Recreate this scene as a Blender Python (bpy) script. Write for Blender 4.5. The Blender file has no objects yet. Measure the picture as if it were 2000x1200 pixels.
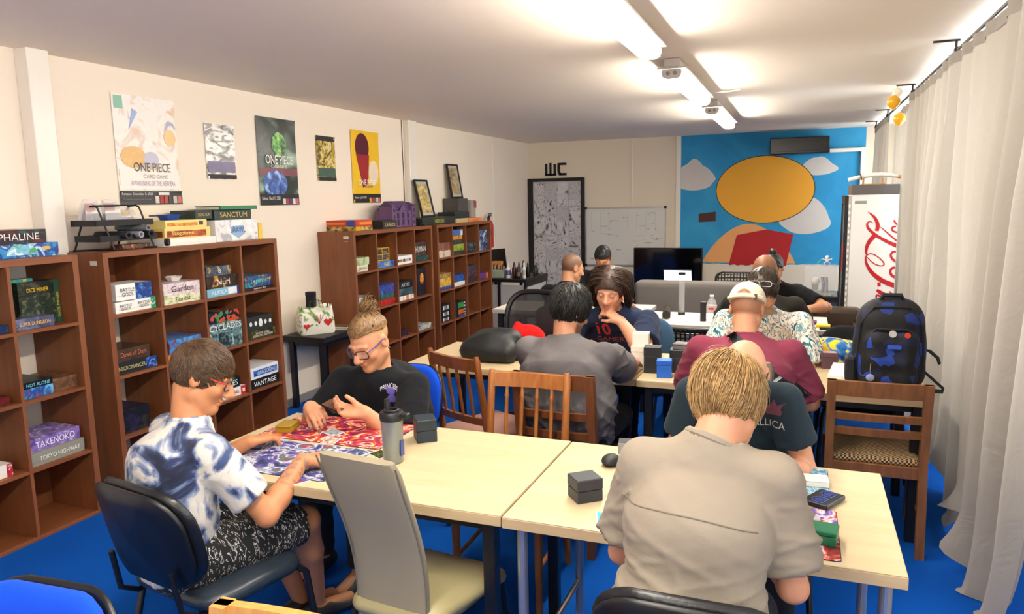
import bpy, math, random
import numpy as np
from mathutils import Vector, Matrix
from mathutils.bvhtree import BVHTree

# ------------------------------------------------------------------ camera, world, exposure
scn = bpy.context.scene
col = scn.collection
CAM_R = Vector((0.93028, 0.36665, -0.01998))
cam_data = bpy.data.cameras.new('camera')
cam_data.sensor_width = 36.0
cam_data.lens = 36.0 * 1440.0 / 2000.0
cam_data.clip_start = 0.05
cam = bpy.data.objects.new('camera', cam_data)
col.objects.link(cam)
_yaw, _pitch, _roll = math.radians(-21.5465), math.radians(-8.2317), math.radians(-1.1624)
_fw = Vector((math.sin(_yaw) * math.cos(_pitch), math.cos(_yaw) * math.cos(_pitch), math.sin(_pitch)))
_r0 = Vector((math.cos(_yaw), -math.sin(_yaw), 0))
_u0 = _r0.cross(_fw)
_r = _r0 * math.cos(_roll) + _u0 * math.sin(_roll)
_u = _u0 * math.cos(_roll) - _r0 * math.sin(_roll)
cam.matrix_world = Matrix(((_r.x, _u.x, -_fw.x, 0), (_r.y, _u.y, -_fw.y, 0), (_r.z, _u.z, -_fw.z, 1.72), (0, 0, 0, 1)))
scn.camera = cam

wld = bpy.data.worlds.new('world')
scn.world = wld
wld.use_nodes = True
_bg = wld.node_tree.nodes['Background']
_bg.inputs[0].default_value = (0.86, 0.93, 1.0, 1)
_bg.inputs[1].default_value = 2.0

vs = scn.view_settings
vs.view_transform = 'Standard'
vs.look = 'None'
vs.exposure = 1.98
vs.gamma = 1.0
vs.use_curve_mapping = False
scn.cycles.max_bounces = 8
scn.cycles.diffuse_bounces = 5
scn.cycles.transparent_max_bounces = 12
scn.cycles.caustics_reflective = False
scn.cycles.caustics_refractive = False
scn.cycles.sample_clamp_indirect = 6.0

TUBE_STRENGTH = 20.0
TUBE_COLOR = (1.0, 0.925, 0.81)

# ------------------------------------------------------------------ materials
def s2l(c):
    return c / 12.92 if c <= 0.04045 else ((c + 0.055) / 1.055) ** 2.4

def hexc(h):
    return tuple(s2l(int(h[i:i + 2], 16) / 255) for i in (0, 2, 4)) + (1.0,)

MATS = {}

def newmat(name):
    m = bpy.data.materials.new(name)
    m.use_nodes = True
    nt = m.node_tree
    return m, nt, nt.nodes['Principled BSDF']

def nd(nt, t, **kw):
    n = nt.nodes.new(t)
    for k, v in kw.items():
        if k.startswith('i_'):
            key = k[2:]
            n.inputs[int(key) if key.isdigit() else key].default_value = v
        else:
            setattr(n, k, v)
    return n

def flat(hexv, rough=0.5, metal=0.0, spec=0.5, bump=0.0, bscale=60.0, var=0.06, vscale=8.0, coat=0.0, name=None):
    """plain surface with faint procedural variation"""
    key = ('flat', hexv, rough, metal, spec, bump, bscale, var, vscale, coat)
    if key in MATS:
        return MATS[key]
    m, nt, b = newmat(name or 'surface_' + hexv)
    L = nt.links
    tc = nd(nt, 'ShaderNodeTexCoord')
    b.inputs['Roughness'].default_value = rough
    b.inputs['Metallic'].default_value = metal
    b.inputs['Specular IOR Level'].default_value = spec
    b.inputs['Coat Weight'].default_value = coat
    c = hexc(hexv)
    if var > 0:
        n = nd(nt, 'ShaderNodeTexNoise', i_Scale=vscale, i_Detail=4.0)
        L.new(tc.outputs['Object'], n.inputs['Vector'])
        mx = nd(nt, 'ShaderNodeMix', data_type='RGBA')
        mx.inputs[6].default_value = tuple(x * (1 - var) for x in c[:3]) + (1,)
        mx.inputs[7].default_value = tuple(min(1, x * (1 + var)) for x in c[:3]) + (1,)
        L.new(n.outputs['Fac'], mx.inputs[0])
        L.new(mx.outputs[2], b.inputs['Base Color'])
    else:
        b.inputs['Base Color'].default_value = c
    if bump > 0:
        n2 = nd(nt, 'ShaderNodeTexNoise', i_Scale=bscale, i_Detail=3.0)
        L.new(tc.outputs['Object'], n2.inputs['Vector'])
        bp = nd(nt, 'ShaderNodeBump', i_Strength=bump, i_Distance=0.01)
        L.new(n2.outputs['Fac'], bp.inputs['Height'])
        L.new(bp.outputs['Normal'], b.inputs['Normal'])
    MATS[key] = m
    return m

def ramp(nt, stops, interp='LINEAR'):
    r = nd(nt, 'ShaderNodeValToRGB')
    e = r.color_ramp.elements
    r.color_ramp.interpolation = interp
    while len(e) < len(stops):
        e.new(0.5)
    for el, (p, c) in zip(e, stops):
        el.position = p
        el.color = c if len(c) == 4 else hexc(c)
    return r

def woodmat(dark, light, axis='X', rough=0.4, scale=1.0, name=None, streak=18.0, contrast=1.0):
    key = ('wood', dark, light, axis, rough, scale, streak)
    if key in MATS:
        return MATS[key]
    m, nt, b = newmat(name or 'wood_' + dark)
    L = nt.links
    tc = nd(nt, 'ShaderNodeTexCoord')
    mp = nd(nt, 'ShaderNodeMapping')
    s = [streak * scale] * 3
    s['XYZ'.index(axis)] = 1.2 * scale
    mp.inputs['Scale'].default_value = s
    L.new(tc.outputs['Object'], mp.inputs['Vector'])
    n = nd(nt, 'ShaderNodeTexNoise', i_Scale=1.6, i_Detail=6.0, i_Roughness=0.6, i_Distortion=0.6)
    L.new(mp.outputs[0], n.inputs['Vector'])
    r = ramp(nt, [(0.3, dark), (0.7, light)])
    L.new(n.outputs['Fac'], r.inputs[0])
    L.new(r.outputs[0], b.inputs['Base Color'])
    b.inputs['Roughness'].default_value = rough
    bp = nd(nt, 'ShaderNodeBump', i_Strength=0.05, i_Distance=0.005)
    L.new(n.outputs['Fac'], bp.inputs['Height'])
    L.new(bp.outputs['Normal'], b.inputs['Normal'])
    MATS[key] = m
    return m

def artmat(c1, c2, c3, scale=14.0, seed=0.0, rough=0.35, kind='noise', coat=0.0, stretch=(1, 1, 1)):
    """printed picture: abstract patches of three colours"""
    key = ('art', c1, c2, c3, scale, seed, rough, kind, stretch)
    if key in MATS:
        return MATS[key]
    m, nt, b = newmat('print_' + c1)
    L = nt.links
    tc = nd(nt, 'ShaderNodeTexCoord')
    mp = nd(nt, 'ShaderNodeMapping')
    mp.inputs['Location'].default_value = (seed * 3.1, seed * 1.7, seed * 2.3)
    mp.inputs['Scale'].default_value = stretch
    L.new(tc.outputs['Object'], mp.inputs['Vector'])
    if kind == 'noise':
        n = nd(nt, 'ShaderNodeTexNoise', i_Scale=scale, i_Detail=5.0, i_Distortion=1.2)
        L.new(mp.outputs[0], n.inputs['Vector'])
        src = n.outputs['Fac']
        st = [(0.36, c3), (0.47, c1), (0.54, c1), (0.62, c2)]
    elif kind == 'voronoi':
        n = nd(nt, 'ShaderNodeTexVoronoi', i_Scale=scale)
        L.new(mp.outputs[0], n.inputs['Vector'])
        sp = nd(nt, 'ShaderNodeSeparateColor')
        L.new(n.outputs['Color'], sp.inputs[0])
        src = sp.outputs[0]
        st = [(0.0, c1), (0.5, c2), (0.75, c3), (0.9, c1)]
    else:
        n = nd(nt, 'ShaderNodeTexWave', i_Scale=scale, i_Distortion=6.0, i_Detail=3.0)
        L.new(mp.outputs[0], n.inputs['Vector'])
        src = n.outputs['Fac']
        st = [(0.2, c1), (0.5, c2), (0.8, c3)]
    r = ramp(nt, st, 'CONSTANT' if kind == 'voronoi' else 'LINEAR')
    L.new(src, r.inputs[0])
    L.new(r.outputs[0], b.inputs['Base Color'])
    b.inputs['Roughness'].default_value = rough
    b.inputs['Coat Weight'].default_value = coat
    MATS[key] = m
    return m

def rampmat(stops, scale=6.0, rough=0.8, seed=0.0, detail=5.0, distortion=1.0, stretch=(1, 1, 1), kind='noise', interp='LINEAR', bump=0.0, bscale=40.0, bdist=0.01, sheen=0.0, name='pattern'):
    key = ('ramp', str(stops), scale, rough, seed, kind, stretch, bump)
    if key in MATS:
        return MATS[key]
    m, nt, b = newmat(name)
    L = nt.links
    tc = nd(nt, 'ShaderNodeTexCoord')
    mp = nd(nt, 'ShaderNodeMapping')
    mp.inputs['Location'].default_value = (seed, seed * 0.7, seed * 1.3)
    mp.inputs['Scale'].default_value = stretch
    L.new(tc.outputs['Object'], mp.inputs['Vector'])
    if kind == 'noise':
        n = nd(nt, 'ShaderNodeTexNoise', i_Scale=scale, i_Detail=detail, i_Distortion=distortion)
        src = n.outputs['Fac']
    elif kind == 'voronoi':
        n = nd(nt, 'ShaderNodeTexVoronoi', i_Scale=scale)
        sp = nd(nt, 'ShaderNodeSeparateColor')
        L.new(n.outputs['Color'], sp.inputs[0])
        src = sp.outputs[0]
    else:
        n = nd(nt, 'ShaderNodeTexWave', i_Scale=scale, i_Distortion=distortion, i_Detail=detail)
        src = n.outputs['Fac']
    L.new(mp.outputs[0], n.inputs['Vector'])
    r = ramp(nt, stops, interp)
    L.new(src, r.inputs[0])
    L.new(r.outputs[0], b.inputs['Base Color'])
    b.inputs['Roughness'].default_value = rough
    b.inputs['Sheen Weight'].default_value = sheen
    if bump:
        n2 = nd(nt, 'ShaderNodeTexNoise', i_Scale=bscale, i_Detail=4.0)
        L.new(tc.outputs['Object'], n2.inputs['Vector'])
        bp = nd(nt, 'ShaderNodeBump', i_Strength=bump, i_Distance=bdist)
        L.new(n2.outputs['Fac'], bp.inputs['Height'])
        L.new(bp.outputs['Normal'], b.inputs['Normal'])
    MATS[key] = m
    return m

def cloth(hexv, rough=0.9, bump=0.35, var=0.08, sheen=0.04):
    key = ('cloth', hexv, bump, var)
    if key in MATS:
        return MATS[key]
    m, nt, b = newmat('cloth_' + hexv)
    L = nt.links
    tc = nd(nt, 'ShaderNodeTexCoord')
    c = hexc(hexv)
    n = nd(nt, 'ShaderNodeTexNoise', i_Scale=7.0, i_Detail=4.0)
    L.new(tc.outputs['Object'], n.inputs['Vector'])
    mx = nd(nt, 'ShaderNodeMix', data_type='RGBA')
    mx.inputs[6].default_value = tuple(x * (1 - var) for x in c[:3]) + (1,)
    mx.inputs[7].default_value = tuple(min(1, x * (1 + var)) for x in c[:3]) + (1,)
    L.new(n.outputs['Fac'], mx.inputs[0])
    L.new(mx.outputs[2], b.inputs['Base Color'])
    b.inputs['Roughness'].default_value = rough
    b.inputs['Specular IOR Level'].default_value = 0.2
    b.inputs['Sheen Weight'].default_value = sheen
    n2 = nd(nt, 'ShaderNodeTexNoise', i_Scale=260.0, i_Detail=2.0)
    n3 = nd(nt, 'ShaderNodeTexNoise', i_Scale=9.0, i_Detail=2.0, i_Distortion=0.6)
    L.new(tc.outputs['Object'], n2.inputs['Vector'])
    L.new(tc.outputs['Object'], n3.inputs['Vector'])
    b1 = nd(nt, 'ShaderNodeBump', i_Strength=bump * 0.5, i_Distance=0.002)
    b2 = nd(nt, 'ShaderNodeBump', i_Strength=bump * .6, i_Distance=0.010)
    L.new(n3.outputs['Fac'], b2.inputs['Height'])
    L.new(b2.outputs['Normal'], b1.inputs['Normal'])
    L.new(n2.outputs['Fac'], b1.inputs['Height'])
    L.new(b1.outputs['Normal'], b.inputs['Normal'])
    MATS[key] = m
    return m

def glassmat(tint='FFFFFF', rough=0.02, alpha=0.18, name='clear'):
    key = ('glass', tint, rough, alpha)
    if key in MATS:
        return MATS[key]
    m, nt, b = newmat(name)
    b.inputs['Base Color'].default_value = hexc(tint)
    b.inputs['Roughness'].default_value = rough
    b.inputs['Alpha'].default_value = alpha
    b.inputs['Specular IOR Level'].default_value = 0.8
    MATS[key] = m
    return m

def emit(hexv, strength, name='lit'):
    key = ('emit', hexv, strength)
    if key in MATS:
        return MATS[key]
    m, nt, b = newmat(name)
    b.inputs['Base Color'].default_value = hexc(hexv)
    b.inputs['Emission Color'].default_value = hexc(hexv)
    b.inputs['Emission Strength'].default_value = strength
    MATS[key] = m
    return m

def vcolmat(rough=0.55, name='skin', sss=0.08, bump=0.05):
    key = ('vcol', name)
    if key in MATS:
        return MATS[key]
    m, nt, b = newmat(name)
    L = nt.links
    a = nd(nt, 'ShaderNodeAttribute', attribute_name='Col')
    tc = nd(nt, 'ShaderNodeTexCoord')
    n = nd(nt, 'ShaderNodeTexNoise', i_Scale=40.0, i_Detail=3.0)
    L.new(tc.outputs['Object'], n.inputs['Vector'])
    mr = nd(nt, 'ShaderNodeMapRange')
    mr.inputs[3].default_value = 0.9
    mr.inputs[4].default_value = 1.1
    L.new(n.outputs['Fac'], mr.inputs[0])
    mu = nd(nt, 'ShaderNodeVectorMath', operation='SCALE')
    L.new(a.outputs['Color'], mu.inputs[0])
    L.new(mr.outputs[0], mu.inputs['Scale'])
    L.new(mu.outputs[0], b.inputs['Base Color'])
    b.inputs['Roughness'].default_value = rough
    b.inputs['Specular IOR Level'].default_value = 0.35
    b.inputs['Subsurface Weight'].default_value = sss
    b.inputs['Subsurface Radius'].default_value = (0.01, 0.004, 0.002)
    n2 = nd(nt, 'ShaderNodeTexNoise', i_Scale=220.0)
    L.new(tc.outputs['Object'], n2.inputs['Vector'])
    bp = nd(nt, 'ShaderNodeBump', i_Strength=bump, i_Distance=0.002)
    L.new(n2.outputs['Fac'], bp.inputs['Height'])
    L.new(bp.outputs['Normal'], b.inputs['Normal'])
    MATS[key] = m
    return m

# ------------------------------------------------------------------ mesh building
def rotm(rx=0, ry=0, rz=0):
    return (Matrix.Rotation(rz, 3, 'Z') @ Matrix.Rotation(ry, 3, 'Y') @ Matrix.Rotation(rx, 3, 'X'))

class MB:
    def __init__(self):
        self.v = []
        self.f = []

    def add(self, verts, faces, R=None, t=(0, 0, 0)):
        o = len(self.v)
        t = Vector(t)
        for p in verts:
            p = Vector(p)
            if R is not None:
                p = R @ p
            self.v.append(tuple(p + t))
        self.f += [tuple(i + o for i in fc) for fc in faces]
        return self

    def box(self, lo, hi, ch=0.0, R=None, t=(0, 0, 0)):
        x0, y0, z0 = lo
        x1, y1, z1 = hi
        if ch <= 0:
            v = [(x, y, z) for x in (x0, x1) for y in (y0, y1) for z in (z0, z1)]
            f = [(0, 1, 3, 2), (4, 6, 7, 5), (0, 4, 5, 1), (2, 3, 7, 6), (0, 2, 6, 4), (1, 5, 7, 3)]
            return self.add(v, f, R, t)
        ch = min(ch, (x1 - x0) * 0.45, (y1 - y0) * 0.45, (z1 - z0) * 0.45)
        v = []
        idx = {}
        for i, (x, sx) in enumerate(((x0, 1), (x1, -1))):
            for j, (y, sy) in enumerate(((y0, 1), (y1, -1))):
                for k, (z, sz) in enumerate(((z0, 1), (z1, -1))):
                    idx[i, j, k] = len(v)
                    v += [(x, y + sy * ch, z + sz * ch), (x + sx * ch, y, z + sz * ch), (x + sx * ch, y + sy * ch, z)]
        I = lambda i, j, k, a: idx[i, j, k] + a
        f = []
        for s in (0, 1):
            q = [I(s, 0, 0, 0), I(s, 1, 0, 0), I(s, 1, 1, 0), I(s, 0, 1, 0)]
            f.append(tuple(q if s else q[::-1]))
            q = [I(0, s, 0, 1), I(0, s, 1, 1), I(1, s, 1, 1), I(1, s, 0, 1)]
            f.append(tuple(q if s else q[::-1]))
            q = [I(0, 0, s, 2), I(1, 0, s, 2), I(1, 1, s, 2), I(0, 1, s, 2)]
            f.append(tuple(q if s else q[::-1]))
        for a in (0, 1):
            for b in (0, 1):
                f.append((I(0, a, b, 1), I(1, a, b, 1), I(1, a, b, 2), I(0, a, b, 2)))
                f.append((I(a, 0, b, 0), I(a, 1, b, 0), I(a, 1, b, 2), I(a, 0, b, 2)))
                f.append((I(a, b, 0, 0), I(a, b, 1, 0), I(a, b, 1, 1), I(a, b, 0, 1)))
                for c in (0, 1):
                    f.append((I(a, b, c, 0), I(a, b, c, 1), I(a, b, c, 2))) if False else None
        for i in (0, 1):
            for j in (0, 1):
                for k in (0, 1):
                    f.append((I(i, j, k, 0), I(i, j, k, 1), I(i, j, k, 2)))
        return self.add(v, f, R, t)

    def cbox(self, c, s, ch=0.0, R=None):
        h = [a / 2 for a in s]
        return self.box([-a for a in h], h, ch, R, c)

    def ring(self, pts, r, seg=8, closed=False, cap=True, up=(0, 0, 1), flat=1.0):
        """tube along pts with radius r (number or list)"""
        pts = [Vector(p) for p in pts]
        n = len(pts)
        rr = r if isinstance(r, (list, tuple)) else [r] * n
        o = len(self.v)
        prev = None
        for i, p in enumerate(pts):
            if closed:
                d = pts[(i + 1) % n] - pts[i - 1]
            else:
                d = pts[min(i + 1, n - 1)] - pts[max(i - 1, 0)]
            d.normalize()
            if prev is None:
                a = Vector(up)
                if abs(a.dot(d)) > 0.95:
                    a = Vector((1, 0, 0))
                x = (a - d * a.dot(d)).normalized()
            else:
                x = (prev - d * prev.dot(d)).normalized()
            prev = x
            y = d.cross(x)
            for k in range(seg):
                an = 2 * math.pi * k / seg
                self.v.append(tuple(p + x * (math.cos(an) * rr[i] * flat) + y * (math.sin(an) * rr[i])))
        m = n if closed else n - 1
        for i in range(m):
            a = o + i * seg
            b = o + ((i + 1) % n) * seg
            for k in range(seg):
                k2 = (k + 1) % seg
                self.f.append((a + k, a + k2, b + k2, b + k))
        if cap and not closed:
            self.f.append(tuple(o + k for k in range(seg))[::-1])
            self.f.append(tuple(o + (n - 1) * seg + k for k in range(seg)))
        return self

    def cyl(self, p0, p1, r0, r1=None, seg=12):
        return self.ring([p0, p1], [r0, r0 if r1 is None else r1], seg)

    def lathe(self, prof, c=(0, 0, 0), seg=20, R=None):
        v = []
        f = []
        for (r, z) in prof:
            for k in range(seg):
                a = 2 * math.pi * k / seg
                v.append((r * math.cos(a), r * math.sin(a), z))
        for i in range(len(prof) - 1):
            for k in range(seg):
                k2 = (k + 1) % seg
                f.append((i * seg + k, i * seg + k2, (i + 1) * seg + k2, (i + 1) * seg + k))
        f.append(tuple(range(seg))[::-1])
        f.append(tuple((len(prof) - 1) * seg + k for k in range(seg)))
        return self.add(v, f, R, c)

    def prism(self, poly, d0, d1, ax=(1, 0, 0), ay=(0, 1, 0), o=(0, 0, 0)):
        """extrude 2-D polygon given on axes ax, ay along their cross product from d0 to d1"""
        ax, ay, o = Vector(ax), Vector(ay), Vector(o)
        az = ax.cross(ay)
        n = len(poly)
        v = [o + ax * x + ay * y + az * d0 for x, y in poly] + [o + ax * x + ay * y + az * d1 for x, y in poly]
        f = [tuple(range(n))[::-1], tuple(range(n, 2 * n))]
        f += [(i, (i + 1) % n, n + (i + 1) % n, n + i) for i in range(n)]
        return self.add(v, f)

    def loft(self, rings, cap=True, closed=True):
        o = len(self.v)
        n = len(rings[0])
        for rg in rings:
            self.v += [tuple(p) for p in rg]
        for i in range(len(rings) - 1):
            for k in range(n if closed else n - 1):
                k2 = (k + 1) % n
                self.f.append((o + i * n + k, o + i * n + k2, o + (i + 1) * n + k2, o + (i + 1) * n + k))
        if cap and closed:
            self.f.append(tuple(o + k for k in range(n))[::-1])
            self.f.append(tuple(o + (len(rings) - 1) * n + k for k in range(n)))
        return self

    def ball(self, c, r, seg=12, rings=8, R=None):
        r = r if isinstance(r, (list, tuple)) else (r, r, r)
        v = []
        f = []
        for i in range(1, rings):
            t = math.pi * i / rings
            for k in range(seg):
                a = 2 * math.pi * k / seg
                v.append((r[0] * math.sin(t) * math.cos(a), r[1] * math.sin(t) * math.sin(a), r[2] * math.cos(t)))
        v += [(0, 0, r[2]), (0, 0, -r[2])]
        for i in range(rings - 2):
            for k in range(seg):
                k2 = (k + 1) % seg
                f.append((i * seg + k, (i + 1) * seg + k, (i + 1) * seg + k2, i * seg + k2))
        N, S = len(v) - 2, len(v) - 1
        for k in range(seg):
            k2 = (k + 1) % seg
            f.append((N, k, k2))
            f.append((S, (rings - 2) * seg + k2, (rings - 2) * seg + k))
        return self.add(v, f, R, c)

    def build(self, name, mat, parent=None, loc=(0, 0, 0), smooth=False, angle=None):
        me = bpy.data.meshes.new(name)
        me.from_pydata(self.v, [], self.f)
        if mat is not None:
            me.materials.append(mat)
        if smooth:
            me.polygons.foreach_set('use_smooth', [True] * len(me.polygons))
            me.update()
            me.set_sharp_from_angle(angle=math.radians(angle or 40))
        me.update()
        o = bpy.data.objects.new(name, me)
        col.objects.link(o)
        o.location = loc
        if parent is not None:
            o.parent = parent
        return o

def tag(o, label=None, cat=None, group=None, kind=None):
    if label:
        o['label'] = label
    if cat:
        o['category'] = cat
    if group:
        o['group'] = group
    if kind:
        o['kind'] = kind
    return o

def thing(name, label, cat, loc=(0, 0, 0), rz=0.0, group=None):
    o = bpy.data.objects.new(name, None)
    col.objects.link(o)
    o.empty_display_size = 0.05
    o.location = loc
    o.rotation_euler = (0, 0, rz)
    return tag(o, label, cat, group)

def dup(root, loc, rz, label, group=None):
    r = root.copy()
    col.objects.link(r)
    r.location = loc
    r.rotation_euler = (0, 0, rz)
    tag(r, label, None, group)
    for ch in list(root.children):
        c = ch.copy()
        col.objects.link(c)
        c.parent = r
        for g in list(ch.children):
            d = g.copy()
            col.objects.link(d)
            d.parent = c
    return r

def rrect(w, h, r, n=5):
    pts = []
    for cx, cy, a0 in ((w / 2 - r, h / 2 - r, 0), (-w / 2 + r, h / 2 - r, 90), (-w / 2 + r, -h / 2 + r, 180), (w / 2 - r, -h / 2 + r, 270)):
        for i in range(n + 1):
            a = math.radians(a0 + 90 * i / n)
            pts.append((cx + r * math.cos(a), cy + r * math.sin(a)))
    return pts

# text is collected and turned into fitted meshes in one pass at the end
TEXTS = []

def text(s, center, right, up, w, h, mat, parent=None, name='lettering', target=None, stretch=False, thick=0.0008, arch=0.0, space=1.0, shear=0.0, bold=0.0):
    """flat lettering fitted into w x h around center; target: mesh object to lay it on"""
    cu = bpy.data.curves.new('text_source', 'FONT')
    cu.body = s
    cu.align_x = 'CENTER'
    cu.resolution_u = 3
    cu.space_character = space
    cu.shear = shear
    cu.offset = bold
    cu.space_line = 0.85
    o = bpy.data.objects.new('text_source', cu)
    col.objects.link(o)
    TEXTS.append((o, Vector(center), Vector(right).normalized(), Vector(up).normalized(), w, h, mat, parent, name, target, stretch, thick, arch))

def finish_texts():
    dg = bpy.context.evaluated_depsgraph_get()
    dg.update()
    trees = {}
    for (o, c, rt, up, w, h, mat, parent, name, target, stretch, thick, arch) in TEXTS:
        me = bpy.data.meshes.new_from_object(o.evaluated_get(dg))
        vs_ = np.array([v.co[:] for v in me.vertices]) if len(me.vertices) else np.zeros((1, 3))
        lo, hi = vs_.min(0), vs_.max(0)
        sz = np.maximum(hi - lo, 1e-6)
        sx, sy = w / sz[0], h / sz[1]
        if not stretch:
            sx = min(sx, sy * 1.15)
            sy = min(sy, sx * 1.3)
        mid = (lo + hi) / 2
        nrm = rt.cross(up)
        pi = Matrix.Identity(4)
        if parent is not None:
            p = parent
            while p is not None:
                loc = Matrix.LocRotScale(p.location, p.rotation_euler, p.scale)
                pi = loc @ pi
                p = p.parent
            pi = pi.inverted()
        tree = None
        if target is not None:
            if target.name not in trees:
                tm = target.data
                off = Vector((0, 0, 0))
                p = target
                while p is not None:
                    off = off + Vector(p.location)
                    p = p.parent
                trees[target.name] = BVHTree.FromPolygons([Vector(v.co) + off for v in tm.vertices], [tuple(q.vertices) for q in tm.polygons])
            tree = trees[target.name]
        for v in me.vertices:
            x, y = (v.co.x - mid[0]) * sx, (v.co.y - mid[1]) * sy
            if arch:
                y = y - arch * (x / (w / 2)) ** 2
            q = c + rt * x + up * y
            if tree is not None:
                hit = tree.ray_cast(q + nrm * 0.3, -nrm, 0.8)
                if hit[0] is not None:
                    q = hit[0] + nrm * 0.0025
            else:
                q = q + nrm * thick
            v.co = pi @ q
        me.materials.clear()
        me.materials.append(mat)
        me.name = name
        ob = bpy.data.objects.new(name, me)
        col.objects.link(ob)
        if parent is not None:
            ob.parent = parent
        cu = o.data
        bpy.data.objects.remove(o)
        bpy.data.curves.remove(cu)
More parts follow.
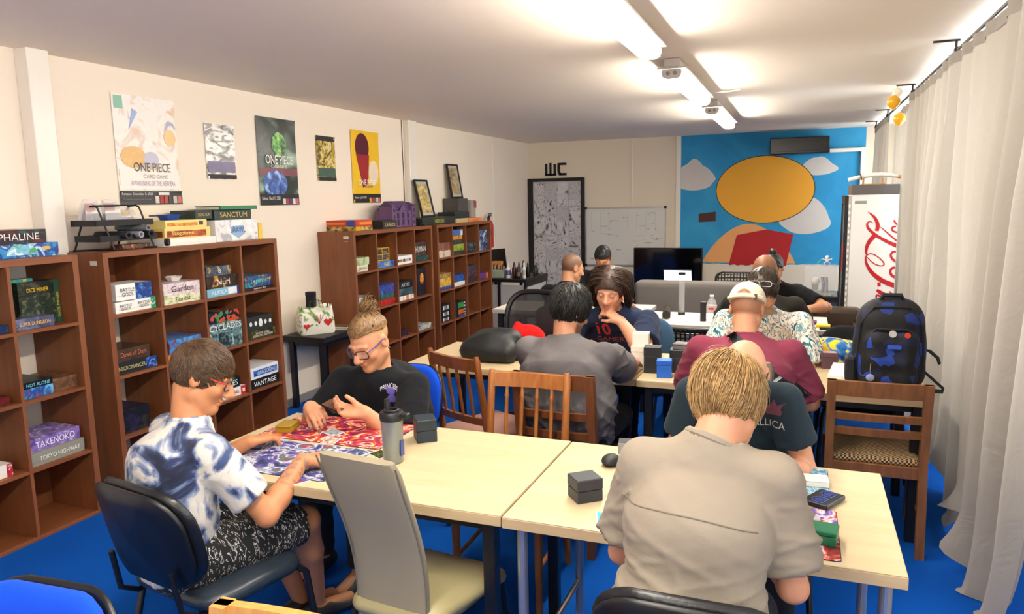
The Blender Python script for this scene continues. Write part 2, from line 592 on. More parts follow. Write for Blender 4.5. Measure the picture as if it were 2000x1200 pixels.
GAME_BOXES = [
 (-3.78, 2.403, 2.85, 1.4745, 0.072, 0.26, '1B3F8C', '2E8FD0', 'B8D8E8', 'planet', '', 'FFFFFF', 'blue game box with a planet on its front, on top of the leftmost shelf'),
 (-3.8, 2.435, 2.802, 1.5471, 0.072, 0.25, '231A22', '5A1F22', '2A5560', 'dark', 'REPHALINE', 'F2E6E0', 'dark red and black game box lying on the blue planet box'),
 (-3.84, 2.604, 2.726, 1.1085, 0.251, 0.06, '2A7F86', 'C9A84A', '4FA050', 'art', '', 'F0D060', 'teal and yellow game box standing beside the Dice Miner box'),
 (-3.8, 2.61, 2.841, 1.1085, 0.235, 0.07, '0E1A14', '26402E', '4A4A35', 'mine', 'DICE MINER', 'E8C020', 'large dark green upright box titled Dice Miner'),
 (-3.71, 2.511, 2.73, 1.1085, 0.059, 0.09, '4A5070', '6B7090', '30344A', 'art', 'SUPER DUNGEON', 'F0C060', 'slate blue flat box in front of the Dice Miner box'),
 (-3.71, 2.386, 2.48, 1.1085, 0.042, 0.2, '102A5A', '3FA060', '2060A0', 'art', '', '60D0F0', "dark blue box with green discs, cut by the photo's left edge"),
 (-3.72, 2.523, 2.689, 0.7455, 0.052, 0.24, '1B4F9A', 'C03A2A', '6FB0D8', 'art', '', 'FFFFFF', 'small blue and red box under the Not Alone box'),
 (-3.72, 2.521, 2.69, 0.7976, 0.035, 0.25, '0C1016', '10202C', '0A0A0C', 'dark', 'NOT ALONE', '7FD8E8', 'black box titled Not Alone on the leftmost shelf'),
 (-3.73, 2.665, 2.841, 0.7455, 0.069, 0.25, '6A4A34', '8A6A48', '54382A', 'art', '', 'F0E8A0', 'brown woodgrain box beside the Not Alone box'),
 (-3.71, 2.337, 2.445, 0.7455, 0.045, 0.2, '5A1818', '802020', '301010', 'dark', '', 'C0A050', "small dark red box at the photo's left edge"),
 (-3.71, 2.519, 2.826, 0.3815, 0.073, 0.24, '8A8A80', '93938A', '7E7E76', 'plain', 'TOKYO HIGHWAY', 'F2F2EA', 'grey flat box titled Tokyo Highway'),
 (-3.73, 2.526, 2.821, 0.4547, 0.068, 0.24, '8A70B8', 'D8D0E8', '5A4A90', 'art', 'TAKENOKO', 'F4F0F8', 'lilac and white box lying on the Tokyo Highway box'),
 (-3.71, 2.294, 2.417, 0.3815, 0.067, 0.2, 'E8E2DA', 'B02A35', 'F4F0EA', 'half', '', 'FFFFFF', "white box with a dark red end at the photo's left edge"),
 (-3.74, 3.528, 3.977, 1.4745, 0.046, 0.28, 'EFEFE8', 'F6F6F0', 'E4E4DC', 'plain', '', '888888', 'long white flat box with a black round end cap on the second shelf'),
 (-3.75, 3.553, 3.941, 1.5208, 0.068, 0.25, 'E9D27C', 'C8602A', 'F0E0A0', 'band', 'Tangotown', 'F4E07A', 'yellow box with a red band under its twin on the second shelf'),
 (-3.76, 3.573, 3.926, 1.5889, 0.048, 0.24, 'EBD786', 'E0B24A', 'F2E6B0', 'band2', '', '60301A', 'yellow box on top of the red-banded yellow box'),
 (-3.76, 3.999, 4.427, 1.4745, 0.15, 0.26, 'E6E6E4', 'B8BCC4', 'F4F4F2', 'clouds', 'BRAWL', '2A4A8A', 'large white box titled Brawl at the end of the second shelf'),
 (-3.78, 4.021, 4.39, 1.625, 0.071, 0.24, '2A3A36', '34463F', '22302C', 'plain', 'SANCTUM', 'D8B860', 'dark green box titled Sanctum on the white Brawl box'),
 (-3.71, 3.11, 3.25, 1.1085, 0.066, 0.18, 'F2F0EA', 'D8D8D4', 'F6F4F0', 'plain', 'BATTLE\nGODS', '1A1A1A', 'white Battle Gods box in the lower left of the trio'),
 (-3.72, 3.254, 3.408, 1.1085, 0.071, 0.18, 'F2F0EA', '2A9A70', 'F6F4F0', 'half', 'BATTLE\nGODS', '1A1A1A', 'white Battle Gods box with a green end'),
 (-3.71, 3.121, 3.376, 1.1802, 0.097, 0.18, 'F2F0EA', '16408F', 'F6F4F0', 'halfblue', 'BATTLE\nGODS', '1A1A1A', 'white Battle Gods box with a blue picture, on top of the two others'),
 (-3.71, 3.466, 3.769, 1.1085, 0.058, 0.24, 'DCDCBC', 'A8B87A', 'ECE8D0', 'art', 'Forest', '5A6A30', 'cream and green box under the pale pink box'),
 (-3.71, 3.466, 3.769, 1.167, 0.075, 0.24, 'DCCED0', 'C8A8B0', 'EAE0DE', 'art', 'Garden', '50404A', 'pale pink box with a small white dish on it'),
 (-3.71, 3.827, 4.13, 1.1085, 0.056, 0.24, '7FB6D0', 'A8D0E0', '5A94B8', 'half3', 'ALASKA', 'E8F4F8', 'light blue box at the bottom of the stack of three on the second shelf'),
 (-3.71, 3.831, 4.13, 1.1652, 0.084, 0.24, '3A2A22', 'C89030', '201816', 'art', 'Nuri', 'F4EEE6', 'brown and gold box in the middle of the stack of three'),
 (-3.73, 3.854, 4.09, 1.2498, 0.063, 0.22, '3A4254', '606A80', 'C0A860', 'art', '8', 'E8E8E8', 'slate grey box on top of the stack of three on the second shelf'),
 (-3.71, 4.189, 4.491, 1.1085, 0.02, 0.24, '201420', '2A1A2A', '0E0A10', 'dark', 'HABANERO  PRO', 'F0E8E0', 'thin dark plum box under the blue and teal box'),
 (-3.72, 4.205, 4.491, 1.129, 0.083, 0.24, '283A7A', '2FA0A0', 'B8A060', 'art', 'Legends', '7FE0D8', 'blue and teal box in the top right cell of the second shelf'),
 (-3.71, 3.081, 3.373, 0.7455, 0.072, 0.25, '1C2026', '2A3440', '12161C', 'half2', 'NECROMANCER', 'C8C080', 'black box titled Necromancer'),
 (-3.72, 3.091, 3.332, 0.818, 0.075, 0.24, '4A362A', '5E4434', '38281E', 'dark', 'Dawn of Days', 'C87050', 'brown box lying on the Necromancer box'),
 (-3.72, 3.468, 3.631, 0.7455, 0.044, 0.2, 'D8781E', 'E09030', '903A14', 'art', '', 'FFFFFF', "orange box behind the tie-dye person's head"),
 (-3.72, 3.481, 3.755, 0.7904, 0.09, 0.25, '3A78B8', '8A2A26', '5AA0D8', 'art', '', 'FFFFFF', "bright blue box just above the tie-dye person's head"),
 (-3.71, 3.801, 4.13, 0.7455, 0.178, 0.2, '5A7A80', '26363C', 'A8C0B8', 'sea', 'CYCLADES', 'EDEDE4', 'large sea green box titled Cyclades'),
 (-3.72, 3.837, 4.125, 0.9235, 0.079, 0.2, '101830', 'C0502A', '3A8A50', 'confetti', '', 'FFFFFF', 'black box with multicoloured print on the Cyclades box'),
 (-3.71, 4.188, 4.491, 0.7455, 0.066, 0.22, '3A3420', '6A6430', '1E1A12', 'art', 'MYSTIC VALE\nESSENTIAL EDITION', 'F0ECD8', 'dark olive box titled Mystic Vale'),
 (-3.71, 4.189, 4.464, 0.8122, 0.103, 0.22, '2A2C2C', '323636', '202222', 'icons', '', 'E8E8E8', 'charcoal box with a row of white emblems'),
 (-3.72, 3.077, 3.287, 0.3815, 0.146, 0.24, '14161E', '2A2440', '3A3020', 'dark', '', 'FFFFFF', 'dark box in the second shelf just above the tie-dye shoulder'),
 (-3.71, 3.867, 4.125, 0.3815, 0.06, 0.22, 'F0EEE8', 'C22A26', 'F6F4F0', 'halfred', 'Qwirkle', 'B8241E', 'white box with a red end titled Qwirkle'),
 (-3.72, 3.866, 4.08, 0.4421, 0.075, 0.22, '10181A', '1F6A64', '0C1012', 'art', 'CUBES', 'F0F0F0', 'black and teal box lying on the Qwirkle box'),
 (-3.71, 4.169, 4.491, 0.3815, 0.072, 0.23, '101214', '16181A', '0C0E10', 'plain', 'VANTAGE', 'F2F2F2', 'black box titled Vantage'),
 (-3.71, 4.162, 4.491, 0.4543, 0.085, 0.24, 'E6E8EC', '2A62B0', 'F4F4F4', 'inset', 'SANTORINI', 'DDE8F8', 'white box with a blue panel titled Santorini'),
 (-3.74, 5.693, 5.967, 1.4745, 0.039, 0.36, 'C8A02A', '4A4A48', 'D8B850', 'art', 'Stratego', 'F4F0E6', 'yellow and grey box titled Stratego at the near end of the third shelf'),
 (-3.74, 5.698, 5.969, 1.5142, 0.056, 0.36, 'C43A24', 'E07A2A', 'B02A1C', 'band3', '', 'F0E0A0', 'red box lying on the Stratego box'),
 (-3.73, 6.142, 6.395, 1.4745, 0.08, 0.2, '2C2826', '3A3430', '1E1C1A', 'plain', 'Unlock', 'D8C090', 'small dark grey box in front of the purple toy mansion'),
 (-3.71, 5.622, 5.813, 1.1085, 0.054, 0.22, 'E6E0CC', 'C0B890', 'F0ECE0', 'art', 'DUSH', '5A6A48', 'cream box at the bottom of the first cell of the third shelf'),
 (-3.71, 5.621, 5.837, 1.1627, 0.07, 0.22, 'B8C49A', '8AA068', 'D8DCC0', 'art', '', 'F0F0E0', 'pale green box on the cream box in the third shelf'),
 (-3.71, 5.981, 6.286, 1.1085, 0.059, 0.22, '4A78B8', '8AB0D8', '2A4A80', 'art', 'Fest', 'F0E060', 'light blue box in front of the yellow-framed box'),
 (-3.76, 6.014, 6.286, 1.1681, 0.124, 0.2, 'D8A820', '2A2A28', 'E8C040', 'frame', '', 'F0F0F0', 'upright box with a yellow frame round dark pictures'),
 (-3.71, 6.314, 6.647, 1.1085, 0.084, 0.22, 'F2F0EC', 'D8D0C8', 'F6F4F2', 'inset2', '', '403A36', 'white box with a strip of small portraits'),
 (-3.71, 6.727, 7.008, 1.1085, 0.053, 0.22, '2A4A46', '4A7068', '16302E', 'art', '', 'E8E8E0', 'teal box at the bottom of the last cell of the third shelf'),
 (-3.73, 6.718, 7.008, 1.1616, 0.147, 0.22, '2A2826', '70302E', '585048', 'art', 'HUMAN', 'F0F0E8', 'dark collage box standing on the teal box'),
 (-3.71, 5.64, 5.866, 0.7455, 0.126, 0.22, 'B8C4C8', '8A9AA2', 'E8ECEC', 'art', '', '404850', 'pale grey box just above the hair bun'),
 (-3.71, 6.008, 6.28, 0.7455, 0.054, 0.22, 'B02420', 'C83A2E', '8A1A18', 'dark', '', 'F0D0C0', 'red box at the bottom of a stack in the third shelf'),
 (-3.72, 6.022, 6.264, 0.8, 0.05, 0.22, '1F5A58', '2A7A70', '8A3A2A', 'art', '', 'F0F0F0', 'teal box in the middle of the stack above the red box'),
 (-3.72, 6.009, 6.279, 0.8505, 0.095, 0.22, '3A4A9A', '6A80C8', '1E2A60', 'art', '', 'E0E8F8', 'blue and violet box on top of the stack above the red box'),
 (-3.71, 6.347, 6.647, 0.7455, 0.045, 0.22, 'F0ECE6', 'C87A4A', 'F4F2EE', 'art', '', '3A3A3A', 'white box with small coloured figures under the slate box'),
 (-3.71, 6.347, 6.647, 0.7906, 0.072, 0.22, '3A5058', '5A7078', '2A3A40', 'art', '', 'D0D8D8', 'slate box in the middle of a stack in the third shelf'),
 (-3.72, 6.346, 6.647, 0.8627, 0.072, 0.22, '14161A', '1E2024', '0E1012', 'plain', 'ARTES', 'D8D8D4', 'black box on the slate box in the third shelf'),
 (-3.73, 6.772, 6.962, 0.7455, 0.287, 0.2, '1E1420', 'C86A20', '2A1C30', 'flame', '', 'F0D8B0', 'tall dark box with an orange glow on its front'),
 (-3.72, 6.394, 6.545, 0.3815, 0.056, 0.16, '1A1A20', '3A3A44', '701C1C', 'art', '', 'F0F0F0', "small black box behind the topknot person's glasses"),
 (-3.71, 6.673, 7.008, 0.3815, 0.052, 0.22, 'A8B0A8', '2A3A80', 'E0E4E0', 'art', 'CASCADIA', 'F0F4F8', 'grey and blue box alone in the lower row of the third shelf'),
 (-3.71, 7.226, 7.531, 1.1085, 0.072, 0.22, 'D8C8B4', 'A08068', 'E8DCCC', 'art', '', '5A3A2A', 'cream box with brown spots in the fourth shelf'),
 (-3.71, 7.228, 7.531, 1.1811, 0.088, 0.22, '7A4A3E', 'A07060', '5A3228', 'stripes', '', 'E8D8C8', 'reddish brown striped box on the cream spotted box'),
 (-3.71, 7.576, 7.892, 1.1085, 0.045, 0.22, '24382E', '3A5040', '121E18', 'art', '', 'C8D0B8', 'dark green box at the bottom of the tall stack of five'),
 (-3.71, 7.618, 7.892, 1.1539, 0.076, 0.22, '8A9A30', 'A8B848', '606E20', 'art', '', 'F0F0C0', 'olive box second from the bottom of the tall stack of five'),
 (-3.71, 7.63, 7.871, 1.2301, 0.055, 0.22, '2E3A38', '3E4C48', '1E2826', 'dark', '', 'E0E0E0', 'dark slate box in the middle of the tall stack of five'),
 (-3.71, 7.617, 7.858, 1.2856, 0.046, 0.22, 'D88A1E', 'E0A030', '7A4010', 'art', '', '301808', 'orange thin box near the top of the tall stack of five'),
 (-3.71, 7.615, 7.868, 1.3322, 0.064, 0.2, '3A6AB0', 'E0E4EC', '2A4A80', 'half', '', 'F0F0F0', 'blue and white box on top of the tall stack of five'),
 (-3.72, 7.936, 8.253, 1.1085, 0.122, 0.2, '22303A', '7A868C', '10181E', 'confetti', '', 'F0F0F0', 'dark box with pale speckles in the fourth shelf'),
 (-3.72, 8.332, 8.614, 1.1085, 0.252, 0.2, '1A2A50', '5A80C0', 'C0D0E8', 'art', '', 'F0F0F8', 'tall blue box in the far end cell of the fourth shelf'),
 (-3.71, 7.24, 7.531, 0.7455, 0.034, 0.22, '2A4A98', '5A80C8', '1A2A60', 'art', '', 'F0F0F8', 'blue box under the yellow box in the fourth shelf'),
 (-3.71, 7.242, 7.531, 0.7798, 0.091, 0.22, 'D8A83A', 'E8C878', 'A87020', 'art', '', '503010', 'yellow box in the middle of a stack in the fourth shelf'),
 (-3.71, 7.249, 7.531, 0.871, 0.053, 0.22, 'A88A4A', 'C0A468', '80662E', 'art', '', 'F0E8D0', 'tan box on top of the yellow box in the fourth shelf'),
 (-3.71, 7.587, 7.892, 0.7455, 0.048, 0.22, 'E8E8E4', 'D0D4D8', 'F4F4F0', 'plain', '', '707478', 'white box under a blue box in the fourth shelf'),
 (-3.71, 7.615, 7.883, 0.7939, 0.079, 0.22, '1E4A9A', '4A80D0', '12306A', 'art', '', 'E0E8F8', 'royal blue box on the white box in the fourth shelf'),
 (-3.72, 7.962, 8.253, 0.7455, 0.206, 0.2, '1C1A20', '8A4A68', '4A5A58', 'art', '', 'E8D0D8', 'tall dark and pink box in the fourth shelf'),
 (-3.72, 8.335, 8.614, 0.7455, 0.078, 0.2, '6A3A80', 'D8801E', '4A2458', 'half', '', 'F0E0C0', 'purple and orange box in the fourth shelf'),
 (-3.71, 7.246, 7.475, 0.3815, 0.053, 0.2, '141416', '3A1A1A', '0E0E10', 'icons2', '', 'E8E8E8', 'black box lowest of three with white marks in the fourth shelf'),
 (-3.71, 7.252, 7.475, 0.4352, 0.069, 0.2, '121416', '1A1E20', '0E0E10', 'icons2', '', 'E8E8E8', 'black box middle of three with white marks in the fourth shelf'),
 (-3.71, 7.257, 7.476, 0.5043, 0.072, 0.2, '121416', '1A2020', '0E0E10', 'icons2', '', 'E8E8E8', 'black box uppermost of three with white marks in the fourth shelf'),
 (-3.71, 7.557, 7.892, 0.3815, 0.022, 0.2, '16181C', '2A62B8', 'D07A30', 'half2b', '', 'F0F0F0', 'black box with a blue end, lowest of three in the fourth shelf'),
 (-3.71, 7.557, 7.892, 0.4036, 0.07, 0.2, '16181C', 'D8661E', '101214', 'half2o', '', 'F0F0F0', 'black box with an orange panel in the middle of three'),
 (-3.71, 7.557, 7.892, 0.4743, 0.082, 0.2, '16181C', '3A9A4A', '101214', 'half2g', '', 'F0F0F0', 'black box with a green panel on top of three'),
 (-3.74, 6.945, 7.735, 1.4745, 0.078, 0.3, '1E2622', '28322E', '161C1A', 'plain', 'HEROES', 'B8B83A', 'long black box under the leaning picture frame'),
 (-3.74, 7.781, 8.112, 1.4745, 0.048, 0.2, 'C0AE7E', 'CABA90', 'AC9A6A', 'plain', '', '70603A', 'beige box beside the orange box on the fourth shelf'),
 (-3.73, 8.1, 8.488, 1.4745, 0.044, 0.2, 'E08A4A', 'EAA060', 'C87030', 'plain', 'CONCEPT', '7A2A1A', 'orange box at the far end of the fourth shelf top'),
 (-3.78, 7.817, 8.218, 1.5227, 0.076, 0.22, '24282A', '2E3234', '1A1E20', 'plain', '', '808080', 'flat black box on the beige box'),
 (-3.84, 8.054, 8.316, 1.5993, 0.157, 0.2, '4A4644', '5A5654', '3A3634', 'plain', '', 'A0A0A0', 'dark grey upright box behind the far picture frame'),
]
LOGO = [[(0.5473, 1.5528, 0.0022), (0.5788, 1.5284, 0.0175), (0.6086, 1.4968, 0.0284), (0.6294, 1.4549, 0.035), (0.6358, 1.4183, 0.0372), (0.6302, 1.3765, 0.0372)], [(0.5965, 1.4499, 0.0055), (0.5751, 1.4626, 0.0088), (0.5563, 1.4575, 0.0153), (0.5478, 1.4346, 0.0197), (0.5587, 1.403, 0.0263), (0.5858, 1.3714, 0.0306), (0.6302, 1.3346, 0.0306), (0.6886, 1.2979, 0.0328), (0.7464, 1.2666, 0.0372), (0.7941, 1.2459, 0.0438), (0.8415, 1.2283, 0.0394)], [(0.6567, 1.415, 0.0044), (0.6891, 1.3867, 0.0109), (0.7333, 1.3449, 0.0153), (0.7821, 1.3011, 0.0175), (0.8306, 1.2616, 0.0197)], [(0.6113, 1.3325, 0.046), (0.5772, 1.2873, 0.0416), (0.5564, 1.2398, 0.035), (0.5511, 1.1868, 0.0241), (0.5581, 1.1572, 0.0153)], [(0.5545, 1.1529, 0.0131), (0.5495, 1.1126, 0.0197), (0.5663, 1.0596, 0.0306), (0.6024, 1.0016, 0.0394), (0.6573, 0.9493, 0.0481), (0.7161, 0.9112, 0.0503), (0.7739, 0.888, 0.0547), (0.8406, 0.8684, 0.0569)], [(0.5545, 1.1529, 0.0109), (0.5825, 1.168, 0.0109), (0.6191, 1.1609, 0.0109), (0.6633, 1.1296, 0.0109), (0.6982, 1.0909, 0.0131), (0.7013, 1.0666, 0.0131), (0.676, 1.0589, 0.012), (0.6326, 1.0732, 0.0109), (0.5931, 1.1024, 0.0098), (0.5629, 1.136, 0.0088)], [(0.6688, 0.907, 0.0328), (0.6725, 0.8676, 0.0328)], [(0.7969, 1.1884, 0.0153), (0.7709, 1.1862, 0.0241), (0.7551, 1.162, 0.0219), (0.7642, 1.1305, 0.0241), (0.7916, 1.1046, 0.0263), (0.8298, 1.0893, 0.0263)], [(0.8133, 1.0439, 0.0175), (0.7778, 1.0413, 0.0284), (0.7584, 1.0147, 0.0241), (0.7677, 0.9779, 0.0284), (0.7988, 0.9573, 0.0306), (0.8461, 0.9477, 0.0306)], [(0.7644, 1.4745, 0.0175), (0.7796, 1.4485, 0.0175), (0.8136, 1.4172, 0.0197)], [(0.7858, 1.4174, 0.0153), (0.76, 1.4124, 0.0219), (0.7547, 1.3864, 0.0197), (0.7789, 1.3676, 0.0197), (0.8164, 1.3603, 0.0175)], [(0.7561, 0.827, 0.0109), (0.7827, 0.8033, 0.0153), (0.8264, 0.7758, 0.0197)], [(0.6548, 0.8372, 0.0241), (0.6875, 0.8114, 0.0438), (0.7315, 0.7859, 0.0481), (0.7994, 0.7506, 0.0438), (0.8474, 0.7308, 0.0394)], [(0.6525, 0.7622, 0.0153), (0.6572, 0.7859, 0.0197), (0.694, 0.7741, 0.0219), (0.7524, 0.7438, 0.0263), (0.8106, 0.7136, 0.0263)]]
# ------------------------------------------------------------------ the room shell
XW, XR, YB, YF, ZC = -4.06, 1.30, 11.10, -2.6, 2.60
m_wall = flat('F3E7D6', rough=0.75, spec=0.3, bump=0.04, bscale=35, var=0.025, vscale=1.3, name='wall_paint')
m_wallb = flat('E9DCC6', rough=0.8, spec=0.3, bump=0.04, bscale=35, var=0.03, vscale=1.3, name='wall_paint_warm')
m_ceil = flat('F6EADA', rough=0.85, spec=0.2, bump=0.05, bscale=3, var=0.03, vscale=0.8, name='ceiling_paint')
m_trim = flat('EFE8DC', rough=0.3, spec=0.5, var=0.02, name='trim_paint')

m_carpet, nt, b = newmat('blue_carpet')
tc = nd(nt, 'ShaderNodeTexCoord')
n1 = nd(nt, 'ShaderNodeTexNoise', i_Scale=1.1, i_Detail=4.0)
n2 = nd(nt, 'ShaderNodeTexNoise', i_Scale=420.0, i_Detail=2.0)
nt.links.new(tc.outputs['Object'], n1.inputs['Vector'])
nt.links.new(tc.outputs['Object'], n2.inputs['Vector'])
rp = ramp(nt, [(0.3, '0850B0'), (0.7, '0C5FC6')])
nt.links.new(n1.outputs['Fac'], rp.inputs[0])
mx = nd(nt, 'ShaderNodeMix', data_type='RGBA', blend_type='MULTIPLY')
mx.inputs[0].default_value = 0.35
nt.links.new(rp.outputs[0], mx.inputs[6])
nt.links.new(n2.outputs['Fac'], mx.inputs[7])
nt.links.new(mx.outputs[2], b.inputs['Base Color'])
b.inputs['Roughness'].default_value = 0.95
b.inputs['Specular IOR Level'].default_value = 0.1
bp = nd(nt, 'ShaderNodeBump', i_Strength=0.4, i_Distance=0.004)
nt.links.new(n2.outputs['Fac'], bp.inputs['Height'])
nt.links.new(bp.outputs['Normal'], b.inputs['Normal'])

def struct(name, mb, mat, parent=None, smooth=False):
    o = mb.build(name, mat, parent, smooth=smooth)
    if parent is None:
        o['kind'] = 'structure'
    return o

struct('floor', MB().box((XW - .1, YF - .1, -.1), (XR + .2, YB + .1, 0)), m_carpet)
struct('ceiling', MB().box((XW - .1, YF - .1, ZC), (XR + .2, YB + .1, ZC + .12)), m_ceil)
struct('wall_left', MB().box((XW - .12, YF - .1, 0), (XW, YB + .1, ZC)), m_wall)
struct('wall_back', MB().box((XW, YB, 0), (XR + .2, YB + .12, ZC)), m_wallb)
struct('wall_front', MB().box((XW, YF - .12, 0), (XR + .2, YF, ZC)), m_wall)
WIN = [(-1.6, 0.6), (1.3, 3.4), (4.1, 6.2), (6.9, 9.0), (9.5, 10.7)]
wr = MB().box((XR, YF, 0), (XR + .15, YB, .85)).box((XR, YF, 2.52), (XR + .15, YB, ZC))
e = YF
for a, bb in WIN:
    wr.box((XR, e, .85), (XR + .15, a, 2.52))
    e = bb
wr.box((XR, e, .85), (XR + .15, YB, 2.52))
struct('wall_right', wr, m_wall)
for i, (a, bb) in enumerate(WIN):
    fr = MB()
    x0, x1 = XR + .03, XR + .09
    fr.box((x0, a, .85), (x1, a + .06, 2.52)).box((x0, bb - .06, .85), (x1, bb, 2.52))
    fr.box((x0, a + .06, .85), (x1, bb - .06, .91)).box((x0, a + .06, 2.46), (x1, bb - .06, 2.52))
    mid = (a + bb) / 2
    fr.box((x0, mid - .03, .91), (x1, mid + .03, 2.46))
    w = struct('window_%d' % (i + 1), fr, m_trim)
    for p0, p1 in ((a + .06, mid - .03), (mid + .03, bb - .06)):
        MB().box((x0 + .02, p0, .91), (x0 + .026, p1, 2.46)).build('pane', glassmat('F4F8FF', alpha=0.06), w)

# plaster columns and seams on the left wall
struct('trim_1', MB().box((XW, 2.92, 0), (XW + .10, 3.05, ZC), .004), m_trim)
struct('trim_2', MB().box((XW, 7.18, 0), (XW + .07, 7.36, ZC), .004), m_trim)
struct('trim_3', MB().box((XW, 9.66, 0), (XW + .012, 9.70, ZC)), m_trim)
struct('trim_4', MB().box((-2.42, YB - .012, 0), (-2.40, YB, ZC)), m_wallb)
struct('trim_5', MB().box((-1.75, YB - .03, 0), (-1.685, YB, ZC)), m_trim)
struct('baseboard_left', MB().box((XW, 4.54, 0), (XW + .015, 5.54, .07), .003).box((XW, 8.66, 0), (XW + .015, YB, .07), .003), flat('8E8A84', 0.5))
cb = MB().ring([(XW + .004, 7.14, 2.6), (XW + .004, 7.145, 2.1), (XW + .004, 7.15, 1.5)], .004, 6)
tag(cb.build('wall_cable', flat('2A2624', .5)), 'thin black cable running down the left wall by the plaster column', 'cable')
ou = MB().box((XW, 9.28, 1.20), (XW + .02, 9.36, 1.30), .004)
o = tag(ou.build('light_switch', flat('D8D2C8', .4)), 'small white light switch above the corner desk', 'switch')
MB().box((XW + .02, 9.295, 1.215), (XW + .026, 9.345, 1.285), .002).build('rocker', flat('EAE4DA', .35), o)

# ------------------------------------------------------------------ toilet door with printed pages, sign
m_black = flat('0B0A0C', .45, var=0.1)
door = MB().box((XW + .0, YB - .05, 0), (XW + .085, YB - .001, 2.05), .003).box((-3.19, YB - .05, 0), (-3.14, YB - .001, 2.05), .003)
door.box((XW + .085, YB - .05, 2.0), (-3.19, YB - .001, 2.05))
dr = struct('door_1', door, m_black)
MB().box((XW + .085, YB - .03, 0.01), (-3.19, YB - .002, 2.0)).build('door_leaf', flat('B9B6B8', .45), dr)
rnd = random.Random(4)
pagem = []
for k in range(10):
    st = [(0.33, '2A2A2E'), (0.40, '8A888C'), (0.46, 'C6C4C8'), (0.72, 'D6D4D6')] if k % 3 else [(0.33, '1A1A1E'), (0.40, 'B8B6BA'), (0.60, 'C8C6CA'), (0.68, '5A585C')]
    pagem.append(rampmat(st, scale=rnd.choice((9, 13, 18, 26)), seed=k * 2.1, detail=6, distortion=rnd.choice((0.3, 1.5, 3)), rough=.5, stretch=rnd.choice(((1, 1, 1), (1, 1, 3), (2.5, 1, 1))), name='page_print'))
x = XW + .095
cw = (3.19 - .005 - (-(x))) if False else (-3.20 - x) / 4
for c in range(4):
    z = 1.985
    while z > .08:
        hgt = rnd.choice((.12, .17, .2, .24, .28))
        hgt = min(hgt, z - .03)
        pg = MB().box((x + c * cw + .004, YB - .0335, z - hgt + .005), (x + (c + 1) * cw - .004, YB - .0302, z))
        pg.build('page_panel', pagem[rnd.randrange(10)], dr)
        z -= hgt
hd = MB().cyl((-3.25, YB - .03, 1.0), (-3.25, YB - .07, 1.0), .012).cyl((-3.25, YB - .07, 1.0), (-3.36, YB - .07, 1.0), .009)
hd.build('door_handle', flat('A8A6A2', .3, metal=.9), dr)

# WC sign: blocky cut-out letters
wc = thing('toilet_sign', 'black blocky WC letters above the toilet door', 'sign', (0, 0, 0))
zl, zh = 2.09, 2.275
yb, yf = YB - .012, YB - .001
lw = MB().box((-3.775, yf - .012, zl), (-3.74, yf, zh)).box((-3.705, yf - .012, zl - .005), (-3.672, yf, zh + .01)).box((-3.637, yf - .012, zl), (-3.60, yf, zh - .01))
lw.box((-3.775, yf - .012, zl), (-3.60, yf, zl + .03))
lw.build('letter_w', m_black, wc)
lc = MB().box((-3.575, yf - .012, zl + .06), (-3.535, yf, zh)).box((-3.56, yf - .012, zh - .03), (-3.43, yf, zh + .005)).box((-3.54, yf - .012, zl), (-3.43, yf, zl + .035))
lc.prism([(-3.575, zl + .06), (-3.535, zl + .06), (-3.50, zl), (-3.55, zl)], 0, .012, (1, 0, 0), (0, 0, 1), (0, yf, 0))
lc.build('letter_c', m_black, wc)

# ------------------------------------------------------------------ wall painting (plain shapes in place of the figure)
mu = thing('wall_mural', 'large wall painting of white clouds and a big yellow disc on blue', 'mural', (0, YB - .001, 0))
m_sky = rampmat([(0.25, '1B86BE'), (0.5, '2596CB'), (0.75, '3AA3D2')], scale=1.3, seed=3, rough=.7, name='mural_blue')
MX0, MX1 = -1.683, 0.75
def mpoly(name, pts, mat, k, parent=mu):
    return MB().prism(pts, 0, .001 + .0007 * k, (1, 0, 0), (0, 0, 1)).build(name, mat, parent)
rnd = random.Random(9)
low = [(MX0 + (MX1 - MX0) * i / 60, 0.74 + .012 * rnd.random()) for i in range(61)]
mpoly('blue_ground', low + [(MX1, ZC - .003), (MX0, ZC - .003)], m_sky, 0)
def ell(cx, cz, rx, rz, n=40, a0=0, a1=360):
    return [(cx + rx * math.cos(math.radians(a0 + (a1 - a0) * i / n)), cz + rz * math.sin(math.radians(a0 + (a1 - a0) * i / n))) for i in range(n if a1 - a0 == 360 else n + 1)]
def cloud(cx, cz, w, h, seed):
    r2 = random.Random(seed)
    pts = []
    n = 60
    for i in range(n):
        a = 2 * math.pi * i / n
        bump = 1 + .13 * abs(math.sin(a * 2.5 + seed))
        zz = math.sin(a)
        rx = w / 2 * (1 - .45 * max(0, zz))
        pts.append((cx + rx * math.cos(a) * bump, cz + (h * .62 * zz * bump if zz > 0 else h * .38 * zz)))
    return pts
m_cloud = flat('D3CDC6', .75, var=.03)
def clipx(pts):
    return [(max(MX0 + .002, min(MX1 - .002, a)), b_) for a, b_ in pts]
mpoly('cloud', clipx(cloud(-1.50, 1.97, .56, .42, 1)), m_cloud, 1)
mpoly('cloud', cloud(0.17, 2.07, .46, .24, 2), m_cloud, 1)
mpoly('cloud', cloud(0.03, 1.37, .62, .52, 3), m_cloud, 1)
m_line = flat('2A1A12', .7, var=0)
mpoly('disc_outline', ell(-.52, 1.80, .665, .475), m_line, 2)
mpoly('yellow_disc', ell(-.52, 1.80, .655, .465), flat('F0AC30', .7, var=.05, vscale=3), 3)
hill = [(-1.36, .76)] + [(-1.36 + 1.28 * i / 30, .76 + .56 * math.sin(math.pi * i / 30) ** .8) for i in range(31)] + [(-.08, .76)]
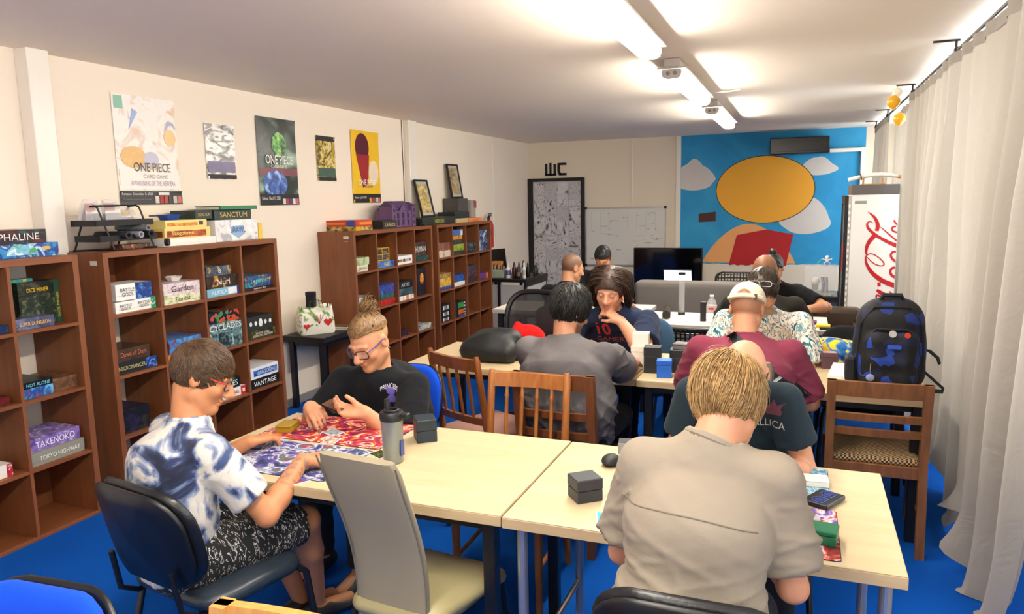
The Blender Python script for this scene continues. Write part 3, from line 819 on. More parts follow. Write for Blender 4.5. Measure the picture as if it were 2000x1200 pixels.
mpoly('peach_mound', hill, flat('EDA968', .7, var=.05), 4)
mpoly('brown_bar', [(-1.42, 1.47), (-1.18, 1.50), (-1.18, 1.36), (-1.42, 1.35)], flat('4A241C', .7, var=.06), 2)
mpoly('red_block', [(-.98, .75)] + [(-.98 + .78 * i / 20, .72 + .02 * rnd.random()) for i in range(21)] + [(-.2, .75), (-.12, 1.17), (-.48, 1.24), (-.88, 1.16)], flat('B5181C', .7, var=.12, vscale=5), 5)

# ------------------------------------------------------------------ ceiling lights
m_tube, nt, b = newmat('lit_diffuser')
b.inputs['Base Color'].default_value = (.9, .9, .9, 1)
b.inputs['Emission Color'].default_value = TUBE_COLOR + (1,)
b.inputs['Emission Strength'].default_value = TUBE_STRENGTH
m_house = flat('C9C4BC', .45, var=.02)
def fixture(y0, y1, label):
    t = thing('ceiling_light', label, 'ceiling light', (-0.815, (y0 + y1) / 2, 2.6), 0, 'twin-tube ceiling lights in a row')
    L = (y1 - y0) / 2
    MB().box((-.05, -L, -.055), (.05, L, -.001), .006).box((-.092, -L, -.066), (.092, L, -.055), .003).build('housing_with_shade', m_house, t)  # wide lower flange added to keep the diffuser's light off the nearby ceiling
    prof = [(.058, -.067), (.062, -.088), (.055, -.115), (.03, -.128), (-.03, -.128), (-.055, -.115), (-.062, -.088), (-.058, -.067)]
    d = MB()
    d.loft([[(a, yy, z) for a, z in prof] for yy in (-L + .02, L - .02)])
    d.build('diffuser', m_tube, t)
    for s in (-1, 1):
        ce = MB()
        ce.loft([[(a * 1.03, yy, z - .001) for a, z in prof] for yy in (s * L - .0, s * (L - .021))])
        e_ = ce.build('end_cap', m_house, t)
    for k in range(6):
        yy = -L + .12 + k * (2 * L - .24) / 5
        for s in (-1, 1):
            MB().box((s * .062 - .004, yy - .008, -.085), (s * .062 + .004, yy + .008, -.05)).build('clip', m_house, t)
    for xx in (-.022, .022):
        MB().cyl((xx, -L - .004, -.095), (xx, -L + .03, -.095), .013).build('tube_end', flat('8A8884', .4), t)
fixture(2.62, 4.22, 'nearest ceiling light, cut by the top of the photo')
fixture(4.92, 6.5, 'middle ceiling light of the row of three')
fixture(7.18, 8.88, 'farthest ceiling light, above the seated group by the mural')
fixture(0.35, 1.95, 'ceiling light overhead outside the frame')
fixture(-1.95, -.35, 'ceiling light behind the viewpoint outside the frame')
tag(MB().ring([(-.78, 6.56, 2.575), (-.70, 6.58, 2.585), (-.6, 6.55, 2.58), (-.52, 6.56, 2.59)], .005, 6).build('light_cable', m_trim), 'short white cable at the end of the middle ceiling light', 'cable')

# ------------------------------------------------------------------ curtains
m_cur, nt, b = newmat('curtain_cloth')
out = nt.nodes['Material Output']
b.inputs['Base Color'].default_value = hexc('98928A')
b.inputs['Roughness'].default_value = .85
b.inputs['Specular IOR Level'].default_value = .25
b.inputs['Sheen Weight'].default_value = .1
tl = nd(nt, 'ShaderNodeBsdfTranslucent')
tl.inputs[0].default_value = hexc('E8DAC4')
ms = nd(nt, 'ShaderNodeMixShader')
ms.inputs[0].default_value = .12
nt.links.new(b.outputs[0], ms.inputs[1])
nt.links.new(tl.outputs[0], ms.inputs[2])
nt.links.new(ms.outputs[0], out.inputs['Surface'])
tc = nd(nt, 'ShaderNodeTexCoord')
n3 = nd(nt, 'ShaderNodeTexNoise', i_Scale=5.0, i_Detail=5.0, i_Distortion=2.0)
nt.links.new(tc.outputs['Object'], n3.inputs['Vector'])
bp = nd(nt, 'ShaderNodeBump', i_Strength=.25, i_Distance=.03)
nt.links.new(n3.outputs['Fac'], bp.inputs['Height'])
nt.links.new(bp.outputs['Normal'], b.inputs['Normal'])

def curtain(label, y0, y1, xb, folds, seed, ztop=2.50, flare=.10, amp=.035, near_in=0.0, far_in=0.0, zbot=.01):
    r2 = random.Random(seed)
    t = thing('curtain', label, 'curtain', (xb, (y0 + y1) / 2, 0), 0, 'off-white curtains along the window wall')
    NU, NV = int(folds * 14), 40
    ph = [r2.uniform(0, 6.28) for _ in range(6)]
    rings = []
    for j in range(NV + 1):
        v = j / NV
        z = ztop + (zbot - ztop) * v
        row = []
        for i in range(NU + 1):
            u_ = i / NU
            a = u_ * folds * 2 * math.pi
            w = math.sin(a + ph[0] + .7 * math.sin(u_ * 9 + ph[1]) + .5 * v * math.sin(u_ * 5 + ph[2]))
            am = amp * (0.35 + .65 * min(1, v * 3)) * (.7 + .5 * math.sin(u_ * 7 + ph[3]))
            x = am * w + .012 * math.sin(3 * a * .37 + v * 6 + ph[4])
            y = y0 + (y1 - y0) * u_ + .012 * math.cos(a + ph[0]) * min(1, v * 3)
            y += near_in * v * v * (1 - u_) ** 2 - far_in * v * v * u_ ** 2
            if v > .86:
                q = (v - .86) / .14
                x -= flare * q * q * (.6 + .5 * math.sin(u_ * 6 + ph[5]) + .25 * math.sin(a * .5))
                z += .02 * q * math.sin(u_ * 11 + ph[2])
            row.append((x, y - (y0 + y1) / 2, max(z, .006)))
        rings.append(row)
    m = MB()
    m.loft(rings, cap=False, closed=False)
    nv = len(m.v)
    back = MB()
    m.build('cloth', m_cur, t, smooth=True, angle=80)
    # gathered heading tape
    hd_ = MB()
    top = [Vector(p) + Vector((0, 0, .0)) for p in rings[0]]
    hd_.loft([[(p.x - .004, p.y, p.z - .05) for p in top], [(p.x - .006, p.y, p.z + .012) for p in top], [(p.x + .004, p.y, p.z + .012) for p in top], [(p.x + .002, p.y, p.z - .05) for p in top]], cap=False, closed=False)
    hd_.build('heading_tape', m_cur, t, smooth=True)
    return t
curtain('off-white curtain at the photo\'s right edge, beyond the dark gap', 1.55, 2.62, .80, 5, 11, flare=.02)
curtain('nearest full-length off-white curtain, hem lifted at its near edge', 2.92, 5.02, .80, 7, 5, flare=.07, near_in=.30, amp=.075)
curtain('off-white curtain behind the backpack, its far edge beside the fridge', 5.06, 7.02, .80, 8, 7, flare=.08, amp=.06, far_in=.12)
curtain('off-white curtain just beyond the fridge', 7.45, 8.75, .86, 7, 8, flare=.02)
curtain('farthest off-white curtain in the mural corner', 8.78, 10.35, .80, 9, 9, flare=.02)
m_rod = flat('2A221E', .4, metal=.5)
rod = thing('curtain_rod', 'thin dark curtain rod running along the window side', 'curtain rod', (.80, 5.9, 2.53))
MB().cyl((0, -4.6, 0), (0, 4.55, 0), .009, seg=8).build('pole', m_rod, rod)
for yy in (3.2, 5.13, 7.01, 8.95, 10.3):
    MB().box((-.12, yy - 5.9 - .008, .058), (.02, yy - 5.9 + .008, .068)).box((-.006, yy - 5.9 - .008, -.01), (.006, yy - 5.9 + .008, .062)).ball((0, yy - 5.9 - .05, 0), .02, 8, 6).build('bracket', m_rod, rod)

# ------------------------------------------------------------------ posters on the left wall
PX = XW + .003
def poster(label, y0, y1, z0, z1, mat, group=None):
    t = thing('poster', label, 'poster', (PX, (y0 + y1) / 2, (z0 + z1) / 2))
    w, h = (y1 - y0) / 2, (z1 - z0) / 2
    m = MB()
    rows = []
    for i in range(9):
        a = -1 + 2 * i / 8
        rows.append([(.002 + .003 * abs(math.sin(a * 5 + b_ * 2)) + (.006 if abs(b_) > .95 and abs(a) > .95 else 0), w * a, h * b_) for b_ in [-1 + 2 * k / 8 for k in range(9)]])
    m.loft(rows, cap=False, closed=False)
    m.build('sheet', mat, t, smooth=True)
    return t
def patch(parent, name, poly, mat, k=1, x=.006):
    k = len(parent.children)
    return MB().prism(poly, 0, .0006 + .0003 * k, (0, 1, 0), (0, 0, 1), (x, 0, 0)).build(name, mat, parent)
def rect(a, b_, c, d):
    return [(a, c), (b_, c), (b_, d), (a, d)]
YV, ZV = (0, 1, 0), (0, 0, 1)
ink = lambda h_: flat(h_, .5, var=0)

p = poster('large pale sketch poster reading One Piece Card Game', 3.51, 4.01, 1.835, 2.44, rampmat([(0.30, 'B4B0CC'), (0.38, 'F4EEE6'), (0.52, 'F8F2EA'), (0.60, 'E8D8CC'), (0.72, 'E8BE8A')], scale=5.5, seed=1.3, detail=3, distortion=1.6, rough=.45, name='poster_print'))
patch(p, 'green_corner', rect(-.235, -.17, .21, .29), ink('8FC4AE'))
patch(p, 'blue_wedge', [(-.10, .22), (-.06, .2), (-.14, .08)], ink('A6B6E0'))
patch(p, 'tan_patch', ell(-.12, -.09, .10, .07, 24), flat('E8BE80', .5, var=.12, vscale=30))
patch(p, 'tan_patch', ell(.19, .05, .05, .055, 24), flat('F0CE96', .5, var=.1))
patch(p, 'grey_ring', ell(.02, -.1, .06, .05, 24), ink('C8C6D8'))
patch(p, 'pale_band', rect(-.24, .24, -.295, -.17), ink('F6F0E8'))
text('ONE PIECE', (PX + .0125, 3.78, 1.985), YV, ZV, .30, .058, ink('55504E'), p, stretch=True, thick=0)
text('CARD GAME', (PX + .0125, 3.80, 1.925), YV, ZV, .20, .025, ink('A8A29C'), p, stretch=True, thick=0)
text('AWAKENING OF THE NEW ERA', (PX + .0125, 3.78, 1.88), YV, ZV, .36, .032, ink('B09AC0'), p, stretch=True, thick=0)
p = poster('narrow black release-date strip under the pale poster', 3.51, 4.02, 1.74, 1.83, flat('2C2A2C', .4, var=.2, vscale=10))
text('Release : December 8, 2023', (PX + .0125, 3.64, 1.81), YV, ZV, .24, .018, ink('E8E2DC'), p, stretch=True, thick=0)
for k, c in enumerate(('D8D0C8', 'A83A34', 'B84A40', '4A4448', 'C8BEB6', 'C86A5A')):
    patch(p, 'card_picture', rect(.02 + k * .038, .052 + k * .038, -.036, .012), flat(c, .5, var=.25, vscale=60))
patch(p, 'white_banner', rect(.05, .14, .018, .036), ink('E6E0DA'))
text('The New Era booster pack is on sale', (PX + .0125, 3.635, 1.775), YV, ZV, .22, .014, ink('8A8684'), p, stretch=True, thick=0)
p = poster('small black-and-white glossy poster between the two large ones', 4.275, 4.575, 1.92, 2.32, rampmat([(0.32, '1A181A'), (0.45, '8A8688'), (0.55, 'E8E2DC'), (0.75, 'F4EEE8')], scale=8, seed=5, stretch=(1, 1, 2.6), distortion=1.2, rough=.25, name='poster_print'))
patch(p, 'violet_band', rect(-.14, .14, -.15, -.07), flat('6A6088', .3, var=.3, vscale=25))
patch(p, 'dark_band', rect(-.148, .148, -.197, -.165), ink('181618'))
p = poster('large dark poster with green and blue glow reading One Piece', 4.825, 5.315, 1.72, 2.425, rampmat([(0.28, '0E1210'), (0.44, '26302C'), (0.54, '4A5A50'), (0.64, '8AA890'), (0.8, 'C8D8C8')], scale=3.4, seed=8.2, detail=4, distortion=1.0, rough=.25, name='poster_print'))
patch(p, 'green_glow', ell(.02, .14, .09, .10, 28), rampmat([(0.35, '1E3A20'), (0.5, '4AA038'), (0.66, 'B8E080')], scale=16, seed=2, rough=.3, name='poster_print'))
patch(p, 'red_haze', rect(-.24, .24, -.11, -.05), flat('7A3A44', .3, var=.4, vscale=8))
patch(p, 'blue_glow', ell(-.05, -.18, .15, .11, 28), rampmat([(0.35, '14306A'), (0.5, '3A6AC0'), (0.66, 'B8D0F0')], scale=12, seed=4, rough=.3, name='poster_print'))
patch(p, 'text_band', rect(-.243, .243, -.35, -.265), ink('141216'))
text('ONE PIECE', (PX + .0125, 5.08, 2.09), YV, ZV, .34, .07, ink('F4F0EA'), p, stretch=True, thick=0)
text('CARD GAME', (PX + .0125, 5.07, 2.035), YV, ZV, .2, .028, ink('D8D4CE'), p, stretch=True, thick=0)
text('Release : March 15, 2024', (PX + .0125, 4.95, 1.775), YV, ZV, .22, .03, ink('F0ECE6'), p, stretch=True, thick=0)
for k, c in enumerate(('D8D4D0', 'B03A3C', '5A3A6A', 'E0DCD8', 'D06A60')):
    patch(p, 'card_picture', rect(.03 + k * .042, .065 + k * .042, -.345, -.30), flat(c, .5, var=.25, vscale=60), 2)
p = poster('small gold-and-black poster left of the yellow poster', 5.60, 5.885, 1.93, 2.33, rampmat([(0.3, '1C1A14'), (0.42, '6A5A20'), (0.52, 'C8A828'), (0.62, 'E8DCA8'), (0.75, 'B08A60')], scale=12, seed=11, detail=5, distortion=2, rough=.3, name='poster_print'))
patch(p, 'dark_band', rect(-.14, .14, .155, .198), ink('17150F'))
patch(p, 'green_panel', rect(-.13, .13, -.165, -.085), flat('3A5A4A', .4, var=.3, vscale=30))
patch(p, 'dark_band', rect(-.14, .14, -.198, -.168), ink('17150F'))
p = poster('bright yellow poster with a dark red oval', 6.15, 6.65, 1.725, 2.425, flat('F2C41E', .35, var=.06, vscale=4))
patch(p, 'dark_red_oval', ell(-.06, .19, .12, .135, 30), flat('5A1228', .3, var=.2, vscale=6))
patch(p, 'red_wedge', [(-.17, .12), (.06, .12), (.02, -.16), (-.07, -.2)], flat('A0222A', .3, var=.25, vscale=9))
patch(p, 'cream_oval', ell(.13, -.05, .09, .12, 24), flat('F0DCC0', .4, var=.05), 2)
patch(p, 'text_band', rect(-.248, .248, -.349, -.262), ink('141010'))
text('ONE PIECE', (PX + .0125, 6.40, 1.925), YV, ZV, .31, .055, ink('F4F2F0'), p, stretch=True, thick=0)
text('CARD GAME', (PX + .0125, 6.40, 1.885), YV, ZV, .19, .024, ink('5A3A6A'), p, stretch=True, thick=0)
text('Release : July 19, 2024', (PX + .0125, 6.27, 1.775), YV, ZV, .2, .028, ink('F0ECE6'), p, stretch=True, thick=0)
for k, c in enumerate(('E0B030', 'A83A34', '8A4A6A', 'E0DCD8', 'C86A6A')):
    patch(p, 'card_picture', rect(.03 + k * .042, .065 + k * .042, -.345, -.30), flat(c, .5, var=.25, vscale=60), 2)

# ------------------------------------------------------------------ whiteboard
wb = thing('whiteboard', 'white wall board with faint handwriting in a thin steel frame', 'whiteboard', (-2.51, YB - .002, 1.14))
MB().box((-.6, -.02, -.43), (.6, 0, .43)).build('board', flat('DBDAD4', .25, var=.02), wb)
fm = flat('C8C8C4', .3, metal=.8)
for a, b_ in (((-.61, -.026, .425), (.61, 0, .445)), ((-.61, -.026, -.445), (.61, 0, -.425)), ((-.615, -.026, -.445), (-.6, 0, .445)), ((.6, -.026, -.445), (.615, 0, .445))):
    MB().box(a, b_).build('frame_rail', fm, wb)
for sx in (-1, 1):
    for sz in (-1, 1):
        MB().box((sx * .607 - .018, -.03, sz * .436 - .018), (sx * .607 + .018, 0, sz * .436 + .018), .004).build('corner_cap', m_black, wb)
rnd = random.Random(2)
wr_ = MB()
for k in range(46):
    x0 = rnd.uniform(-.55, .48)
    z0 = rnd.uniform(-.36, .38)
    for q in range(rnd.randint(2, 6)):
        xx = x0 + q * .018
        if xx < .57:
            wr_.box((xx, -.0215, z0 + rnd.uniform(-.006, .002)), (xx + rnd.uniform(.006, .015), -.0205, z0 + rnd.uniform(.003, .008)))
for k in range(8):
    xx = -.52 + k * .14
    wr_.box((xx, -.0212, .1), (xx + .0015, -.0205, .38))
wr_.build('handwriting', flat('7C7C80', .5, var=0), wb)
# ------------------------------------------------------------------ cube shelves
m_shelf = woodmat('744224', '8C5230', 'Z', rough=.42, name='shelf_veneer', streak=10)
m_shelfh = woodmat('744224', '8C5230', 'Y', rough=.42, name='shelf_veneer_h', streak=10)
SX0, SX1, SH = -4.055, -3.68, 1.474
ROWZ = [1.108, .745, .381, .020]
def cube_shelf(y0, label, backs=()):
    W = 1.494
    t = thing('cube_shelf', label, 'shelf', (SX0, y0, 0), 0, 'brown cube shelves along the left wall')
    D = SX1 - SX0
    for a in (0, W - .034):
        MB().box((0, a, 0), (D, a + .034, SH), .0015).build('side_panel', m_shelf, t)
    MB().box((0, .034, SH - .034), (D, W - .034, SH), .0015).build('top_panel', m_shelfh, t)
    MB().box((0, .034, 0), (D, W - .034, .020), .0015).build('bottom_panel', m_shelfh, t)
    for z in ROWZ[:3]:
        MB().box((0, .034, z - .018), (D - .002, W - .034, z), .001).build('shelf_board', m_shelfh, t)
    cw = (W - .068 - 3 * .018) / 4
    zt = [SH - .034] + [z - .018 for z in ROWZ[:3]]
    for k in range(3):
        yy = .034 + (k + 1) * cw + k * .018
        for r in range(4):
            MB().box((0, yy, ROWZ[r]), (D - .002, yy + .018, zt[r]), .001).build('divider', m_shelf, t)
    for (c, r, lo, hi) in backs:
        yy = .034 + c * (cw + .018)
        MB().box((.0, yy, ROWZ[r] + lo), (.008, yy + cw, ROWZ[r] + hi)).build('back_panel', m_shelf, t)
    return t
SA = cube_shelf(1.385, 'brown cube shelf at the photo\'s left edge', [(3, 3, 0, .34), (2, 3, 0, .34)])
SB = cube_shelf(3.035, 'brown cube shelf behind the person in the tie-dye shirt', [(0, 0, 0, .32)])
SC = cube_shelf(5.552, 'brown cube shelf behind the person with the hair bun', [(c, r, 0, .32) for c in range(4) for r in (0, 2)])
SD = cube_shelf(7.158, 'farthest brown cube shelf, beside the corner desk', [(c, r, 0, .32) for c in range(4) for r in (1,)])
for s, yo, zz in ((SB, 0, 1.40), (SC, 0, 1.41)):
    MB().box((.27, -.0012, zz), (.325, 0, zz + .025)).build('paper_tag', flat('D8D2C2', .6, var=.02), s)
MB().box((.275, -.0006, 1.385), (.32, 0, 1.39)).build('scratch', flat('C0805A', .6), SC)

# ------------------------------------------------------------------ game boxes
_rn = random.Random(77)
def game_box(k, X, y0, y1, z0, h, d, c1, c2, c3, style, title, tcol, label):
    w = y1 - y0
    t = thing('game_box', label, 'game box', (X - d / 2, (y0 + y1) / 2, z0), 0, 'board game boxes on the shelves')
    if style in ('plain',):
        body = flat(c1, .45, var=.05, vscale=20)
    elif style in ('dark',):
        body = artmat(c1, c2, c3, scale=9, seed=k * .37)
    elif style in ('confetti',):
        body = artmat(c1, c2, c3, scale=42, seed=k * .37, kind='voronoi')
    elif style in ('stripes',):
        body = artmat(c1, c2, c3, scale=14, seed=k * .37, kind='wave', stretch=(1, 1, .2))
    elif style in ('half', 'halfblue', 'halfred', 'inset', 'inset2', 'band', 'band2', 'band3', 'frame', 'half3', 'icons', 'icons2', 'half2b', 'half2o', 'half2g', 'flame', 'half2', 'clouds'):
        body = flat(c1, .42, var=.05, vscale=20)
    else:
        body = artmat(c1, c2, c3, scale=_rn.choice((13, 18, 24)), seed=k * .37)
    hx, hy = d / 2, w / 2
    if h > .045:
        s = h * .28
        MB().box((-hx + .0015, -hy + .0015, 0), (hx - .0015, hy - .0015, s + .002), .001).build('box_base', body, t)
        MB().box((-hx, -hy, s), (hx, hy, h), .0015).build('box_lid', body, t)
    else:
        MB().box((-hx, -hy, 0), (hx, hy, h), .0015).build('carton', body, t)
    F = hx + .0004
    def pan(name, u0, u1, v0, v1, mat, th=.0006, x=None):
        x = F if x is None else x
        MB().box((x, -hy + w * u0, h * v0), (x + th, -hy + w * u1, h * v1)).build(name, mat, t)
    tu0, tu1, tv0, tv1 = .12, .88, .25, .75
    art = lambda a, b_, c, sc=30: artmat(a, b_, c, scale=sc, seed=k * .61)
    if style == 'planet':
        MB().prism([p for p in ell(.02, h * .2, .085, .06, 24) if p[1] > .002 and p[1] < h - .002] or ell(0, h / 2, .03, .03), 0, .0008, (0, 1, 0), (0, 0, 1), (F, 0, 0)).build('planet_picture', art('7FC0E0', 'E8F4F0', '4AA060', 22), t)
        MB().prism(ell(.155, h * .62, .022, .010, 16), 0, .0008, (0, 1, 0), (0, 0, 1), (F, 0, 0)).build('badge', flat('D8A84A', .5), t)
    if style == 'mine':
        pan('cave_picture', .05, .86, .03, .66, art('1E3024', '6A6A4A', '0E1812', 26))
        pan('spine', .87, 1.0, 0, 1, flat('1E4A3A', .45))
        text('DICE MINER', (X + .0022, y0 + w * .935, z0 + h * .42), (0, 0, 1), (0, -1, 0), h * .6, w * .06, flat(tcol, .5, var=0), t, stretch=True)
        tu0, tu1, tv0, tv1 = .2, .72, .70, .92
    if style == 'half':
        pan('coloured_end', .76, 1, 0, 1, art(c2, c2, c1))
        tu1 = .72
    if style == 'halfblue':
        pan('picture', .54, 1, 0, 1, art(c2, '5A90D0', '0A2050'))
        tu1 = .5
    if style == 'halfred':
        pan('coloured_end', .80, 1, 0, 1, flat(c2, .45))
        pan('emblem', .86, .95, .3, .7, flat('F0E8E0', .5), .0012)
        tu1 = .78
    if style == 'half3':
        pan('white_panel', .64, .92, .12, .9, flat('E4E8EA', .5))
        pan('violet_end', .93, 1, 0, 1, flat('4A3A80', .5))
        tu1 = .6
    if style == 'half2':
        pan('blue_picture', .70, .98, .05, .95, art('2A4A98', '6A90D8', '101C40'))
        tu0, tu1 = .03, .68
    if style in ('half2b', 'half2o', 'half2g'):
        pan('coloured_panel', .40, .84, .12, .88, art(c2, c2, c1))
        for q in range(2):
            pan('white_mark', .9, .96, .15 + q * .45, .4 + q * .45, flat('E8E8E4', .5))
    if style == 'inset':
        pan('blue_panel', .16, .95, .22, .74, art(c2, '6A9AE0', '1A3A80', 24))
        tu0, tu1, tv0, tv1 = .3, .85, .32, .66
    if style == 'inset2':
        for q, c in enumerate(('5A3A3A', '8A6A4A', '3A3A44', 'B0A898', '6A6A70')):
            pan('portrait', .08 + q * .17, .22 + q * .17, .3, .62, flat(c, .5, var=.3, vscale=50))
    if style == 'band':
        pan('red_band', .04, .90, .12, .72, art('A84420', 'C8702E', '7A2A14', 20))
        tu0, tu1, tv0, tv1 = .12, .62, .2, .68
        MB().box((-hx + .02, -hy - .0006, h * .15), (hx - .02, -hy, h * .7)).build('side_band', flat('8A3A1C', .5, var=.1), t)
        text(title, (X - d / 2, y0 - .001, z0 + h * .42), (1, 0, 0), (0, 0, 1), d * .5, h * .38, flat(tcol, .5, var=0), t, stretch=True)
    if style == 'band2':
        pan('orange_band', .04, .76, .2, .66, art('D88A30', 'E8AA50', 'C87020', 24))
        pan('dark_square', .80, .90, .25, .8, flat('4A4030', .5))
    if style == 'band3':
        pan('orange_band', .2, .95, .25, .7, flat('E0882E', .5, var=.1))
        MB().box((-hx + .02, -hy - .0006, h * .3), (hx - .12, -hy, h * .65)).build('side_band', flat('E0882E', .5, var=.1), t)
        MB().box((hx - .10, -hy - .0006, 0), (hx - .02, -hy, h)).build('blue_end', flat('1E4AA0', .5), t)
    if style == 'frame':
        for q in range(2):
            for r in range(2):
                pan('picture', .08 + q * .44, .48 + q * .44, .08 + r * .46, .48 + r * .46, art('2A2826', 'C0B8A8', '6A5A40', 40))
    if style == 'icons':
        for q in range(5):
            MB().prism(ell(-hy + w * (.12 + q * .19), h * .5, w * (.05 if q != 2 else .075), h * (.16 if q != 2 else .3), 14), 0, .0008, (0, 1, 0), (0, 0, 1), (F, 0, 0)).build('emblem', flat('E4E4E0', .5, var=0), t)
    if style == 'icons2':
        for q in range(3):
            pan('white_mark', .2 + q * .24, .34 + q * .24, .2, .8, flat('D8D8D4' if q != 1 else '8A8A88', .5))
    if style == 'flame':
        MB().prism(ell(0, h * .62, w * .22, h * .2, 18), 0, .0008, (0, 1, 0), (0, 0, 1), (F, 0, 0)).build('glow_picture', art('E08A2A', 'F8D890', 'A0401A', 30), t)
    if style == 'clouds':
        pan('picture', .02, .98, .02, .98, art('E6E6E6', 'B0B6C2', 'F6F6F4', 10))
        MB().prism([(-.05, h * .72), (.06, h * .72), (.075, h * .35), (.005, h * .12), (-.065, h * .35)], 0, .0014, (0, 1, 0), (0, 0, 1), (F, 0, 0)).build('badge', flat('8FB4D8', .4), t)
        tu0, tu1, tv0, tv1 = .34, .68, .38, .66
    if style == 'sea':
        tu0, tu1, tv0, tv1 = .05, .97, .72, .95
        pan('dark_island', .3, .6, .1, .6, art('26363C', '5A7A80', '1A262A', 40))
    if title and style != 'band' or style == 'band':
        if title == 'TOKYO HIGHWAY':
            tu0, tu1 = .14, .90
        text(title, (X + .0026, y0 + w * (tu0 + tu1) / 2, z0 + h * (tv0 + tv1) / 2), YV, ZV, w * (tu1 - tu0), h * (tv1 - tv0), flat(tcol, .5, var=0), t)
    if title == 'Stratego':
        text(title, (X - d * .6, y0 - .001, z0 + h * .5), (1, 0, 0), (0, 0, 1), d * .45, h * .6, flat('E8E4DA', .5, var=0), t)
    return t
for k, row in enumerate(GAME_BOXES):
    game_box(k, *row)

# ------------------------------------------------------------------ things on top of the shelves
# wire letter tray with rolled mats and bagged goods
rk = thing('wire_tray_rack', 'black wire desk tray rack on the second shelf', 'tray rack', (-3.85, 3.27, 1.4745))
m_wire = flat('141316', .4, metal=.3)
for s in (-1, 1):
    yy = s * .145
    MB().ring([(-.09, yy - .055, .005), (-.01, yy - .02, .255), (.03, yy, .262), (.05, yy + .005, .25), (.10, yy + .05, .005)], .006, 8).build('side_frame', m_wire, rk)
    MB().ring([(-.10, yy - .06, .005), (.0, yy - .09 * s, .004), (.11, yy + .06, .005)], .005, 8).build('foot', m_wire, rk)
MB().ring([(.02, -.145, .262), (.02, .145, .262)], .005, 8).build('top_bar', m_wire, rk)
for z, dx in ((.145, 0), (.055, .02)):
    tr = MB()
    tr.box((-.10 + dx, -.20, z), (.10 + dx, .20, z + .003))
    for a in ((-.10, -.20, .20, 0), (.10, -.20, .20, 0)):
        tr.box((a[0] + dx - .002, a[1], z), (a[0] + dx + .002, a[2], z + .035))
    for yy in (-.20, .20):
        tr.box((-.10 + dx, yy - .002, z), (.10 + dx, yy + .002, z + .035))
    tr.build('tray', m_wire, rk)
for i, (yy, z, c, r, lab) in enumerate(((-.03, .088, '2A2A2E', .022, 'dark rolled playmat in the wire tray, nearest the wall column'), (.06, .088, '9A9AA0', .020, 'light grey rolled playmat in the wire tray'), (.135, .090, '1E2024', .024, 'black rolled playmat in the wire tray'), (.115, .126, '7A7C82', .018, 'grey rolled playmat lying on the other rolls'))):
    m = MB()
    n = 14
    rings = []
    prof = [(r, -.13), (r, .13), (r * .55, .13), (r * .55, .06)]
    m.lathe(prof, (0, 0, 0), 16, rotm(0, math.pi / 2, 0))
    o = m.build('rolled_playmat', flat(c, .7), None, (-3.83 + .0, 3.27 + yy, 1.4745 + z), smooth=True)
    tag(o, lab, 'rolled mat', 'rolled playmats in the wire tray')
m_film = glassmat('E8E8EC', .15, .35, 'plastic_film')
for i, (yy, c, lab) in enumerate(((-.14, 'B84A3A', 'clear bag of red and grey parts at the near end of the wire tray'), (-.01, 'A8402E', 'clear bag of grey parts in the middle of the wire tray'), (.10, 'D8B040', 'clear bag with a yellow and blue card in the wire tray'))):
    t = thing('plastic_bag', lab, 'plastic bag', (-3.86, 3.27 + yy, 1.4745 + .15), 0, 'bags of parts in the wire tray')
    hh = .15 if i < 2 else .10
    MB().loft([[(.03 * sx * q, .055 * sy * q2, z) for sx, sy in ((-1, -1), (1, -1), (1, 1), (-1, 1))] for z, q, q2 in ((0, .9, 1), (hh * .4, 1, 1), (hh * .8, .6, .9), (hh, .15, .7))]).build('film', m_film, t, smooth=True, angle=30)
    MB().box((-.02, -.045, .005), (.02, .045, hh * .45), .004).build('contents', artmat('8A8A8E', c, '4A4A50', 40, i), t)
    MB().box((-.01, -.03, hh * .5), (.012, .03, hh * .85), .004).build('card', flat(c, .5, var=.3, vscale=40), t)
pr_ = MB().box((-.05, -.10, 0), (.06, .10, .028), .003)
tag(pr_.build('card_box', artmat('3A2A22', 'C87A3A', '6A3A2A', 22, 3), None, (-3.84, 3.36, 1.4752)), 'small orange and brown printed box under the wire tray', 'box')
# end cap of the long white box
tag(MB().cyl((-3.742, 3.545, 1.503), (-3.722, 3.555, 1.503), .024, seg=24).build('end_cap_disc', flat('17171A', .5)), 'black round end of the tube on the second shelf', 'tube end')
bt = thing('dice_tray', 'small blue dice tray on the upper yellow box', 'dice tray', (-3.87, 3.71, 1.6376))
MB().loft([[(a * .5, b_ * .5, z) for a, b_ in rrect(w, w2, .03)] for z, w, w2 in ((0, .15, .19), (.028, .18, .24), (.036, .19, .26), (.034, .17, .23), (.010, .14, .18))], cap=True).build('tray_body', flat('16419A', .35), bt, smooth=True)
for s in (-1, 1):
    MB().box((-.02, s * .125 - .02, .026), (.02, s * .125 + .02, .034), .004).build('corner_tab', flat('1C2A55', .4), bt)
gb = thing('hardcover_book', 'dark green book lying on the Sanctum boxes', 'book', (-3.87, 4.24, 1.6965))
MB().box((-.11, -.18, 0), (.11, .18, .022), .003).build('pages', flat('E0DACA', .7), gb)
MB().box((-.115, -.185, .022), (.115, .185, .026), .001).box((.105, -.185, -.0), (.117, .185, .026), .001).build('cover', flat('1F7A4E', .4), gb)
sb = thing('game_box', 'dark green Sanctum box lying behind and left of its twin', 'game box', (-3.90, 3.935, 1.6377 - .0), 0, 'board game boxes on the shelves')
MB().box((-.11, -.075, 0), (.11, .075, .058), .0015).build('box_lid', flat('263630', .45), sb)
text('SANCTUM', (-3.789, 3.935, 1.667), YV, ZV, .11, .022, flat('C8A860', .5, var=0), sb)
yb_ = MB().box((-.1, -.02, 0), (.1, .02, .12), .002)
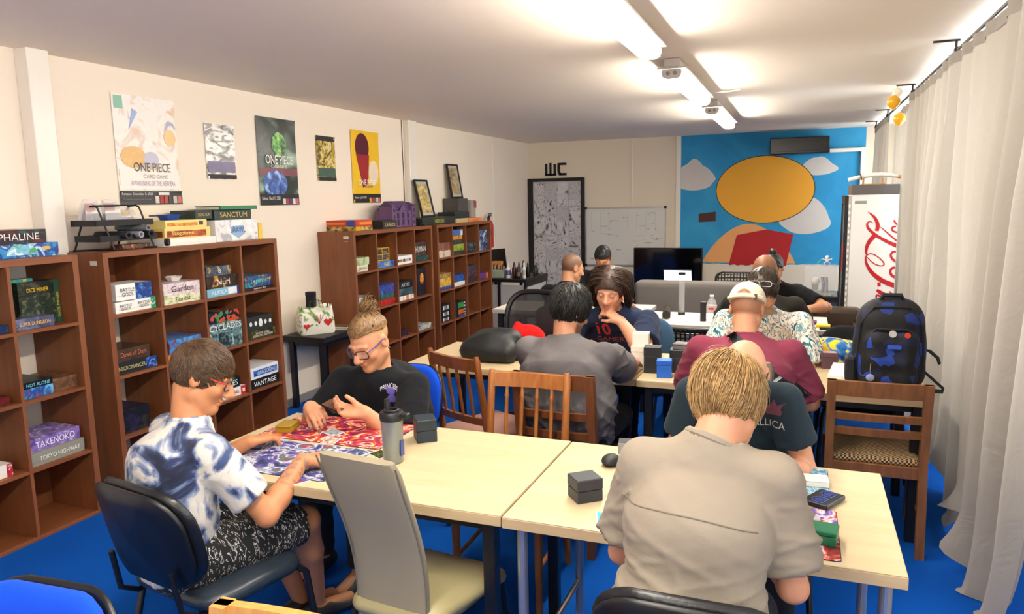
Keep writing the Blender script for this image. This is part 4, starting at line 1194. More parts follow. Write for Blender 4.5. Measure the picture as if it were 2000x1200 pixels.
tag(yb_.build('card_box', flat('E8C850', .45), None, (-3.86, 4.455, 1.4745)), 'thin yellow box at the end beside the white Brawl box', 'box')
ds = MB().lathe([(.035, 0), (.05, .022), (.056, .03), (.05, .03), (.03, .008)], (0, 0, 0), 6)
tag(ds.build('dish', flat('E6E2DA', .4), None, (-3.82, 3.66, 1.108 + .0005 + .1355), smooth=True, angle=20), 'small white dish on the pale pink box', 'dish')
mg = MB().box((-.11, -.012, 0), (.11, .012, .21), .002)
tag(mg.build('magazine', artmat('C8C4C0', 'E8E6E2', '8A8480', 12, 7), None, (-3.87, 3.435, 1.1085)), 'pale magazine standing against the divider beside the pink box', 'magazine')

# purple toy mansion
mn = thing('toy_mansion', 'purple toy mansion with a towered roof on the third shelf', 'toy house', (-3.86, 6.60, 1.4745))
m_pl = flat('6A4A72', .5, var=.15, vscale=25)
m_pd = flat('523A66', .5, var=.2, vscale=25)
MB().box((-.10, -.22, 0), (.09, .24, .165), .003).build('walls', m_pl, mn)
MB().box((-.09, -.19, .165), (.07, .22, .195), .003).build('attic', m_pd, mn)
MB().loft([[(-.09, -.16, .195), (.08, -.16, .195), (.08, .17, .195), (-.09, .17, .195)], [(-.06, -.11, .262), (.03, -.11, .262), (.03, .12, .262), (-.06, .12, .262)]]).build('roof', m_pd, mn)
for yy in (-.19, .21):
    tw = MB().box((-.05, yy - .035, 0), (.10, yy + .035, .215), .003)
    tw.build('tower', m_pl, mn)
    MB().loft([[(-.05, yy - .04, .215), (.105, yy - .04, .215), (.105, yy + .04, .215), (-.05, yy + .04, .215)], [(.0, yy - .012, .25), (.04, yy - .012, .25), (.04, yy + .012, .25), (.0, yy + .012, .25)]]).build('tower_roof', m_pd, mn)
    for z in (.03, .09, .15):
        MB().box((.10, yy - .012, z), (.103, yy + .012, z + .035)).build('window', flat('2E2038', .3), mn)
for yy in (-.10, 0.0, .10):
    for z in (.02, .09):
        MB().box((.09, yy - .018, z), (.094, yy + .018, z + .05), .001).build('window', flat('35254A', .3), mn)
        MB().box((.09, yy - .024, z + .052), (.097, yy + .024, z + .058)).build('lintel', m_pd, mn)
MB().prism([(-.07, .165), (.07, .165), (0, .225)], 0, .012, (0, 1, 0), (0, 0, 1), (.08, 0, 0)).build('gable', m_pl, mn)
tag(MB().lathe([(.03, 0), (.035, .012), (.02, .024), (.004, .028)], (0, 0, 0), 16).build('puck', flat('201E20', .4), None, (-3.74, 6.94, 1.4745), smooth=True), 'small black dome beside the toy mansion', 'gadget')

# picture frames, grey box, extinguisher
def picture(label, loc, tilt, cols):
    t = thing('picture_frame', label, 'picture frame', loc)
    t.rotation_euler = (0, tilt, 0)
    for a, b_ in (((-.012, -.15, 0), (.012, -.13, .42)), ((-.012, .13, 0), (.012, .15, .42)), ((-.012, -.13, 0), (.012, .13, .02)), ((-.012, -.13, .40), (.012, .13, .42))):
        MB().box(a, b_, .002).build('frame_rail', m_black, t)
    MB().box((-.008, -.13, .02), (-.002, .13, .40)).build('mount', flat('B8B4A8', .5), t)
    MB().box((-.002, -.105, .05), (.0, .105, .37)).build('picture', artmat(*cols, 18, len(label)), t)
    MB().box((.003, -.13, .02), (.005, .13, .40)).build('pane', glassmat(alpha=.05), t)
picture('black picture frame with gold artwork leaning above the long black box', (-3.86, 7.32, 1.555), -.22, ('C8A83A', 'E0D49A', '5A5448'))
picture('black picture frame leaning on the dark grey box at the far end', (-3.955, 8.27, 1.7575), -.16, ('A88A4A', 'C8B890', '5A4030'))
ob = thing('display_box', 'smoky clear box with a red tab beside the dark grey box', 'box', (-3.90, 8.43, 1.4745))
MB().box((-.08, -.075, 0), (.08, .075, .26), .003).build('clear_shell', glassmat('8A8684', .1, .55), ob)
MB().box((.06, .06, .16), (.085, .09, .25), .002).build('red_tab', flat('B82A2E', .5), ob)
ex = thing('fire_extinguisher', 'red fire extinguisher on the wall past the last shelf', 'fire extinguisher', (-3.98, 9.28, 1.08))
MB().lathe([(.0, 0), (.062, .01), (.066, .03), (.066, .31), (.05, .36), (.022, .385), (.022, .40)], (0, 0, 0), 20).build('cylinder', flat('C01E1C', .3, coat=.4), ex, smooth=True)
MB().box((-.015, -.02, .40), (.015, .03, .43), .004).box((-.008, -.01, .43), (.008, .09, .445), .003).box((-.008, -.005, .455), (.008, .10, .47), .003).build('valve_lever', flat('1A1A1C', .4), ex)
MB().ring([(0, -.02, .42), (.02, -.06, .40), (.05, -.07, .3), (.06, -.06, .18)], .011, 8).build('hose', flat('161618', .5), ex, smooth=True)
MB().box((-.08, -.03, .2), (-.06, .03, .3)).build('wall_bracket', m_black, ex)
# ------------------------------------------------------------------ tables
m_lam = woodmat('C0AB84', 'CCBB98', 'X', rough=.38, name='table_laminate', streak=9)
m_lame = woodmat('B39B74', 'C4AD86', 'X', rough=.45, name='table_edge', streak=14)
m_white = flat('DEDBD2', .35, var=.02)
m_whitee = flat('B8B4AA', .45, var=.03)
m_steel = flat('B4B4B8', .3, metal=.7)
m_blk = flat('100F11', .4, var=.1)
def table(label, x0, x1, y0, y1, ht, top, edge, leg, legs, group=None, th=.038):
    t = thing('table', label, 'table', ((x0 + x1) / 2, (y0 + y1) / 2, 0), 0, group)
    hx, hy = (x1 - x0) / 2, (y1 - y0) / 2
    MB().box((-hx + .001, -hy + .001, ht - .004), (hx - .001, hy - .001, ht), .0015).build('tabletop', top, t)
    MB().box((-hx, -hy, ht - th), (hx, hy, ht - .004), .0015).build('edge_band', edge, t)
    ix, iy = hx - .06, hy - .06
    if leg == 'square':
        for sx in (-1, 1):
            for sy in (-1, 1):
                MB().box((sx * ix - .022, sy * iy - .022, 0), (sx * ix + .022, sy * iy + .022, ht - th), .003).build('leg', legs, t)
            MB().box((sx * ix - .015, -iy + .022, ht - th - .04), (sx * ix + .015, iy - .022, ht - th), .002).build('apron', legs, t)
        for sy in (-1, 1):
            MB().box((-ix + .022, sy * iy - .012, ht - th - .04), (ix - .022, sy * iy + .012, ht - th), .002).build('apron', legs, t)
    else:
        ix = hx - .045
        for sx in (-1, 1):
            for sy in (-1, 1):
                MB().cyl((sx * ix, sy * iy, .012), (sx * ix, sy * iy, ht - th), .017, seg=14).build('leg', legs, t)
                MB().cyl((sx * ix, sy * iy, 0), (sx * ix, sy * iy, .012), .021, seg=14).build('foot', m_blk, t)
            MB().cyl((sx * ix, -iy, .18), (sx * ix, iy, .18), .011, seg=10).build('cross_bar', legs, t)
            MB().box((sx * ix - .02, -iy, ht - th - .012), (sx * ix + .02, iy, ht - th)).build('rail', legs, t)
    return t
gt = 'wood-look folding tables in three rows'
table('nearest pale wood table, the one with the bright red playmat', -2.215, -.853, 2.025, 2.79, .74, m_lam, m_lame, 'square', m_blk, gt)
table('nearest pale wood table on grey tube legs at right', -.847, .285, 2.02, 2.785, .74, m_lam, m_lame, 'tube', m_steel, gt)
table('middle-row pale wood table with the black bag on it', -2.25, -.823, 3.885, 4.62, .74, m_lam, m_lame, 'square', m_blk, gt)
table('middle-row pale wood table with the backpack on it', -.817, .605, 3.88, 4.62, .74, m_lam, m_lame, 'square', m_blk, gt)
table('white table at the back with the water bottle on it', -1.22, .205, 5.72, 6.36, .74, m_white, m_whitee, 'square', m_blk, gt)
table('white table between the two people dressed in black', -2.62, -1.23, 6.14, 6.74, .74, m_white, m_whitee, 'square', m_blk, gt)
table('small low black table between two shelves, carrying a shopping bag', -4.05, -3.63, 4.97, 5.53, .63, flat('15161A', .5, var=.15), flat('0C0C0E', .5), 'square', m_blk, None, .045)

# corner desk with panels
dk = thing('corner_desk', 'black desk with pale front panels in the far corner', 'desk', (-3.65, 9.15, 0))
MB().box((-.40, -.42, .68), (.40, .45, .72), .003).build('desktop', m_blk, dk)
for xx in (-.38, .0, .36):
    MB().box((xx, -.40, 0), (xx + .035, -.36, .68), .002).build('leg', m_blk, dk)
    MB().box((xx, .40, 0), (xx + .035, .44, .68), .002).build('leg', m_blk, dk)
for xx in (-.345, .035):
    MB().box((xx, -.385, .08), (xx + .325 if xx > 0 else xx + .345, -.37, .64), .002).build('front_panel', flat('B9B7B2', .4), dk)
MB().box((.378, -.34, .08), (.39, .40, .64), .002).build('side_panel', flat('C4C2BC', .4), dk)
MB().box((.36, -.36, .62), (.40, .44, .68)).build('side_rail', m_blk, dk)

# ------------------------------------------------------------------ chairs (built facing +y, seat centre over the origin)
def pad_mb(w, h, t, r, fn, inset=.018):
    m = MB()
    rings = []
    for d, ins in ((-t / 2, inset), (-t / 4, inset * .25), (0, 0), (t / 4, inset * .25), (t / 2, inset)):
        rings.append([fn(a, b_, d) for a, b_ in rrect(w - 2 * ins, h - 2 * ins, max(.01, r - ins), 6)])
    # inner rings so the faces can curve
    front = [[fn(a * k, b_ * k, t / 2 + .012 * (1 - k)) for a, b_ in rrect(w - 2 * inset, h - 2 * inset, r - inset, 6)] for k in (.7, .35, .02)]
    back = [[fn(a * k, b_ * k, -t / 2) for a, b_ in rrect(w - 2 * inset, h - 2 * inset, r - inset, 6)] for k in (.02, .35, .7)]
    m.loft(back + rings + front)
    return m
m_chrome = flat('5A5A60', .25, metal=.8)
def iso_chair(label, x, y, th, seatm, backm, shell=True, group='padded office chairs with tube legs'):
    t = thing('office_chair', label, 'chair', (x, y, 0), -math.radians(th), group)
    tilt = math.radians(12)
    fs = lambda a, b_, d: (a, b_, .455 + d - .015 * (b_ / .21) ** 2 * (b_ > 0))
    pad_mb(.47, .42, .055, .10, fs).build('seat', seatm, t, smooth=True, angle=50)
    def fb(a, b_, d):
        yy = -.235 + d - .035 * 0 + .045 * (a / .23) ** 2
        return (a, yy - math.sin(tilt) * (b_ + .18), .69 + b_ * math.cos(tilt))
    def fb_pad(a, b_, d):
        return fb(a, b_, d + .012)
    def fb_sh(a, b_, d):
        return fb(a, b_, -d - .024)
    pad_mb(.46, .36, .04, .13, fb_pad).build('backrest', backm, t, smooth=True, angle=50)
    if shell:
        pad_mb(.45, .35, .02, .13, fb_sh, .008).build('back_shell', flat('0C0C0E', .38, spec=.5), t, smooth=True, angle=50)
    for sx in (-1, 1):
        MB().ring([(sx * .20, .17, .43), (sx * .215, .20, .40), (sx * .245, .235, .01)], .0125, 10).build('leg', m_blk, t, smooth=True)
        MB().ring([(sx * .20, -.12, .425), (sx * .212, -.16, .40), (sx * .24, -.25, .01)], .0125, 10).build('leg', m_blk, t, smooth=True)
        MB().ring([(sx * .17, .05, .42), (sx * .17, -.20, .42), (sx * .165, -.262, .46), (sx * .16, -.285, .60)], .010, 8).build('back_support', m_blk, t, smooth=True)
        MB().ring([(sx * .20, -.13, .425), (sx * .20, .175, .43)], .011, 8).build('side_rail', m_chrome, t, smooth=True)
    return t
m_leath = flat('0F1013', .33, spec=.5, bump=.1, bscale=90)
m_leathb = flat('27303A', .35, spec=.5, bump=.1, bscale=90)
m_bluef = cloth('0B46C4', bump=.2)
m_slate = cloth('3A5570', bump=.2)
m_blks = cloth('17181B', bump=.2)
iso_chair('black padded chair under the person in the tie-dye shirt', -1.885, 1.90, 10, m_leathb, m_leath)
iso_chair('black padded chair under the person in the beige shirt', -.205, 1.80, 0, m_leath, m_leath)
iso_chair('bright blue padded chair under the person with the hair bun', -1.95, 3.10, 180, m_bluef, m_bluef)
iso_chair('bright blue chair at the photo\'s bottom left corner', -1.57, .79, 176, m_bluef, m_bluef)
iso_chair('bright blue chair just peeking in below the beige shirt', -.10, 1.02, 178, m_bluef, m_bluef)
iso_chair('slate blue chair under the long-haired person', -1.03, 4.93, 176, m_slate, m_slate)
iso_chair('empty black padded chair beneath the table with the backpack', .36, 4.93, 178, m_blks, m_blks)
iso_chair('dark chair under the bald person in the teal shirt', -.16, 2.98, 180, m_blks, m_blks)
iso_chair('dark chair under the person in the floral shirt', -.14, 4.86, 180, m_blks, m_blks)
iso_chair('dark chair under the person with shaven head at the white table', -.27, 5.49, 5, m_blks, m_blks)
iso_chair('dark chair under the person with the topknot', -.26, 6.86, 180, m_blks, m_blks)
iso_chair('dark chair under the person in the black jacket', -1.74, 5.86, 18, m_blks, m_blks)
iso_chair('dark chair under the short-haired person facing the room', -1.85, 7.20, 180, m_blks, m_blks)

m_wr = woodmat('6E3A18', '8F5226', 'Z', rough=.32, name='chair_wood_red', streak=22)
m_wl = woodmat('8A5022', 'B06E34', 'Z', rough=.32, name='chair_wood_light', streak=22)
m_wd = woodmat('5C3218', '7A4826', 'Z', rough=.38, name='chair_wood_dark', streak=22)
m_pink = cloth('9A7468', bump=.25)
def spindle_chair(label, x, y, th, wood, seatm, W=.40):
    t = thing('wooden_chair', label, 'chair', (x, y, 0), -math.radians(th), 'wooden dining chairs')
    hw = W / 2
    def bp_(z):  # backward lean of the back posts
        return -.20 - max(0, z - .45) * .16 + (-.06 * (1 - z / .45) if z < .45 else 0)
    for sx in (-1, 1):
        pts = [(sx * hw * .95, bp_(z), z) for z in (0, .2, .45, .6, .75, .90, .925)]
        MB().ring(pts, [.015, .018, .021, .019, .018, .019, .012], 10).build('back_post', wood, t, smooth=True)
        MB().ring([(sx * hw * .95, .20, 0), (sx * hw * .95, .20, .42)], [.014, .02], 10).build('leg', wood, t, smooth=True)
        MB().box((sx * hw * .95 - .01, -.19, .385), (sx * hw * .95 + .01, .20, .43), .003).build('seat_rail', wood, t)
        MB().cyl((sx * hw * .95, -.235, .2), (sx * hw * .95, .20, .2), .010, seg=8).build('stretcher', wood, t)
    MB().box((-hw * .9, .185, .385), (hw * .9, .21, .43), .003).build('seat_rail', wood, t)
    MB().box((-hw * .9, -.21, .385), (hw * .9, -.19, .43), .003).build('seat_rail', wood, t)
    def rail(z0, z1, bow, name, thick=.02):
        m = MB()
        rings = []
        for i in range(9):
            a = -1 + 2 * i / 8
            xx = a * hw * .95
            for_y = -bow * (1 - a * a)
            y0, y1 = bp_(z0) + for_y, bp_(z1) + for_y
            rings.append([(xx, y0 - thick / 2, z0), (xx, y0 + thick / 2, z0), (xx, y1 + thick / 2, z1), (xx, y1 - thick / 2, z1)])
        m.loft(rings)
        m.build(name, wood, t, smooth=True, angle=30)
    rail(.845, .91, .025, 'top_rail', .024)
    rail(.545, .585, .02, 'lower_rail', .02)
    for k in range(4):
        a = -.6 + .4 * k
        xx = a * hw * .95
        yo = -.022 * (1 - a * a)
        z0, z1 = .58, .85
        pts, rr = [], []
        for q, rad in ((0, .007), (.15, .0085), (.5, .0095), (.78, .009), (.82, .0125), (.86, .009), (1, .008)):
            z = z0 + (z1 - z0) * q
            pts.append((xx, bp_(z) + yo, z))
            rr.append(rad)
        MB().ring(pts, rr, 8).build('spindle', wood, t, smooth=True)
    pad_mb(W + .01, .42, .045, .04, lambda a, b_, d: (a, b_, .452 + d)).build('seat', seatm, t, smooth=True, angle=50)
    return t
spindle_chair('reddish spindle-back chair beside the black bag, seat turned sideways', -1.60, 3.71, 24, m_wr, m_pink)
spindle_chair('honey-brown spindle-back chair pushed in behind the nearest tables', -1.165, 2.90, 178, m_wl, m_pink, .39)

m_weave, nt, b = newmat('woven_check')
tc = nd(nt, 'ShaderNodeTexCoord')
ck = nd(nt, 'ShaderNodeTexChecker', i_Scale=105.0)
ck.inputs['Color1'].default_value = hexc('B49468')
ck.inputs['Color2'].default_value = hexc('2A221C')
nt.links.new(tc.outputs['Object'], ck.inputs['Vector'])
nt.links.new(ck.outputs['Color'], b.inputs['Base Color'])
b.inputs['Roughness'].default_value = .9
def ladder_chair(label, x, y, th, wood, seatm, W=.42, H=.845, rails=(.50, .60)):
    t = thing('wooden_chair', label, 'chair', (x, y, 0), -math.radians(th), 'wooden dining chairs')
    hw = W / 2
    def bp_(z):
        return -.20 - max(0, z - .45) * .14 + (-.05 * (1 - z / .45) if z < .45 else 0)
    def post(sx):
        rings = []
        for z in (0, .22, .45, .62, H):
            d = .022 if z > .2 else .018
            yy = bp_(z)
            rings.append([(sx * hw - .019, yy - d, z), (sx * hw + .019, yy - d, z), (sx * hw + .019, yy + d, z), (sx * hw - .019, yy + d, z)])
        return MB().loft(rings)
    for sx in (-1, 1):
        post(sx).build('back_post', wood, t, smooth=True, angle=30)
        MB().loft([[(sx * hw - .018, .19 - .018, z), (sx * hw + .018, .19 - .018, z), (sx * hw + .018, .19 + .018, z), (sx * hw - .018, .19 + .018, z)] for z in (0, .43)]).build('leg', wood, t)
        MB().box((sx * hw - .012, -.19, .37), (sx * hw + .012, .18, .43), .003).build('seat_rail', wood, t)
        MB().box((sx * hw - .008, -.22, .18), (sx * hw + .008, .18, .205), .003).build('stretcher', wood, t)
    for yy in (-.20, .19):
        MB().box((-hw, yy - .012, .37), (hw, yy + .012, .43), .003).build('seat_rail', wood, t)
    def rail(z0, z1, bow, name, over=0.0):
        rings = []
        for i in range(9):
            a = -1 + 2 * i / 8
            xx = a * (hw + over)
            o_ = -bow * (1 - a * a)
            rings.append([(xx, bp_(z0) + o_ - .012, z0), (xx, bp_(z0) + o_ + .012, z0), (xx, bp_(z1) + o_ + .012, z1), (xx, bp_(z1) + o_ - .012, z1)])
        MB().loft(rings).build(name, wood, t, smooth=True, angle=30)
    rail(H - .075, H, .015, 'top_rail', .02)
    for z in rails:
        rail(z, z + .035, .015, 'back_rail')
    pad_mb(W - .01, .40, .04, .03, lambda a, b_, d: (a, b_, .442 + d)).build('seat', seatm, t, smooth=True, angle=50)
    return t
ladder_chair('dark wooden ladder-back chair under the person in the grey shirt', -1.07, 3.50, 2, m_wd, m_blks, .37, .905, (.58, .68))
ladder_chair('wooden chair with a checked woven seat in front of the backpack', .36, 4.0, 0, woodmat('6A4020', '8A5A2E', 'Z', rough=.4, name='chair_wood_brown', streak=22), m_weave, .41, .845, (.575, .65))
ladder_chair('pale wooden chair whose top rail shows at the photo\'s bottom edge', -.96, .93, 178, woodmat('B07A3A', 'C89452', 'Z', rough=.4, name='chair_wood_pale', streak=22), m_blks, .40, .85)

# high-back upholstered chair
m_vinyl = flat('90866F', .42, spec=.4, bump=.05, bscale=30, var=.06)
m_vseat = flat('A0966F', .4, spec=.4, bump=.05, bscale=30, var=.05)
def highback(label, x, y, th):
    t = thing('upholstered_chair', label, 'chair', (x, y, 0), -math.radians(th))
    def fb(a, b_, d):
        s = (b_ + .32) / .64
        yy = -.165 - .11 * s + .035 * math.sin(s * math.pi * 1.3)
        return (a * (1 - .10 * (1 - s)), yy + d, .40 + .60 * s)
    m = MB()
    W, Hh, n = .29, .64, 14
    rows_f, rows_b = [], []
    for j in range(n + 1):
        s = j / n
        b_ = -.32 + .64 * s
        wd = W / 2 * (1 if s < .95 else (1 - .10 * ((s - .95) / .05) ** 2))
        ring = []
        for k in range(14):
            an = 2 * math.pi * k / 14
            cx, cy = math.cos(an), math.sin(an)
            ex_ = math.copysign(abs(cx) ** .35, cx) * wd
            ey = math.copysign(abs(cy) ** .6, cy) * .020
            ring.append(fb(ex_, b_, ey))
        rows_f.append(ring)
    m.loft(rows_f)
    m.build('backrest', m_vinyl, t, smooth=True, angle=50)
    for sx in (-1, 1):
        MB().ring([fb(sx * (W / 2 - .002), -.31 + .62 * k / 12, -.012) for k in range(13)], .003, 6).build('piping', flat('6E685C', .5), t, smooth=True)
    poly = []
    def fs(a, b_, d):
        k = (b_ + .2) / .4
        return (a * (.82 + .24 * k), b_ + .02, .455 + d - .02 * k * k)
    pad_mb(.40, .44, .05, .06, fs).build('seat', m_vseat, t, smooth=True, angle=50)
    mt = flat('8A8A90', .25, metal=.85)
    for sx in (-1, 1):
        MB().ring([(sx * .19, .19, .43), (sx * .20, .22, .2), (sx * .21, .225, 0)], .0125, 10).build('leg', m_blk, t, smooth=True)
        MB().ring([(sx * .15, -.17, .43), (sx * .165, -.21, .2), (sx * .18, -.25, 0)], .0125, 10).build('leg', m_blk, t, smooth=True)
        MB().cyl((sx * .15, -.17, .425), (sx * .19, .19, .43), .01, seg=8).build('side_rail', mt, t)
    return t
highback('tall grey vinyl high-back chair in the foreground', -1.135, 2.02, 6)
highback('pale vinyl high-back chair under the person in the maroon shirt', -.24, 3.62, 0)

# mesh office swivel chair
oc = thing('swivel_chair', 'black mesh-back swivel chair holding a red bag', 'chair', (-1.93, 5.06, 0), math.radians(180 - 6))
m_mesh = glassmat('1A1C20', .5, .72, 'chair_mesh')
outer = []
for i in range(28):
    a = 2 * math.pi * i / 28
    cx, cz = math.cos(a), math.sin(a)
    outer.append((math.copysign(abs(cx) ** .55, cx) * .235, -.24 - .06 * (cz + 1) * .5 + .05 * cx * cx, .77 + math.copysign(abs(cz) ** .7, cz) * .245))
MB().ring(outer, .022, 8, closed=True).build('back_frame', m_blk, oc, smooth=True)
msh = MB()
ctr = (0, -.30, .77)
rings = [[tuple(ctr[j] + (p[j] - ctr[j]) * k for j in range(3)) for p in outer] for k in (1, .6, .2)]
msh.loft(rings, cap=True).build('back_mesh', m_mesh, oc, smooth=True)
MB().box((-.16, -.33, .60), (.16, -.30, .70), .01).build('lumbar_support', m_blk, oc)
pad_mb(.48, .46, .07, .10, lambda a, b_, d: (a, b_, .46 + d)).build('seat', m_blks, oc, smooth=True, angle=50)
MB().ring([(0, -.18, .42), (0, -.30, .44), (0, -.32, .60)], .02, 8).build('spine', m_blk, oc)
MB().cyl((0, 0, .12), (0, 0, .43), .026).build('gas_lift', m_chrome, oc)
for k in range(5):
    a = 2 * math.pi * k / 5
    MB().ring([(0, 0, .12), (.28 * math.cos(a), .28 * math.sin(a), .075)], [.028, .016], 8).build('base_arm', m_blk, oc)
    MB().ball((.28 * math.cos(a), .28 * math.sin(a), .03), .03, 10, 6).build('caster', m_blk, oc)
for sx in (-1, 1):
    MB().ring([(sx * .24, .05, .44), (sx * .275, .05, .55), (sx * .275, .08, .64)], .016, 8).build('armrest_post', m_blk, oc)
    MB().box((sx * .275 - .035, -.06, .64), (sx * .275 + .035, .16, .67), .01).build('armrest', m_blk, oc)

# perforated plastic chairs
def perforated(label, x, y, th, H=.80):
    t = thing('perforated_chair', label, 'chair', (x, y, 0), -math.radians(th), 'black perforated plastic chairs')
    fr = MB()
    pts = [(a, -.22 - .12 * (b_ + .15) + .06 * (a / .22) ** 2, H - .15 + b_) for a, b_ in rrect(.45, .30, .07, 5)]
    fr.ring(pts, .014, 8, closed=True).build('back_frame', m_blk, t, smooth=True)
    for k in range(13):
        a = -.20 + k * .4 / 12
        MB().ring([(a, -.22 - .12 * (b_ + .15) + .06 * (a / .22) ** 2, H - .15 + b_) for b_ in (-.145, 0, .145)], .0065, 5).build('back_bar', m_blk, t)
    for k in range(8):
        b_ = -.12 + k * .24 / 7
        MB().ring([(a, -.22 - .12 * (b_ + .15) + .06 * (a / .22) ** 2, H - .15 + b_) for a in (-.21, -.1, 0, .1, .21)], .0065, 5).build('back_bar', m_blk, t)
    pad_mb(.45, .42, .025, .06, lambda a, b_, d: (a, b_, .45 + d), .008).build('seat', m_blk, t, smooth=True, angle=50)
    for sx in (-1, 1):
        MB().ring([(sx * .2, .18, .44), (sx * .23, .22, 0)], .011, 8).build('leg', m_chrome, t)
        MB().ring([(sx * .2, -.18, .44), (sx * .23, -.25, 0)], .011, 8).build('leg', m_chrome, t)
        MB().ring([(sx * .2, -.16, .44), (sx * .205, -.215, .5), (sx * .20, -.22, H - .28)], .011, 8).build('back_post', m_chrome, t)
perforated('black perforated chair in front of the white table', -.76, 5.55, 0, .775)
perforated('black perforated chair far behind the grey sofa', -.66, 8.36, 178, .87)

# ------------------------------------------------------------------ back of the room: sofa, TV, laptop, fridge, bench
m_sofa = cloth('6F6A66', bump=.25)
sf = thing('sofa', 'grey fabric sofa seen from behind, in front of the TV', 'sofa', (-.92, 7.45, 0))
def softbox(lo, hi, r=.05):
    m = MB()
    cx, cy = (lo[0] + hi[0]) / 2, (lo[1] + hi[1]) / 2
    w, d = hi[0] - lo[0], hi[1] - lo[1]
    rings = []
    for z, k in ((lo[2], .02), (lo[2] + r * .3, .004), (lo[2] + r, 0), (hi[2] - r, 0), (hi[2] - r * .3, .006), (hi[2], .03)):
        rings.append([(cx + a, cy + b_, z) for a, b_ in rrect(w - 2 * k, d - 2 * k, r, 4)])
    m.loft(rings)
    return m
softbox((-.62, -.26, .12), (.62, -.02, .90), .06).build('backrest', m_sofa, sf, smooth=True, angle=50)
softbox((-.50, -.05, .12), (.50, .50, .44), .05).build('seat', m_sofa, sf, smooth=True, angle=50)
for sx in (-1, 1):
    softbox((sx * .56 - .08, -.20, .10), (sx * .56 + .08, .50, .62), .05).build('armrest', m_sofa, sf, smooth=True, angle=50)
    for yy in (-.2, .42):
        MB().box((sx * .55 - .025, yy - .025, 0), (sx * .55 + .025, yy + .025, .12), .004).build('foot', m_blk, sf)
ar = thing('armchair', 'brown leather armchair beside the fridge', 'armchair', (.26, 7.02, 0))
m_br = flat('3A2A1C', .4, spec=.5, bump=.1, bscale=60)
softbox((-.30, .20, .10), (.26, .40, .69), .05).build('backrest', m_br, ar, smooth=True, angle=50)
softbox((-.26, -.20, .10), (.22, .22, .42), .05).build('seat', m_br, ar, smooth=True, angle=50)
for sx in (-.30, .20):
    softbox((sx - .02, -.20, .08), (sx + .06, .24, .58), .03).build('armrest', m_br, ar, smooth=True, angle=50)
tv = thing('television', 'large black flat television on a stand behind the sofa', 'television', (-1.72, 10.25, 0))
MB().box((-.47, -.03, .50), (.47, .02, 1.03), .006).build('casing', flat('060607', .3), tv)
MB().box((-.455, -.0315, .525), (.455, -.030, 1.015)).build('screen', flat('050507', .08, spec=.6, var=0), tv)
MB().box((-.25, -.12, .445), (.25, .12, .46), .004).box((-.05, -.02, .46), (.05, .01, .52)).build('stand', m_blk, tv)
tb = thing('tv_cabinet', 'dark low cabinet under the television', 'cabinet', (-1.72, 10.3, 0))
MB().box((-.75, -.22, .04), (.75, .25, .445), .004).build('body', flat('1C1A1A', .5), tb)
for k in range(3):
    d_ = MB().box((-.74 + k * .495, -.228, .06), (-.255 + k * .495, -.22, .43), .003).build('door', flat('221F1F', .5), tb)
    MB().box((-.03 + -.5 + k * .495, -.238, .36), (.03 - .5 + k * .495, -.228, .372)).build('handle', m_chrome, d_)
    MB().box((-.7 + k * .66, -.2, 0), (-.65 + k * .66, .2, .04)).build('foot', m_blk, tb)
st_ = thing('side_table', 'small table behind the sofa that carries the laptop', 'table', (-1.30, 8.32, 0))
MB().box((-.3, -.22, .68), (.3, .22, .71), .003).build('tabletop', m_white, st_)
for sx in (-1, 1):
    for sy in (-1, 1):
        MB().cyl((sx * .26, sy * .18, 0), (sx * .26, sy * .18, .68), .015).build('leg', m_steel, st_)
lp = thing('laptop', 'open laptop showing a pale spreadsheet in front of the television', 'laptop', (-1.30, 8.25, .711))
MB().box((-.16, -.02, 0), (.16, .20, .015), .003).build('keyboard_deck', flat('2A2A2E', .4), lp)
sc_ = MB()
sc_.box((-.16, -.004, 0), (.16, .004, .19), .002, rotm(.28, 0, 0), (0, .20, .014))
sc_.build('screen_lid', flat('1E1E22', .4), lp)
MB().box((-.152, -.0055, .008), (.152, -.0042, .182), 0, rotm(.28, 0, 0), (0, .20, .014)).build('screen', emit('D8D4EE', .9, 'lit_screen'), lp)
for k in range(4):
    MB().box((-.14, -.0065, .05 + k * .03), (-.14 + .22 - k * .03, -.0056, .058 + k * .03), 0, rotm(.28, 0, 0), (0, .20, .014)).build('screen_row', emit('8A80C8', .7, 'lit_row'), lp)

bn = thing('low_bench', 'low black bench by the mural under the clear display case', 'bench', (.20, 9.15, 0))
MB().box((-.30, -.30, .54), (.52, .30, .585), .003).build('top', m_blk, bn)
MB().box((-.28, -.28, .18), (.50, -.265, .54)).build('front_panel', flat('3A3C40', .5), bn)
for sx in (-.28, .47):
    for sy in (-.27, .24):
        MB().box((sx, sy, 0), (sx + .03, sy + .03, .54)).build('leg', m_blk, bn)
dc = thing('display_case', 'clear acrylic case with a small skull and terrain inside', 'display case', (.205, 9.05, .586))
acr = glassmat('F0F4F6', .03, .16, 'acrylic')
for a, b_ in (((-.168, -.15, 0), (.168, -.147, .335)), ((-.168, .147, 0), (.168, .15, .335)), ((-.168, -.147, 0), (-.165, .147, .335)), ((.165, -.147, 0), (.168, .147, .335)), ((-.168, -.15, .335), (.168, .15, .338))):
    MB().box(a, b_).build('pane', acr, dc)
edge = flat('E8EAEA', .2, var=0)
for sx in (-.168, .165):
    MB().box((sx, -.152, 0), (sx + .003, -.149, .338)).build('edge_strip', edge, dc)
MB().box((-.168, -.152, .335), (.168, -.149, .338)).build('edge_strip', edge, dc)
MB().box((-.16, -.14, 0), (.16, .14, .02), .004).build('terrain', artmat('8A8478', 'C8BC9A', '4A4640', 30, 4), dc)
MB().ball((-.05, -.02, .15), (.045, .05, .05), 12, 8).build('skull', flat('E0DACA', .5), dc, smooth=True)
